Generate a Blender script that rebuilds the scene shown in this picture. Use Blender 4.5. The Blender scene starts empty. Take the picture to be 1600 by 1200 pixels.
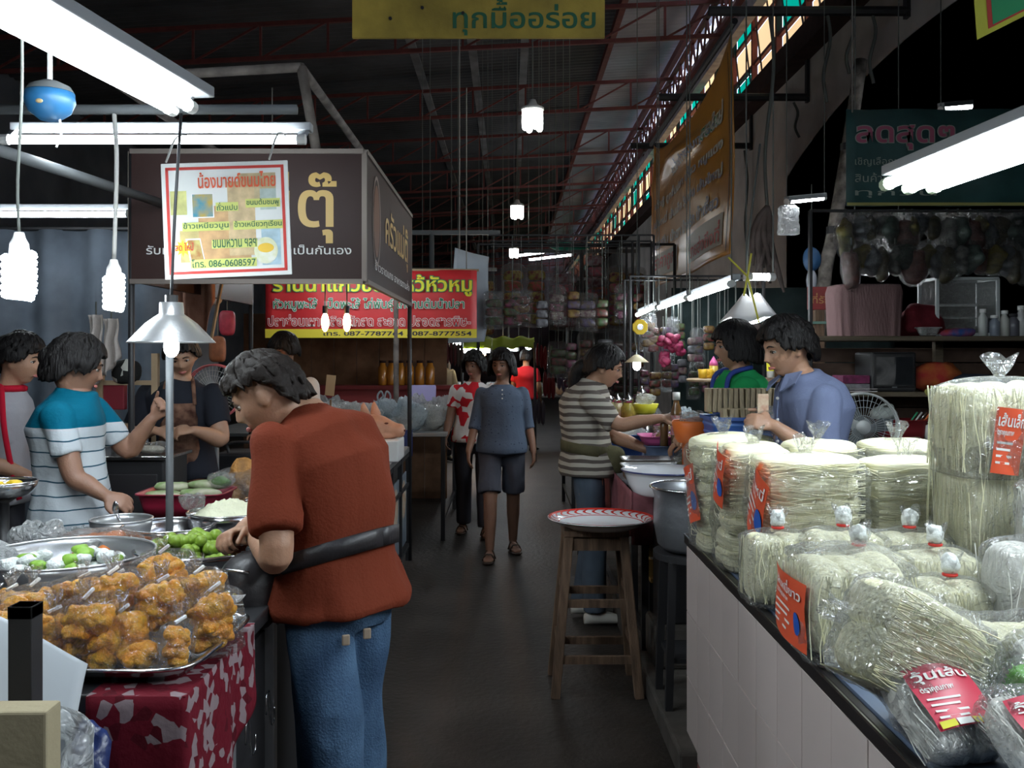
import bpy, bmesh, math, random
import numpy as np
from mathutils import Vector, Matrix, noise
PI = math.pi
C = bpy.context.scene.collection
sc = bpy.context.scene
# ---------------------------------------------------------------- camera, world, exposure
F, CX, CY, EYE = 1500.0, 795.0, 555.0, 1.55
cam = bpy.data.cameras.new('camera'); camo = bpy.data.objects.new('camera', cam); C.objects.link(camo)
camo.location = (0, 0, EYE); camo.rotation_euler = (PI / 2, 0, 0)
cam.sensor_width = 36; cam.lens = 36 * F / 1600; cam.shift_x = (800 - CX) / 1600; cam.shift_y = (CY - 600) / 1600
cam.clip_start = .05; cam.clip_end = 200
sc.camera = camo
sc.view_settings.view_transform = 'Standard'; sc.view_settings.look = 'None'
sc.view_settings.gamma = 1; sc.view_settings.use_curve_mapping = False
sc.view_settings.exposure = .8
w = bpy.data.worlds.new('daylight'); sc.world = w; w.use_nodes = True
w.node_tree.nodes['Background'].inputs[0].default_value = (.66, .76, 1, 1)
w.node_tree.nodes['Background'].inputs[1].default_value = 2.4
TUBE, BULB, WARM = 34.0, 50.0, 55.0
sc.cycles.max_bounces = 7; sc.cycles.transparent_max_bounces = 20; sc.cycles.diffuse_bounces = 3
sc.cycles.glossy_bounces = 3; sc.cycles.caustics_reflective = False; sc.cycles.caustics_refractive = False
sc.cycles.sample_clamp_indirect = 3

def at(px, py, Y):                    # a point of the place at distance Y that the photo shows at px, py
    return Vector(((px - CX) / F * Y, Y, EYE - (py - CY) / F * Y))

# ---------------------------------------------------------------- materials
MATS = {}
def sock(n, k):
    return n.inputs[k]
def M(name, col, rough=.6, metal=0., var=0., scale=6., bump=0., bscale=40., spec=.5, col2=None, stretch=None, trans=0., sheen=0., coat=0.):
    if name in MATS: return MATS[name]
    m = bpy.data.materials.new(name); m.use_nodes = True; MATS[name] = m
    nt = m.node_tree; b = nt.nodes['Principled BSDF']; L = nt.links.new
    b.inputs['Roughness'].default_value = rough; b.inputs['Metallic'].default_value = metal
    b.inputs['Specular IOR Level'].default_value = spec if rough < .78 else min(spec, .12)
    b.inputs['Coat Weight'].default_value = coat
    if sheen: b.inputs['Sheen Weight'].default_value = sheen
    if trans: b.inputs['Transmission Weight'].default_value = trans
    c = (*col, 1); b.inputs['Base Color'].default_value = c
    tc = nt.nodes.new('ShaderNodeTexCoord'); mp = nt.nodes.new('ShaderNodeMapping'); L(tc.outputs['Object'], mp.inputs[0])
    if stretch: mp.inputs['Scale'].default_value = stretch
    if var or col2:
        n = nt.nodes.new('ShaderNodeTexNoise'); n.inputs['Scale'].default_value = scale; n.inputs['Detail'].default_value = 6
        L(mp.outputs[0], n.inputs['Vector'])
        r = nt.nodes.new('ShaderNodeValToRGB'); L(n.outputs[0], r.inputs[0]); L(r.outputs[0], b.inputs['Base Color'])
        c2 = col2 if col2 else tuple(max(0, x * (1 - var)) for x in col)
        r.color_ramp.elements[0].position = .35; r.color_ramp.elements[1].position = .65
        r.color_ramp.elements[0].color = (*c2, 1); r.color_ramp.elements[1].color = c
    if bump:
        n = nt.nodes.new('ShaderNodeTexNoise'); n.inputs['Scale'].default_value = bscale; n.inputs['Detail'].default_value = 5
        L(mp.outputs[0], n.inputs['Vector'])
        bn = nt.nodes.new('ShaderNodeBump'); bn.inputs['Strength'].default_value = bump; bn.inputs['Distance'].default_value = .01
        L(n.outputs[0], bn.inputs['Height']); L(bn.outputs[0], b.inputs['Normal'])
    return m
def EM(name, col, s):
    if name in MATS: return MATS[name]
    m = bpy.data.materials.new(name); m.use_nodes = True; MATS[name] = m
    b = m.node_tree.nodes['Principled BSDF']; b.inputs['Base Color'].default_value = (*col, 1)
    b.inputs['Emission Color'].default_value = (*col, 1); b.inputs['Emission Strength'].default_value = s
    return m
def PLASTIC(name, tint=(1, 1, 1), milk=.10, gl=.16, scale=14., bump=1.0, rough=.16):
    """thin clear film: see-through, with sharp crinkled highlights and a little milkiness"""
    if name in MATS: return MATS[name]
    m = bpy.data.materials.new(name); m.use_nodes = True; MATS[name] = m
    nt = m.node_tree; N = nt.nodes; L = nt.links.new; N.remove(N['Principled BSDF'])
    tc = N.new('ShaderNodeTexCoord')
    n1 = N.new('ShaderNodeTexNoise'); n1.inputs['Scale'].default_value = scale; n1.inputs['Detail'].default_value = 3; n1.inputs['Distortion'].default_value = 1.2
    v = N.new('ShaderNodeTexVoronoi'); v.feature = 'DISTANCE_TO_EDGE'; v.inputs['Scale'].default_value = scale * 1.3
    L(tc.outputs['Object'], n1.inputs['Vector'])
    va = N.new('ShaderNodeVectorMath'); va.operation = 'SCALE'; va.inputs['Scale'].default_value = .14
    vb = N.new('ShaderNodeVectorMath'); vb.operation = 'ADD'
    L(n1.outputs['Color'], va.inputs[0]); L(tc.outputs['Object'], vb.inputs[0]); L(va.outputs[0], vb.inputs[1]); L(vb.outputs[0], v.inputs['Vector'])
    ad = N.new('ShaderNodeMath'); ad.operation = 'ADD'; L(n1.outputs[0], ad.inputs[0]); L(v.outputs[0], ad.inputs[1])
    bn = N.new('ShaderNodeBump'); bn.inputs['Strength'].default_value = bump; bn.inputs['Distance'].default_value = .045; L(ad.outputs[0], bn.inputs['Height'])
    g = N.new('ShaderNodeBsdfGlossy'); g.inputs['Roughness'].default_value = rough; L(bn.outputs[0], g.inputs['Normal'])
    d = N.new('ShaderNodeBsdfDiffuse'); d.inputs['Color'].default_value = (.92, .95, .95, 1); L(bn.outputs[0], d.inputs['Normal'])
    tl = N.new('ShaderNodeBsdfTranslucent'); tl.inputs['Color'].default_value = (.9, .95, .95, 1)
    md = N.new('ShaderNodeMixShader'); md.inputs[0].default_value = .45; L(d.outputs[0], md.inputs[1]); L(tl.outputs[0], md.inputs[2])
    t = N.new('ShaderNodeBsdfTransparent'); t.inputs['Color'].default_value = (*tint, 1)
    m1 = N.new('ShaderNodeMixShader'); m1.inputs[0].default_value = milk; L(t.outputs[0], m1.inputs[1]); L(md.outputs[0], m1.inputs[2])
    lw = N.new('ShaderNodeLayerWeight'); lw.inputs['Blend'].default_value = gl * .5; L(bn.outputs[0], lw.inputs['Normal'])
    mx = N.new('ShaderNodeMath'); mx.operation = 'MULTIPLY_ADD'; mx.inputs[1].default_value = .55; mx.inputs[2].default_value = gl * .42; mx.use_clamp = True; L(lw.outputs['Fresnel'], mx.inputs[0])
    m2 = N.new('ShaderNodeMixShader'); L(mx.outputs[0], m2.inputs[0]); L(m1.outputs[0], m2.inputs[1]); L(g.outputs[0], m2.inputs[2])
    L(m2.outputs[0], N['Material Output'].inputs[0])
    return m
def PATTERN(name, kind, cols, scale, rough=.8, axis=2, split=None, bump=.25, thresh=.5):
    """printed cloth: bands along one axis, or scattered blotches"""
    if name in MATS: return MATS[name]
    m = M(name, cols[0], rough, bump=bump, bscale=60); nt = m.node_tree; N = nt.nodes; L = nt.links.new
    b = N['Principled BSDF']; tc = N.new('ShaderNodeTexCoord'); r = N.new('ShaderNodeValToRGB'); r.color_ramp.interpolation = 'CONSTANT'
    e = r.color_ramp.elements; e[0].position = 0; e[0].color = (*cols[0], 1); e[1].position = thresh; e[1].color = (*cols[1], 1)
    if kind == 'bands':
        s = N.new('ShaderNodeSeparateXYZ'); L(tc.outputs['Object'], s.inputs[0])
        nz = N.new('ShaderNodeTexNoise'); nz.inputs['Scale'].default_value = 5; L(tc.outputs['Object'], nz.inputs['Vector'])
        ma = N.new('ShaderNodeMath'); ma.operation = 'MULTIPLY_ADD'; L(nz.outputs[0], ma.inputs[0]); ma.inputs[1].default_value = .03; L(s.outputs[axis], ma.inputs[2])
        mu = N.new('ShaderNodeMath'); mu.operation = 'MULTIPLY'; mu.inputs[1].default_value = scale; L(ma.outputs[0], mu.inputs[0])
        fr = N.new('ShaderNodeMath'); fr.operation = 'FRACT'; L(mu.outputs[0], fr.inputs[0]); L(fr.outputs[0], r.inputs[0])
        out = r.outputs[0]
        if split:                                  # above this height the cloth is one plain colour
            gt = N.new('ShaderNodeMath'); gt.operation = 'GREATER_THAN'; gt.inputs[1].default_value = split[0]; L(s.outputs[axis], gt.inputs[0])
            mx = N.new('ShaderNodeMix'); mx.data_type = 'RGBA'; L(gt.outputs[0], mx.inputs[0]); L(out, mx.inputs[6]); mx.inputs[7].default_value = (*split[1], 1)
            out = mx.outputs[2]
        L(out, b.inputs['Base Color'])
    else:
        v = N.new('ShaderNodeTexVoronoi'); v.inputs['Scale'].default_value = scale; L(tc.outputs['Object'], v.inputs['Vector'])
        if kind == 'dots': L(v.outputs['Distance'], r.inputs[0])
        else: L(v.outputs['Color'], r.inputs[0])
        for i, c in enumerate(cols[2:]):
            x = e.new(min(.98, thresh + (1 - thresh) * (i + 1) / (len(cols) - 1))); x.color = (*c, 1)
        L(r.outputs[0], b.inputs['Base Color'])
    return m

# ---------------------------------------------------------------- mesh building
def frame_of(d, ref=None):
    d = Vector(d).normalized(); ref = Vector(ref) if ref is not None else (Vector((0, 0, 1)) if abs(d.z) < .9 else Vector((1, 0, 0)))
    u = (ref - d * ref.dot(d)).normalized(); return u, d.cross(u).normalized()
def catmull(P, n=4):
    P = [Vector(p) for p in P]
    if len(P) < 3: return P
    Q = [2 * P[0] - P[1]] + P + [2 * P[-1] - P[-2]]; out = []
    for i in range(1, len(Q) - 2):
        a, b, c, d = Q[i - 1:i + 3]
        for k in range(n):
            t = k / n
            out.append(.5 * ((2 * b) + (c - a) * t + (2 * a - 5 * b + 4 * c - d) * t * t + (3 * b - a - 3 * c + d) * t ** 3))
    return out + [P[-1]]
class MB:
    def __init__(s): s.v = []; s.f = []
    def add(s, V, Fc):
        o = len(s.v); s.v += [Vector(p) for p in V]; s.f += [tuple(i + o for i in q) for q in Fc]; return s
    def box(s, c, d, rz=0, R=None):
        c = Vector(c); R = R or Matrix.Rotation(rz, 3, 'Z'); x, y, z = d[0] / 2, d[1] / 2, d[2] / 2
        V = [c + R @ Vector((i * x, j * y, k * z)) for i in (-1, 1) for j in (-1, 1) for k in (-1, 1)]
        return s.add(V, [(0, 1, 3, 2), (4, 6, 7, 5), (0, 4, 5, 1), (2, 3, 7, 6), (0, 2, 6, 4), (1, 5, 7, 3)])
    def bar(s, a, b, w_, h_=None):
        a = Vector(a); b = Vector(b); h_ = h_ or w_; u, v = frame_of(b - a)
        V = [p + u * i * h_ / 2 + v * j * w_ / 2 for p in (a, b) for i, j in ((-1, -1), (1, -1), (1, 1), (-1, 1))]
        return s.add(V, [(3, 2, 1, 0), (4, 5, 6, 7), (0, 1, 5, 4), (1, 2, 6, 5), (2, 3, 7, 6), (3, 0, 4, 7)])
    def tube(s, P, r, n=8, cap=True, ref=None, ell=1.):
        P = [Vector(p) for p in P]; k = len(P); r = [r] * k if not isinstance(r, (list, tuple)) else list(r)
        V = []; u = None
        for i, p in enumerate(P):
            d = (P[min(i + 1, k - 1)] - P[max(i - 1, 0)])
            if d.length < 1e-7: d = Vector((0, 0, 1))
            u, v = frame_of(d, ref if ref is not None else u)
            V += [p + (u * math.cos(a) + v * math.sin(a) * ell) * r[i] for a in [2 * PI * j / n for j in range(n)]]
        Fc = [(i * n + j, i * n + (j + 1) % n, (i + 1) * n + (j + 1) % n, (i + 1) * n + j) for i in range(k - 1) for j in range(n)]
        if cap: Fc += [tuple(reversed(range(n))), tuple((k - 1) * n + j for j in range(n))]
        return s.add(V, Fc)
    def loft(s, rings, n=20, cap=True):        # ring: centre, vector u, vector v (with lengths), optional squareness
        V = []
        for R in rings:
            c, u, v = Vector(R[0]), Vector(R[1]), Vector(R[2]); e = R[3] if len(R) > 3 else 1.
            for j in range(n):
                a = 2 * PI * j / n; ca, sa = math.cos(a), math.sin(a)
                V.append(c + u * math.copysign(abs(ca) ** e, ca) + v * math.copysign(abs(sa) ** e, sa))
        k = len(rings)
        Fc = [(i * n + j, i * n + (j + 1) % n, (i + 1) * n + (j + 1) % n, (i + 1) * n + j) for i in range(k - 1) for j in range(n)]
        if cap: Fc += [tuple(reversed(range(n))), tuple((k - 1) * n + j for j in range(n))]
        return s.add(V, Fc)
    def lathe(s, prof, n=28, c=(0, 0, 0), cap=False, sx=1., sy=1.):
        c = Vector(c)
        return s.loft([(c + Vector((0, 0, z)), Vector((r * sx, 0, 0)), Vector((0, r * sy, 0))) for r, z in prof], n, cap)
    def blob(s, c, r, seg=12, rng=8, amp=0., fr=8., seed=0, e=1., R=None):
        c = Vector(c); r = (r, r, r) if not isinstance(r, (tuple, list)) else r; V = []
        pw = lambda x: math.copysign(abs(x) ** e, x)
        off = Vector((seed * 3.1, seed * 1.7, seed * .9))
        for i in range(1, rng):
            th = PI * i / rng
            for j in range(seg):
                a = 2 * PI * j / seg
                q = Vector((pw(math.cos(a)) * math.sin(th) ** e * r[0], pw(math.sin(a)) * math.sin(th) ** e * r[1], pw(math.cos(th)) * r[2]))
                if amp: q *= 1 + amp * noise.noise(q * fr + off)
                V.append(c + (R @ q if R else q))
        top, bot = len(V), len(V) + 1
        for z in (r[2], -r[2]):
            q = Vector((0, 0, z)); V.append(c + (R @ q if R else q))
        Fc = [(i * seg + j, (i + 1) * seg + j, (i + 1) * seg + (j + 1) % seg, i * seg + (j + 1) % seg) for i in range(rng - 2) for j in range(seg)]
        Fc += [(top, j, (j + 1) % seg) for j in range(seg)]
        o = (rng - 2) * seg; Fc += [(bot, o + (j + 1) % seg, o + j) for j in range(seg)]
        return s.add(V, Fc)
    def grid(s, fn, nu, nv, closed=False):
        V = [fn(i / nu, j / nv) for i in range(nu + 1) for j in range(nv + (0 if closed else 1))]
        m = nv if closed else nv + 1
        Fc = [(i * m + j, i * m + (j + 1) % m, (i + 1) * m + (j + 1) % m, (i + 1) * m + j) for i in range(nu) for j in range(nv)]
        return s.add(V, Fc)
    def poly(s, P, nrm, th):                   # a flat outline given real thickness
        P = [Vector(p) for p in P]; nrm = Vector(nrm).normalized() * th; n = len(P)
        return s.add(P + [p - nrm for p in P], [tuple(range(n)), tuple(range(2 * n - 1, n - 1, -1))] + [(i, i + n, (i + 1) % n + n, (i + 1) % n) for i in range(n)])
    def move(s, fn):
        s.v = [fn(p) for p in s.v]; return s
    def build(s, name, mat, parent=None, smooth=False, bevel=0., solid=0., subd=0, origin=None):
        me = bpy.data.meshes.new(name)
        o = bpy.data.objects.new(name, me)
        off = Vector(origin) if origin is not None else Vector((0, 0, 0))
        if parent is not None and origin is None: off = world_of(parent)
        me.from_pydata([p - off for p in s.v], [], s.f); me.update()
        if smooth: me.polygons.foreach_set('use_smooth', [True] * len(me.polygons))
        me.materials.append(mat); C.objects.link(o)
        if parent is not None:
            o.parent = parent
            o.location = off - world_of(parent)
        else: o.location = off
        if solid: q = o.modifiers.new('solid', 'SOLIDIFY'); q.thickness = solid; q.offset = 0
        if bevel: q = o.modifiers.new('bevel', 'BEVEL'); q.width = bevel; q.segments = 2; q.limit_method = 'ANGLE'
        if subd: q = o.modifiers.new('subd', 'SUBSURF'); q.levels = subd; q.render_levels = subd
        return o
def world_of(o):
    p = Vector(o.location)
    while o.parent is not None: o = o.parent; p = p + Vector(o.location)
    return p
def thing(name, label, cat, loc=(0, 0, 0), group=None):
    o = bpy.data.objects.new(name, None); C.objects.link(o); o.location = Vector(loc); o.empty_display_size = .05
    return tag(o, label, cat, group)
def tag(o, label, cat, group=None, kind=None):
    o['label'] = label; o['category'] = cat
    if group: o['group'] = group
    if kind: o['kind'] = kind
    return o
def struct(o): o['kind'] = 'structure'; return o
def kids(o): return KID.get(o.name) or [c for c in C.objects if c.parent is o]
KID = {}
def dup(root, loc, rz=0., label=None, scale=None):
    """copy of a thing with copies of its parts and sub-parts"""
    tree = []
    def rec(o, par):
        c = o.copy(); C.objects.link(c)
        if par is not None: c.parent = par
        for ch in list(o.children): rec(ch, c)
        return c
    r = rec(root, None); r.location = Vector(loc); r.rotation_euler = (0, 0, rz)
    if scale: r.scale = (scale,) * 3 if not isinstance(scale, tuple) else scale
    if label: r['label'] = label
    return r

# ---------------------------------------------------------------- lettering
UP = 'ัิีึืํ็'; TONE = '่้๊๋์'
_adv = {}
def _text_obj(s, off):
    c = bpy.data.curves.new('t', 'FONT'); c.body = s; c.offset = off; c.resolution_u = 3
    o = bpy.data.objects.new('t', c); C.objects.link(o); return o
def advance(s):
    if not s: return 0.
    if s in _adv: return _adv[s]
    o = _text_obj(s + 'l', 0); bpy.context.view_layer.update(); x = max(v[0] for v in o.bound_box) - .154
    bpy.data.objects.remove(o); _adv[s] = x; return x
def text_geo(s, off=0.):
    base = ''; ton = []
    for ch in s:
        if ch in TONE and base and base[-1] in UP: ton.append((len(base), ch))
        elif ch in TONE and len(base) > 1 and base[-1] in 'ุู' and base[-2] in UP: ton.append((len(base), ch))
        else: base += ch
    V = []; Fc = []
    for body, dx, dy in [(base, 0, 0)] + [(t, advance(base[:i]), .21) for i, t in ton]:
        o = _text_obj(body, off); bpy.context.view_layer.update()
        me = bpy.data.meshes.new_from_object(o.evaluated_get(bpy.context.evaluated_depsgraph_get()))
        k = len(V); V += [(v.co.x + dx, v.co.y + dy) for v in me.vertices]; Fc += [tuple(i + k for i in p.vertices) for p in me.polygons]
        bpy.data.objects.remove(o); bpy.data.meshes.remove(me)
    return V, Fc
def lettering(s, mat, origin, right, up, width, height, parent, off=.0, lift=.002, slant=0., outline=None, name='lettering', warp=None):
    """flat print of the words s, fitted into a width x height box whose lower left corner is origin"""
    right = Vector(right).normalized(); up = Vector(up).normalized(); nrm = right.cross(up).normalized()
    V0, F0 = text_geo(s, 0); xs = [v[0] for v in V0]; ys = [v[1] for v in V0]
    x0, y0, sx, sy = min(xs), min(ys), width / max(1e-4, max(xs) - min(xs)), height / max(1e-4, max(ys) - min(ys))
    for mt, of, l in ([(outline[0], outline[1], lift)] if outline else []) + [(mat, off, lift + (.0015 if outline else 0))]:
        V, Fc = (V0, F0) if of == 0 else text_geo(s, of)
        b = MB(); P = []
        for x, y in V:
            a, c = (x - x0) * sx + slant * (y - y0) * sy, (y - y0) * sy
            q = Vector(origin) + right * a + up * c + nrm * l
            P.append(warp(q) if warp else q)
        b.add(P, Fc).build(name, mt, parent)
# ================================================================ THE SETTING
rnd = random.Random(7)
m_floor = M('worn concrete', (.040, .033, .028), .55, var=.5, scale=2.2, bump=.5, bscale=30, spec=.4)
m_conc = M('old plaster', (.62, .59, .56), .9, var=.35, scale=1.3, bump=.3, bscale=12)
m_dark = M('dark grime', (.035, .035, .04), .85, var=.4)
m_rooflit = M('daylit tin sheet', (.46, .45, .50), .55, .3, var=.35, scale=.8)  # paler colour paints in the daylight from the clerestory
m_roofshade = M('shaded tin sheet', (.085, .085, .09), .7, .2, var=.4, scale=.8)  # darker colour paints in the shade over the rest of the roof
m_redsteel = M('red oxide steel', (.16, .035, .03), .7, var=.3)
m_brown = M('brown timber beam', (.055, .030, .025), .8, var=.3)
m_black = M('black painted steel', (.018, .018, .02), .5)
m_grey = M('grey painted steel', (.32, .34, .36), .45, .3)
m_alu = M('brushed aluminium', (.62, .63, .64), .35, .85, bump=.1, bscale=90)
m_steel = M('polished stainless steel', (.66, .66, .67), .2, 1., bump=.06, bscale=25)
m_wood = M('weathered wood', (.19, .115, .07), .75, var=.55, scale=5, stretch=(9, 9, 1), bump=.4, bscale=30)
m_woodl = M('pale board', (.42, .30, .18), .7, var=.3, scale=5, bump=.2)
m_white = M('white plastic', (.78, .78, .76), .4)
m_cord = M('flex cable', (.10, .11, .10), .6)
m_rope = M('grey rope', (.22, .21, .19), .9)
m_teal = M('teal green glass pane', (.01, .52, .40), .35); m_cream = M('cream frosted pane', (.90, .70, .46), .5)
for mm in (m_teal, m_cream):                       # daylight comes through these
    nt = mm.node_tree; t = nt.nodes.new('ShaderNodeBsdfTranslucent'); c = nt.nodes['Principled BSDF'].inputs['Base Color'].default_value
    t.inputs[0].default_value = c; mx = nt.nodes.new('ShaderNodeMixShader'); mx.inputs[0].default_value = .9
    nt.links.new(nt.nodes['Principled BSDF'].outputs[0], mx.inputs[1]); nt.links.new(t.outputs[0], mx.inputs[2])
    nt.links.new(mx.outputs[0], nt.nodes['Material Output'].inputs[0])
HW = 3.5                                           # x of the arcade wall
def bumpy(u, v):
    x, y = -9 + u * 18.5, -6 + v * 66
    return Vector((x, y, .006 * noise.noise(Vector((x * 1.3, y * 1.3, 0)))))
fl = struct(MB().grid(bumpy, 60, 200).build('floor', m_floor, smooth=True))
# open gutter line and the raised edge the stalls on one side stand on
struct(MB().box((2.2, 5.9, .05), (3.16, 4.8, .1)).build('kerb_slab', M('kerb concrete', (.10, .09, .08), .8, var=.5, scale=5, bump=.6, bscale=20), bevel=.012))
def roofz(x): return 7.22 + .07 * x
cg = struct(MB().grid(lambda u, v: Vector((-9 + v * 10.9, -6 + u * 64, roofz(-9 + v * 10.9) + .028 * math.sin(u * 64 / .19 * 2 * PI))), 2021, 3).build('ceiling', m_roofshade, smooth=True))
c2 = MB().grid(lambda u, v: Vector((1.9 + v * 1.75, -6 + u * 64, roofz(2.1 + v * 1.45) + .05 + .03 * math.sin(u * 64 / .19 * 2 * PI))), 2021, 2).build('corrugated_sheet', m_rooflit, cg, smooth=True)  # roof strip beside the windows, daylight put into its paler colour
for x in (-1.72, -.66, .29):                       # long pale strips in the tin
    MB().box((x, 26, roofz(x) - .06), (.15, 64, .05)).build('purlin', M('pale purlin', (.20, .20, .21), .7, var=.5, scale=2), cg)
for x in (1.86, 3.25): MB().box((x, 26, roofz(x) - .08), (.10, 64, .14)).build('purlin', m_redsteel, cg)
# cross trusses
tr0 = None
for i in range(11):
    y = 14.6 + i * 4.1
    if tr0 is None:
        tr0 = bpy.data.objects.new('roof_beam', None); C.objects.link(tr0); tr0.location = (0, y, 6.3); struct(tr0)
        for dz in (0, .52):
            MB().bar((-8.9, y, 6.25 + dz + -8.9 * .05), (3.4, y, 6.25 + dz + 3.4 * .05), .06).build('chord', m_redsteel, tr0)
        web = MB(); n = 12
        for k in range(n):
            xa, xb = -8.9 + k * 12.3 / n, -8.9 + (k + 1) * 12.3 / n
            web.bar((xa, y, 6.25 + xa * .05), (xa, y, 6.77 + xa * .05), .035)
            web.bar((xa, y, 6.25 + xa * .05), (xb, y, 6.77 + xb * .05), .03)
        web.build('truss_web', m_redsteel, tr0)
    else: struct(dup(tr0, (0, y, 6.3)))
# lattice girder along the window wall
gd = bpy.data.objects.new('eaves_beam', None); C.objects.link(gd); gd.location = (3.2, 20, 6.6); struct(gd)
for z in (6.45, 7.0): MB().box((3.2, 30, z), (.07, 56, .07)).build('chord', m_redsteel, gd)
web = MB()
for k in range(93):
    ya = 2 + k * .6
    web.bar((3.2, ya, 6.45), (3.2, ya + .3, 7.0), .035).bar((3.2, ya + .3, 7.0), (3.2, ya + .6, 6.45), .035)
web.build('truss_web', m_redsteel, gd)
struct(MB().box((3.32, 28, 6.28), (.14, 60, .16)).build('gutter_beam', M('pale gutter', (.42, .38, .38), .7, var=.4)))
# arcade wall with its flat arch
P = [(HW, -6, 0), (HW, 3.4, 0), (HW, 3.4, 3.5)]
arch = [(12.1 - k * 8.7 / 24, 3.62 + .72 * math.sin(PI * min(1, (k + 1.2) / 24)) ** .8) for k in range(25)]
Q = [(-6, 0), (3.4, 0), (3.4, 3.5)] + [(y, z) for y, z in reversed(arch)] + [(12.1, 0), (58, 0), (58, 5.2), (-6, 5.2)]
bm = bmesh.new(); vs = [bm.verts.new((HW, y, z)) for y, z in Q]; bm.faces.new(vs); bmesh.ops.triangulate(bm, faces=bm.faces)
r = bmesh.ops.extrude_face_region(bm, geom=bm.faces[:]); bmesh.ops.translate(bm, verts=[g for g in r['geom'] if isinstance(g, bmesh.types.BMVert)], vec=(.28, 0, 0))
bmesh.ops.recalc_face_normals(bm, faces=bm.faces)
me = bpy.data.meshes.new('wall_right'); bm.to_mesh(me); bm.free(); me.materials.append(m_conc)
wr = bpy.data.objects.new('wall_right', me); C.objects.link(wr); struct(wr)
struct(MB().box((HW - .02, 26, 5.12), (.4, 64, .26)).build('lintel_beam', m_brown))
# clerestory: green and cream panes in a red steel grid
win = bpy.data.objects.new('window_1', None); C.objects.link(win); win.location = (HW + .1, 20, 5.25); struct(win)
panes = {}
for j in range(3):
    for i in range(44):
        if i > 39: continue
        key = 'teal' if (i + 2 * j) % 4 == 0 or (j == 2 and i % 3 != 1) else 'cream'
        y, z = 4.5 + i * 1.25, 5.5 + j * .5
        if key not in panes:
            panes[key] = MB().box((0, 0, 0), (.015, 1.15, .44)).build('pane', m_teal if key == 'teal' else m_cream)
            panes[key].parent = win; o = panes[key]
        else:
            o = panes[key].copy(); C.objects.link(o)
        o.location = Vector((HW + .1, y, z)) - win.location
fr = MB()
for j in range(4): fr.box((HW + .06, 29, 5.25 + j * .5), (.06, 52, .05))
fr.build('window_frame', m_redsteel, win)
b0 = None
for i in range(42):
    y = 3.875 + i * 1.25
    if b0 is None: b0 = MB().box((0, 0, 0), (.08, .07, 1.6)).build('mullion', m_redsteel); b0.parent = win; o = b0
    else: o = b0.copy(); C.objects.link(o)
    o.location = Vector((HW + .05, y, 6.0)) - win.location
g = MB()
for i in range(80):
    y = 3.875 + i * .625
    g.bar((HW + .02, y, 5.27), (HW + .02, y + .625, 6.75), .02)
g.build('window_grille', m_black, win)
struct(MB().box((HW + .12, 26, 6.98), (.1, 64, .42)).build('trim_1', M('old plaster', (.6, .6, .6))))
# the dark hall around
struct(MB().box((-9.1, 26, 3.3), (.2, 64, 6.8)).build('wall_left', M('grimy left wall', (.10, .11, .13), .9, var=.5, scale=.6)))
struct(MB().box((-2.7, 57, 3.7), (12.8, .2, 7.4)).build('wall_back', M('back wall paint', (.16, .12, .12), .9, var=.5, scale=.5)))
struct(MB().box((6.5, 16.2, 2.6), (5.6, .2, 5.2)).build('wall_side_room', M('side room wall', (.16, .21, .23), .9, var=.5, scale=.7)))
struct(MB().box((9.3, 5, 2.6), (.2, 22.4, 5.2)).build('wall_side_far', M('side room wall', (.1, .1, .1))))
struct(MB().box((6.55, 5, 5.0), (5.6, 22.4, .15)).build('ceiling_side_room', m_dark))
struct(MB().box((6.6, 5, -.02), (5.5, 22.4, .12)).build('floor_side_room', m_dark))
# banner brackets on the wall, each a thing
for k, (y, lab) in enumerate(((8.4, 'black pipe bracket with a raised end, above the arch'), (11.2, 'black pipe bracket behind the near edge of the orange banner'), (13.8, 'short black pipe bracket far behind the orange banner'))):
    t = thing('wall_bracket', lab, 'bracket', (HW, y, 4.56))
    MB().tube([(HW + .02, y, 4.56), (1.75, y, 4.56)], .045, 8).build('arm', m_black, t)
    MB().box((HW - .01, y, 4.85), (.05, .08, .7)).build('wall_plate', m_black, t)
# ropes and cables hanging down the pier
def hang(name, lab, cat, P, r, mat, grp=None, n=6): return tag(MB().tube(catmull(P, 5), r, n).build(name, mat, smooth=True, origin=P[0]), lab, cat, grp)
for k, (px, y0, y1, Y, lab) in enumerate(((1205, 20, 330, 8.4, 'thin rope hanging down beside the orange banner to a knotted bundle'), (1330, 20, 115, 8.4, 'twisted cable hanging from the long pipe bracket above the leaning pole'),
        (1292, 18, 160, 8.4, 'slack cable hanging between banner bundle and leaning pole'), (1362, 16, 130, 8.4, 'cable slanting down beside the arch top'), (1163, 235, 400, 13.8, 'cable hanging on the pier behind the banner'), (1240, 160, 215, 11.2, 'short cord hanging under the middle pipe bracket'))):
    a, b_ = at(px, y0, Y), at(px - 6 + 3 * k, y1, Y)
    a.z = min(a.z, 4.56)
    hang('cable', lab, 'cable', [a, a.lerp(b_, .3) + Vector((.03, 0, 0)), a.lerp(b_, .7) - Vector((.03, 0, 0)), b_], .016, m_cord)
# the leaning whitewashed pole
pp = [at(1345, 95, 8.0), at(1325, 230, 7.9), at(1303, 360, 7.8), at(1285, 470, 7.8), Vector((at(1285, 470, 7.8).x - .12, 7.8, 0))]
t = thing('leaning_pole', 'peeling whitewashed wooden pole leaning in front of the arch', 'pole', pp[-1])
MB().tube(catmull(pp, 4), .055, 10).build('pole_shaft', M('peeling whitewash', (.30, .27, .24), .9, var=.75, scale=9, bump=.5), t, smooth=True)
for q in (pp[1], pp[2]): MB().tube([q + Vector((0, 0, -.03)), q + Vector((0, 0, .03))], .064, 10).build('binding', m_black, t)
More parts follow.
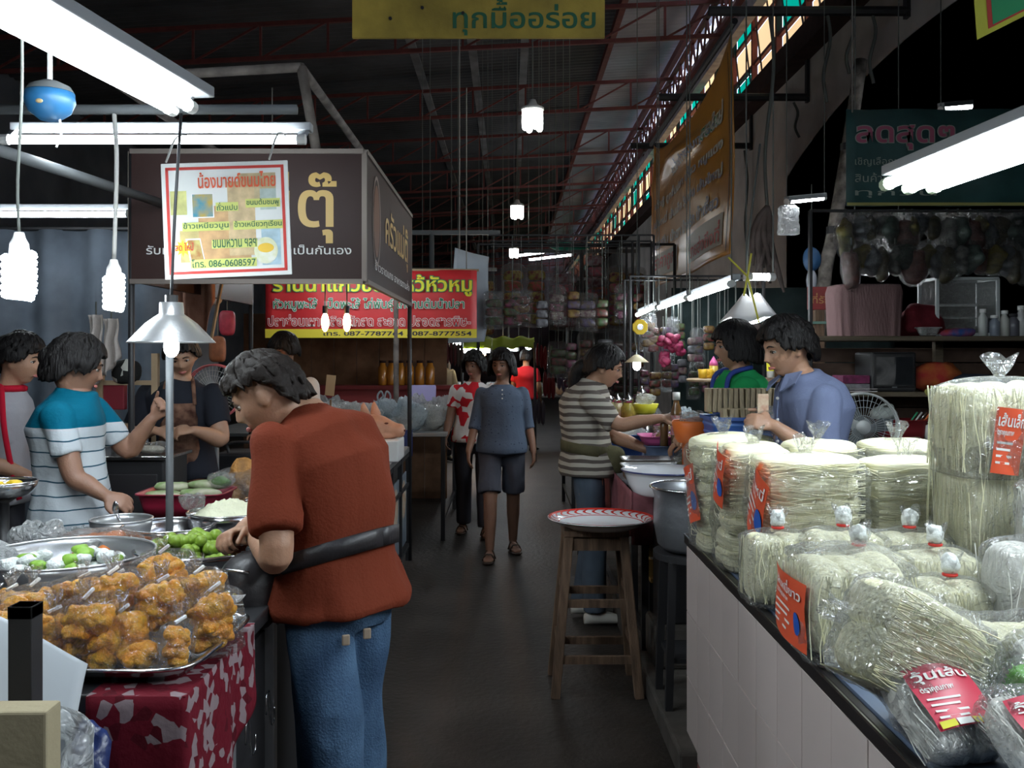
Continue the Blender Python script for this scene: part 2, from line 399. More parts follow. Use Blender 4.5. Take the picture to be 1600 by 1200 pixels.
# knotted bundle hanging on the pier
bt = thing('tied_bundle', 'knotted bundle of old cloth strips hanging below the thin rope', 'bundle', at(1199, 325, 8.4))
for k in range(9):
    a = at(1199, 322, 8.4); e = a + Vector((rnd.uniform(-.14, .14), rnd.uniform(-.05, .05), -rnd.uniform(.5, .8)))
    MB().tube(catmull([a, a.lerp(e, .4) + Vector((rnd.uniform(-.08, .08), 0, 0)), e], 4), [.02, .03, .035, .03, .03, .028, .025, .022, .012], 7).build('cloth_strip', M('old rag', (.16, .13, .12), .9, var=.5), bt, smooth=True)
struct(MB().box((.2, -5.9, 3.6), (18.6, .2, 7.4)).build('wall_front', M('grimy front wall', (.12, .12, .12), .9, var=.4)))
# ================================================================ LAMPS
e_tube = EM('lit fluorescent tube', (.86, .95, 1), TUBE); e_bulb = EM('lit spiral bulb', (.84, .94, 1), BULB); e_warm = EM('lit warm bulb', (1, .52, .20), WARM)
e_far = EM('lit far tube', (.9, .95, 1), 24)
V_ = lambda *a: Vector(a)
def tube_lamp(label, a, b_, offs=((0, 0, 0),), r=.018, em=None, body=(0, 0, .05), bw=.05, group=None, ends=m_white):
    a, b_ = Vector(a), Vector(b_); t = thing('fluorescent_lamp', label, 'lamp', (a + b_) / 2, group); d = (b_ - a).normalized()
    for o in offs:
        o = Vector(o)
        MB().tube([a + o + d * .02, b_ + o - d * .02], r, 10).build('tube', em or e_tube, t, smooth=True)
        for q, s in ((a, 1), (b_, -1)): MB().tube([q + o - d * s * .005, q + o + d * s * .03], r + .004, 10).build('end_cap', ends, t)
    if body:
        m = sum((Vector(o) for o in offs), Vector()) / len(offs) + Vector(body)
        MB().bar(a + m, b_ + m, bw, .035).build('housing', m_grey, t, bevel=.004)
        for q in (a + d * .02, b_ - d * .02): MB().bar(q + m, q + m - Vector(body), .03, .02).build('bracket', m_grey, t)
    if em is e_far or (group and 'row' in group):
        for q in (a, b_): MB().tube([q, V_(q.x, q.y, (roofz(q.x) - .05) if q.x < 3.4 else 4.93)], .004, 5).build('hanging_wire', m_cord, t)
    return t
tube_lamp('twin bright tube lamp running away overhead, beside the blue fly fan', (-1.283, 1.93, 2.36), (-1.096, 3.13, 2.35), ((0, 0, 0), (.062, 0, .008)), body=(.05, 0, .05), bw=.12)
tube_lamp('added twin tube lamp out of view, in line with the overhead one', (-1.50, .3, 2.37), (-1.31, 1.5, 2.36), ((0, 0, 0), (.062, 0, .008)), body=(.05, 0, .05), bw=.12)  # added unseen lamp, brightens the tiles, front bags and rust shirt back
tube_lamp('added triple tube lamp out of view over the near end of the tiled counter', (1.50, .7, 2.16), (1.42, 1.93, 2.15), ((0, 0, 0), (.08, 0, -.012), (.165, 0, -.01)), r=.019, body=(.0, 0, .055), bw=.2, ends=M('pale green plastic', (.55, .68, .5), .4))  # added lamp outside the view, extra light over the near counter
tube_lamp('single bright tube lamp hanging crosswise above the red bordered poster', (-2.06, 3.9, 2.426), (-.83, 3.9, 2.426), body=(.02, .05, .06), bw=.06)
tube_lamp('tube lamp low behind, level with the left edge of the brown sign box', (-3.5, 6.0, 2.43), (-2.36, 6.0, 2.43), body=(0, .03, .05))
tube_lamp('triple bright tube lamp with pale green ends over the noodle bags', (1.41, 2.15, 2.15), (1.326, 3.38, 2.15), ((0, 0, 0), (.08, 0, -.012), (.165, 0, -.01)), r=.019, body=(.0, 0, .055), bw=.2, ends=M('pale green plastic', (.55, .68, .5), .4))
tube_lamp('short tube lamp high up against the dark arch opening', at(1470, 171, 6.9), at(1522, 166, 7.3), body=(0, 0, .03), em=e_far)
tube_lamp('tube lamp with a white reflector beside the leaning pole foot', at(1229, 315, 7.0), at(1288, 309, 7.3), body=(0, 0, .02), em=e_far)
tube_lamp('slanting tube lamp above the pink cloth covered box', at(1336, 413, 6.3), at(1404, 402, 6.6), body=(0, 0, .03), em=e_far, r=.014)
for k in range(3):
    tube_lamp(('nearest', 'middle', 'farthest')[k] + ' tube lamp in the row running away under the orange banner', (1.275, 5.5 + k * 1.38, 1.96 + .003 * k), (1.27, 6.74 + k * 1.38, 1.95), group='tube lamps in a row under the banner', body=(.03, 0, .04))
t = tube_lamp('short tube lamp tied up with yellow string above the foil shade', at(1166, 432, 5.05), at(1208, 433, 5.1), body=(0, .03, .0), em=e_far)
for q in ((-.10, .10), (.02, .12), (.06, -.24), (-.02, -.10)):
    MB().tube([at(1168, 432, 5.0), at(1168, 432, 5.0) + Vector((q[0], 0, q[1]))], .005, 6).build('string', M('yellow string', (.75, .70, .10), .8), t)
tube_lamp('added tube lamp over the rear table, hidden behind the brown sign box', (-1.95, 8.5, 2.32), (-1.0, 8.5, 2.32), body=(0, 0, .05))  # added lamp, hidden from view, to brighten the rear table bags
# foil shaded lamp over the two stall women
c = at(1173, 487, 5.15); t = thing('foil_shade_lamp', 'bright lamp wrapped in a crumpled white paper shade above the stall women', 'lamp', c)
MB().grid(lambda u, v: c + Vector(((.05 + .10 * u) * math.cos(v * 2 * PI) * (1 + .12 * math.sin(5 * v * 2 * PI)), (.05 + .09 * u) * math.sin(v * 2 * PI), .085 - .13 * u + .015 * math.sin(v * 25))), 4, 24, True).build('lamp_shade', M('white paper', (.8, .8, .8), .8), t, smooth=True, solid=.003)
MB().blob(c + Vector((0, 0, -.03)), (.07, .07, .035), 16, 10).build('bulb', EM('lit foil bulb', (.9, .96, 1), 40), t, smooth=True)
hang('cable', 'black flex holding the paper shaded lamp', 'cable', [c + Vector((0, 0, .08)), c + Vector((-.02, 0, .3)), c + Vector((.05, 0, .9))], .006, m_cord)
def spiral(t, c, r=.02, h=.09, em=e_bulb, turns=6, base=True):
    c = Vector(c)
    MB().tube([c + Vector((r * math.cos(a * 2 * PI / 12), r * math.sin(a * 2 * PI / 12), -h * a / (12 * turns))) for a in range(int(12 * turns) + 1)], .0125, 7).build('spiral_tube', em, t, smooth=True)
    if base: MB().lathe([(.0, .06), (.012, .06), (.016, .045), (.024, .03), (.025, .0), (.0, -.002)], 14, c).build('bulb_base', m_white, t, smooth=True)
c = at(30, 398, 2.6); t = thing('spiral_bulb', 'large glaring spiral bulb hanging nearest on its own flex', 'bulb', c); spiral(t, c, .033, .115)
hang('cable', 'flex of the nearest hanging bulb', 'cable', [Vector((c.x, c.y, 2.9)), c + Vector((.008, 0, .5)), c + Vector((-.004, 0, .2)), c + Vector((0, 0, .055))], .0045, m_cord)
c = at(178, 432, 3.4); t = thing('spiral_bulb', 'smaller glaring spiral bulb hanging above the white towels', 'bulb', c); spiral(t, c, .026, .115)
hang('cable', 'white twisted flex of the smaller hanging bulb', 'cable', [Vector((c.x, c.y, 2.42)), c + Vector((.01, 0, .4)), c + Vector((0, 0, .055))], .008, M('dirty white flex', (.4, .4, .38), .7))
# aluminium pendant lamp
c = at(268, 534, 3.3); t = thing('pendant_lamp', 'dented aluminium cone lamp hanging before the apron man', 'lamp', c)
MB().lathe([(.038, .135), (.04, .095), (.055, .085), (.085, .062), (.115, .03), (.143, 0), (.146, -.003)], 36, c).build('lamp_shade', m_alu, t, smooth=True, solid=.002)
MB().blob(c + Vector((0, 0, -.018)), (.026, .026, .036), 16, 10).build('bulb', e_bulb, t, smooth=True)
MB().tube([c + Vector((0, 0, .13)), c + Vector((0, 0, .16))], .022, 12).build('lamp_socket', m_black, t)
hang('cable', 'flex holding the aluminium cone lamp, crossing the poster', 'cable', [c + Vector((0, 0, .16)), c + Vector((.012, 0, .45)), V_(c.x, 3.4, 2.42)], .0055, m_black)
# warm bulbs in the second stall
for k, px in enumerate((508, 542)):
    c = at(px, 490, 6.1); t = thing('warm_bulb', ('warm orange bulb nearer the poster, under the brown sign', 'warm orange bulb farther from the poster, under the brown sign')[k], 'bulb', c, 'warm bulbs under the brown sign')
    MB().blob(c + Vector((0, 0, -.055)), (.024, .024, .06), 14, 10).build('glass_bulb', e_warm, t, smooth=True)
    MB().tube([c, c + Vector((0, 0, .05))], .017, 10).build('lamp_socket', m_black, t)
    hang('cable', ('flex of the warm bulb nearer the poster', 'flex of the warm bulb farther from the poster')[k], 'cable', [c + Vector((0, 0, .05)), c + Vector((0, 0, .2))], .004, m_cord)
# high pendants over the aisle
for k, (px, py, Y) in enumerate(((832, 172, 9.2), (808, 322, 15.0), (803, 389, 21.5))):
    c = at(px, py, Y); t = thing('cluster_lamp', ('largest three-tube cluster lamp hanging high over the aisle', 'middle cluster lamp hanging high over the aisle', 'smallest, farthest cluster lamp hanging high over the aisle')[k], 'lamp', c, 'cluster lamps over the aisle')
    for j in range(4):
        a = 2 * PI * j / 4 + .4; o = Vector((.075 * math.cos(a), .075 * math.sin(a), 0))
        e = Vector((.018, 0, 0))
        MB().tube(catmull([c + o - e, c + o - e - Vector((0, 0, .16)), c + o - Vector((0, 0, .19)), c + o + e - Vector((0, 0, .16)), c + o + e], 4), .014, 8).build('bent_tube', EM('lit cluster tube', (.97, .98, .92), 12), t, smooth=True)
    MB().lathe([(0, .1), (.03, .1), (.05, .05), (.11, .02), (.11, 0), (0, 0)], 20, c).build('lamp_base', m_white, t, smooth=True)
    MB().tube([c + Vector((0, 0, .1)), Vector((c.x, c.y, roofz(c.x) - .05))], .008, 5).build('flex', m_cord, t)
# cream cone lamp by the striped shirt woman
c = at(995, 566, 7.0); t = thing('cone_lamp', 'small cream cone lamp glowing beyond the striped shirt woman', 'lamp', c)
MB().lathe([(.012, .055), (.03, .045), (.088, 0)], 24, c).build('lamp_shade', M('cream enamel', (.85, .75, .5), .5), t, smooth=True, solid=.002)
MB().blob(c + Vector((0, 0, -.02)), (.03, .03, .04), 12, 8).build('bulb', e_bulb, t, smooth=True)
hang('cable', 'flex holding the small cream cone lamp', 'cable', [c + Vector((0, 0, .055)), c + Vector((0.01, 0, .3)), V_(1.27, 7.0, 1.99)], .004, m_cord)
c = at(268, 790, 3.36)
t = thing('lamp_pole', 'thin grey steel pole standing below the aluminium cone lamp', 'pole', (at(265, 700, 3.42).x, 3.42, .0)); MB().tube([(at(265, 700, 3.42).x, 3.42, 0), (at(265, 700, 3.42).x, 3.42, 1.64)], .014, 10).build('pole_shaft', M('dull grey pole', (.07, .075, .08), .5), t, smooth=True)
# distant lights
for k, (px, py, Y, l) in enumerate(((750, 536, 17, 1.0), (772, 541, 19, .6), (835, 400, 24, .9), (860, 406, 26, 1.2), (742, 548, 14, .5), (798, 546, 18, .3))):
    tube_lamp(('long far lamp just right of the phone number banner', 'far lamp above the walking woman', 'far slanted lamp high behind the hanging packets', 'far bright lamp high behind the hanging packets', 'far low lamp by the grey board foot', 'tiny far lamp above the walking woman')[k], at(px, py, Y) - Vector((l / 2, 0, 0)), at(px, py - (8 if k in (2, 3) else 0), Y) + Vector((l / 2, 0, 0)), r=.03, em=e_far, body=None)
for k, (px, py, Y) in enumerate(((762, 545, 15), (754, 552, 15.3), (786, 541, 15.6), (826, 541, 15))):
    c = at(px, py, Y); t = thing('far_bulb', ('orange far bulb under the lime tarpaulin', 'dull orange far bulb under the lime tarpaulin', 'white far bulb in the middle of the lime tarpaulin', 'white far bulb at the end of the lime tarpaulin')[k], 'bulb', c)
    MB().blob(c, .055, 10, 8).build('glass_bulb', e_warm if k < 2 else e_bulb, t, smooth=True); MB().tube([c, V_(c.x, c.y, roofz(c.x) - .05)], .005, 5).build('flex', m_cord, t)

# ================================================================ SIGNS
ink_g = M('green ink', (.02, .12, .06), .6); ink_r = M('red ink', (.55, .03, .02), .5); ink_w = M('white ink', (.75, .75, .72), .6); ink_y = M('yellow ink', (.72, .66, .03), .6)
ink_k = M('dark ink', (.03, .03, .05), .6); ink_gold = M('golden ink', (.62, .40, .10), .4); ink_p = M('violet ink', (.22, .20, .30), .6); ink_o = M('orange red ink', (.70, .10, .03), .6)
def board(name, label, cat, c0, right, up, w_, h_, th, mat, bev=.003):
    """a flat board: c0 = lower left front corner"""
    right, up = Vector(right).normalized(), Vector(up).normalized(); n = right.cross(up); c0 = Vector(c0)
    t = thing(name, label, cat, c0 + right * w_ / 2)
    MB().poly([c0, c0 + right * w_, c0 + right * w_ + up * h_, c0 + up * h_], n, th).build('sign_board' if 'sign' in name else 'sheet', mat, t, bevel=bev)
    return t, c0, right, up
def plate(t, c0, r, u, x, y, w_, h_, mat, lift=.0012, name='printed_panel', skew=0.):
    n = r.cross(u); o = c0 + r * x + u * y + n * lift
    return MB().add([o, o + r * w_, o + r * (w_ + skew) + u * h_, o + u * h_ + r * skew], [(0, 1, 2, 3)]).build(name, mat, t)
# yellow hanging sign
m_ysign = M('faded yellow paint', (.46, .33, .05), .7, var=.45, scale=4, bump=.2)
t, c0, r, u = board('hanging_sign', 'faded yellow board with green lettering hanging over the aisle', 'sign', at(550, 59, 4.5), (1, 0, 0), (0, 0, 1), 1.185, .42, .02, m_ysign)
lettering('ทุกมื้ออร่อย', ink_g, c0 + Vector((.475, 0, .012)), r, u, .665, .17, t, off=.014)
lettering('อาหารอร่อย', ink_g, c0 + Vector((.08, 0, .225)), r, u, .95, .13, t, off=.014)
for a, bb in ((.52, .115), (.18, .09), (.33, .14)): MB().tube([c0 + Vector((a, 0, bb)), c0 + Vector((a, -.006, bb))], .008, 8).build('bolt', m_black, t)
for dx in (.1, 1.08): hang('cable', ('wire holding the yellow sign by its corner nearer the brown box', 'wire holding the yellow sign by its corner nearer the banner')[dx > 1], 'cable', [c0 + Vector((dx, .01, .40)), c0 + Vector((dx, .01, 2.2)), Vector((c0.x + dx, 4.51, roofz(c0.x + dx)))], .006, m_cord)
# white poster with red border
Yp = 3.6; A, B_, D = at(258, 437, Yp), at(450, 429, Yp + .05), at(251, 262, Yp)
t, c0, r, u = board('poster_sign', 'white dessert poster with a red border and orange Thai title', 'sign', A, B_ - A, D - A, .468, .435, .006, M('white poster board', (.74, .76, .74), .5))
r2 = (B_ - A).normalized(); u = (D - A).normalized()
for x, y, w_, h_ in ((.016, .016, .436, .011), (.016, .408, .436, .011), (.016, .016, .011, .40), (.441, .016, .011, .40)): plate(t, c0, r, u, x, y, w_, h_, ink_r, name='red_border')
pcol = [(.28, .27, (.62, .50, .28), .14, .12), (.06, .06, (.62, .50, .20), .20, .12), (.13, .05, (.66, .40, .18), .19, .22), (.24, .08, (.70, .52, .28), .10, .28), (.03, .24, (.66, .66, .24), .06, .09), (.36, .04, (.42, .58, .66), .07, .16), (.36, .25, (.50, .60, .56), .06, .08)]
for i, (x, y, cc, w_, h_) in enumerate(pcol): plate(t, c0, r, u, x, y, w_, h_, M('poster print %d' % i, cc, .5, var=.35, scale=20), .0006 + i * .0001)
plate(t, c0, r, u, .107, .226, .082, .093, M('poster white', (.8, .8, .8)), .002); plate(t, c0, r, u, .111, .230, .074, .085, M('photo of orange sweets on teal', (.42, .30, .05), .5, col2=(.03, .25, .36), scale=22), .0026)
plate(t, c0, r, u, .10, .03, .055, .12, M('poster white', (.8, .8, .8)), .002, skew=-.02); plate(t, c0, r, u, .105, .036, .045, .108, M('photo of brown sweets', (.35, .16, .04), .5, col2=(.5, .45, .15), scale=30), .0026, skew=-.018)
n = r.cross(u); q = c0 + r * .375 + u * .095 + n * .0028
MB().add([q + (r * math.cos(a) + u * math.sin(a) * 1.15) * .044 for a in [2 * PI * k / 24 for k in range(24)]], [tuple(range(24))]).build('printed_bowl', M('photo of white bowl', (.74, .76, .66), .5, col2=(.62, .64, .36), scale=30), t)
MB().add([q + n * .0006 + u * .01 + (r * math.cos(a) + u * math.sin(a) * .6) * .030 for a in [2 * PI * k / 20 for k in range(20)]], [tuple(range(20))]).build('printed_custard', M('photo of custard', (.78, .50, .05)), t)
q = c0 + r * .07 + u * .115 + n * .003
MB().add([q + (r * math.cos(a) + u * math.sin(a)) * (.034 if k % 2 else .018) for k, a in enumerate([2 * PI * k / 20 for k in range(20)])], [tuple(range(20))]).build('printed_star', ink_y, t)
lettering('น้องมายด์ขนมไทย', ink_o, c0 + r * .135 + u * .338, r, u + r * -.0, .285, .058, t, off=.018, lift=.004)
yb = M('pale yellow ink', (.62, .66, .18))
for s, x, y, w_ in (('ถั่วแปบ', .20, .252, .075), ('ขนมต้มชมพู', .31, .262, .12), ('ข้าวเหนียวมูน', .075, .180, .165), ('ข้าวเหนียวทุเรียน', .262, .180, .175), ('ขนมหวาน ฯลฯ', .18, .112, .16), ('โทร. 086-0608597', .10, .040, .235)):
    plate(t, c0, r, u, x - .004, y - .003, w_ + .008, .033, yb, .0032); lettering(s, ink_g, c0 + r * x + u * y, r, u, w_, .030, t, off=.01, lift=.0045)
lettering('สด ใหม่', ink_r, c0 + r * .043 + u * .105, r, u, .065, .03, t, off=.02, lift=.005)
for dx in (.02, .40): hang('cable', ('string holding the poster by its outer corner', 'white cord holding the poster by its corner next to the tube lamp end')[dx > .1], 'cable', [c0 + r * dx + u * .44, c0 + r * dx + u * .44 + Vector((.01, .1, .12)), Vector((c0.x + dx, 3.92, 2.43))], .004, M('dirty white flex', (.4, .4, .38)))
# brown box sign of the second stall
m_bsign = M('brown sign vinyl', (.036, .015, .013), .5, var=.2, scale=2, spec=.3)
X1, Y1, Y2, Z0, Z1 = -.75, 4.96, 7.26, 1.93, 2.6; X0 = at(205, 400, 4.96).x
t = thing('stall_sign_box', 'dark brown lightbox sign with golden Thai lettering over the second stall', 'sign', ((X0 + X1) / 2, (Y1 + Y2) / 2, Z0))
MB().box(((X0 + X1) / 2, Y1, (Z0 + Z1) / 2), (X1 - X0, .03, Z1 - Z0)).build('sign_panel', m_bsign, t)
MB().box((X1, (Y1 + Y2) / 2 + .02, (Z0 + Z1) / 2), (.03, Y2 - Y1, Z1 - Z0)).build('sign_panel', m_bsign, t)
MB().box((X0, (Y1 + Y2) / 2 + .02, (Z0 + Z1) / 2), (.03, Y2 - Y1, Z1 - Z0)).build('sign_panel', m_bsign, t)
MB().box(((X0 + X1) / 2, (Y1 + Y2) / 2, Z1 - .01), (X1 - X0, Y2 - Y1, .02)).build('sign_top_sheet', m_bsign, t)
fm = M('dull sign frame', (.20, .17, .15), .5, .5)
for z in (Z0, Z1):
    for a, bb in (((X0, Y1 - .01, z), (X1, Y1 - .01, z)), ((X1 + .01, Y1, z), (X1 + .01, Y2, z))): MB().bar(a, bb, .025).build('edge_rail', fm, t)
for q in ((X1 + .005, Y1 - .005), (X1 + .005, Y2), (X0, Y1)): MB().bar((*q, Z0), (*q, Z1), .025).build('edge_rail', fm, t)
fr_ = Vector((X0, Y1 - .016, Z0)); R_, U_ = Vector((1, 0, 0)), Vector((0, 0, 1))
lettering('แม่ตุ๊', ink_gold, fr_ + Vector((.46, 0, .20)), R_, U_, .60, .36, t, off=.012)
lettering('รับทำบุญ  เลี้ยงพระ  ราคาเป็นกันเอง', ink_w, fr_ + Vector((.085, 0, .125)), R_, U_, 1.055, .075, t, off=.008)
lettering('โทร. 087-7787768', ink_w, fr_ + Vector((.28, 0, .05)), R_, U_, .55, .045, t, off=.008)
sd = Vector((X1 + .016, Y1, Z0)); S_ = Vector((0, 1, 0))
lettering('ครัวแม่ตุ๊', ink_gold, sd + Vector((0, .75, .22)), S_, U_, 1.25, .30, t, off=.012)
lettering('ข้าวราดแกง อาหารตามสั่ง', ink_w, sd + Vector((0, .3, .09)), S_, U_, 1.8, .07, t, off=.008)
q = sd + Vector((.003, .36, .36)); MB().grid(lambda a, v: q + S_ * (.16 - .02 * a) * math.cos(v * 2 * PI) + U_ * (.25 - .02 * a) * math.sin(v * 2 * PI), 1, 32, True).build('printed_oval', M('oval ring', (.36, .28, .24), .5), t)
MB().add([q + S_ * .12 * math.cos(a) + U_ * .2 * math.sin(a) for a in [2 * PI * k / 24 for k in range(24)]], [tuple(range(24))]).build('printed_emblem', M('emblem brown', (.20, .08, .04), .5), t)
# red food banner
cr = at(415, 528, 9.2); wR, hR = at(745, 528, 9.2).x - cr.x, .66
t = thing('food_banner', 'red vinyl banner with yellow title and phone numbers, behind the second stall', 'banner', cr + Vector((wR / 2, 0, 0)))
MB().grid(lambda a, v: cr + Vector((wR * a, .012 * math.sin(a * 19), hR * v * (1 - .035 * (a - .5)))), 30, 6).build('sheet', M('red vinyl', (.62, .030, .035), .45, var=.12), t, smooth=True, solid=.003)
yl = M('yellow vinyl strip', (.75, .62, .05), .5); MB().add([cr + Vector((0, -.018, 0)), cr + Vector((wR, -.018, 0)), cr + Vector((wR, -.018, .085)), cr + Vector((0, -.018, .085))], [(0, 1, 2, 3)]).build('printed_strip', yl, t)
L0 = cr + Vector((0, -.018, 0)); og = (ink_g, .045)
lettering('ร้านน้าแก้วของไหว้หัวหมู', M('banner yellow', (.80, .74, .04)), L0 + Vector((.08, 0, .40)), R_, U_, wR - .13, .20, t, off=.02, outline=(M('banner green', (.02, .22, .10)), .06))
lettering('หัวหมูพะโล้  เป็ดพะโล้ ไก่พันธุ์ ไก่บ้านต้มน้ำปลา', M('banner green', (.02, .22, .10)), L0 + Vector((.08, 0, .255)), R_, U_, wR - .20, .125, t, off=.008, outline=(ink_w, .05))
lettering('ปลาช่อนเผาเกลือ ผักสด สะอาด ปลอดสารพิษ-', M('banner red', (.62, .03, .035)), L0 + Vector((.03, 0, .115)), R_, U_, wR - .09, .105, t, off=.008, outline=(ink_w, .05))
lettering('โทร. 087-7787764 , 087-8777554', ink_k, L0 + Vector((.55, 0, .015)), R_, U_, wR - .60, .055, t, off=.02)
MB().tube([cr + Vector((-.02, .01, hR)), cr + Vector((wR + .02, .01, hR * .985))], .012, 8).build('top_rod', m_woodl, t)
for a in (.06, wR - .1): MB().tube([cr + Vector((a, .01, hR)), cr + Vector((a, .01, 2.4))], .006, 5).build('hanging_string', m_rope, t)
# plain grey sheet beside it
t = thing('grey_sheet', 'plain pale grey hanging sheet with a curled edge right of the red banner', 'sheet', at(735, 535, 9.6))
P = [at(700, 536, 9.5), at(757, 534, 9.8), at(767, 402, 9.8), at(711, 387, 9.5)]
MB().grid(lambda a, v: (P[0].lerp(P[1], a)).lerp(P[3].lerp(P[2], a), v) + Vector((.02 * math.sin(v * 5) * a, .05 * math.sin(a * 4), 0)), 10, 12).build('sheet', M('pale grey sheet', (.34, .38, .42), .6), t, smooth=True, solid=.004)
MB().tube([at(718, 392, 9.6), at(718, 392, 9.6) + Vector((0, 0, 3.6))], .006, 5).build('hanging_string', m_rope, t)
# orange banner
bx = 2.0; ya, yb_, zt, zb = 8.6, 13.3, 4.46, 2.46
m_or = M('orange vinyl', (.62, .27, .035), .3, var=.15, scale=2)
def ban(a, v, lift=0.):                            # a from far to near, v bottom to top
    y = yb_ + (ya - yb_) * a; sag = .32 * (4 * a * (1 - a)) ** .8 * v ** 5
    fold = .10 * math.exp(-((v - .78 + .25 * abs(a - .35)) / .06) ** 2) * math.exp(-((a - .42) / .33) ** 2)
    return Vector((bx - lift - fold - .03 * math.sin(a * 9 + v * 4) * (1 - .5 * v), y, zb + (zt - zb) * v - sag))
def banw(q):                                       # wrap flat lettering on the hanging cloth
    a, v = (q.y - yb_) / (ya - yb_), (q.z - zb) / (zt - zb); return ban(a, v, .012)
t = thing('orange_banner', 'large orange cloth banner with violet Thai lines sagging along the stalls', 'banner', (bx, (ya + yb_) / 2, zb))
MB().grid(lambda a, v: ban(a, v), 60, 40).build('sheet', m_or, t, smooth=True, solid=.004)
MB().tube([(bx, ya - .1, zt + .05), (bx, yb_ + .2, zt + .05)], .03, 8).build('top_rail', m_black, t)
N_ = Vector((0, -1, 0))
pl = M('banner cream', (.55, .50, .42), .5)
for s, a, z, w_, h_, mt in (('ขนมจีน น้ำยา น้ำพริก น้ำเงี้ยว', .3, .72, 3.9, .17, ink_p), ('เส้นหมี่ เส้นเล็ก วุ้นเส้น เส้นใหญ่', .3, .98, 4.0, .17, ink_p), ('เต้าหู้ ลูกชิ้นปลา เกี๊ยว หมูแดง', .3, 1.24, 4.0, .17, ink_p), ('รับสั่งทำขนมทุกชนิด', 1.6, 1.50, 2.7, .16, ink_p), ('สดใหม่', 3.5, 1.52, .8, .22, M('banner green', (.02, .22, .1)))):
    lettering(s, mt, Vector((bx, yb_ - a, zb + z - .22)), N_, U_, w_, h_, t, off=.012, lift=.0, warp=banw, outline=(pl, .045))
for s, a, w_ in (('ขายส่งถึงที่', 2.5, 1.9), ('ราคาถูก', .3, 1.5)):
    g_ = MB().grid(lambda i, j: banw(Vector((bx, yb_ - a - w_ * i, zb + .12 + .3 * j))) + Vector((.004, 0, 0)), 8, 2).build('printed_panel', pl, t, smooth=True)
    lettering(s, ink_r, Vector((bx, yb_ - a - .1, zb + .16)), N_, U_, w_ - .2, .2, t, off=.02, warp=banw, lift=0)
for a in (.035, .965): MB().grid(lambda i, j: ban(a + .004 * j, .02 + .93 * i, .006), 20, 1).build('stitched_edge', ink_k, t)
# faded green banner behind the lamps
cr = at(1322, 322, 6.15); wG, hG = 1.22, .62
t = thing('green_banner', 'faded blue green banner with pink lettering behind the triple tube lamp', 'banner', cr + Vector((wG / 2, 0, 0)))
MB().grid(lambda a, v: cr + Vector((wG * a, .015 * math.sin(a * 14), hG * v)), 16, 3).build('sheet', M('faded teal vinyl', (.025, .08, .08), .6, var=.3), t, smooth=True, solid=.003)
lettering('ลดสุดๆ', M('faded pink ink', (.34, .08, .14)), cr + Vector((.06, -.02, .36)), R_, U_, .62, .15, t, off=.02, outline=(M('faded cream ink', (.26, .30, .26)), .05))
for k in range(3): lettering(('เชิญเลือกชม', 'สินค้าราคาส่ง', 'ทุกวัน')[k], M('faded cream ink', (.26, .30, .26)), cr + Vector((.05, -.02, .25 - k * .1)), R_, U_, .32 + .1 * k, .06, t)
plate(t, cr + Vector((0, -.017, 0)), R_, U_, 0, 0, wG, .02, M('faded yellow edge', (.34, .32, .1)), .001, 'printed_strip')
for a in (.04, wG - .04): MB().tube([cr + Vector((a, 0, hG - .02)), cr + Vector((a, 0, 2.6))], .005, 5).build('hanging_string', m_rope, t)
# green pennant
Y = 4.2; P = [at(1518, -60, Y), at(1700, -60, Y), at(1700, -25, Y), at(1527, 62, Y)]
t = thing('green_pennant', 'green pennant edged red and yellow in the top corner over the lamps', 'pennant', P[3]); MB().poly(P, (0, -1, 0), .004).build('sheet', M('pennant yellow', (.50, .50, .06), .7), t)
c_ = (P[0] + P[1] + P[2] + P[3]) / 4
for f, mt, l in ((.80, M('pennant red', (.45, .05, .04)), .004), (.72, M('pennant green', (.03, .30, .12)), .006)): MB().poly([c_ + (p - c_) * Vector((1, 1, 1)).x * f + Vector((0, -l, .0)) for p in P], (0, -1, 0), .002).build('printed_panel', mt, t)
hang('cable', 'taut string the green pennant hangs from', 'cable', [P[0] + Vector((-.4, 0, .1)), P[1] + Vector((.2, 0, .1))], .006, m_rope)
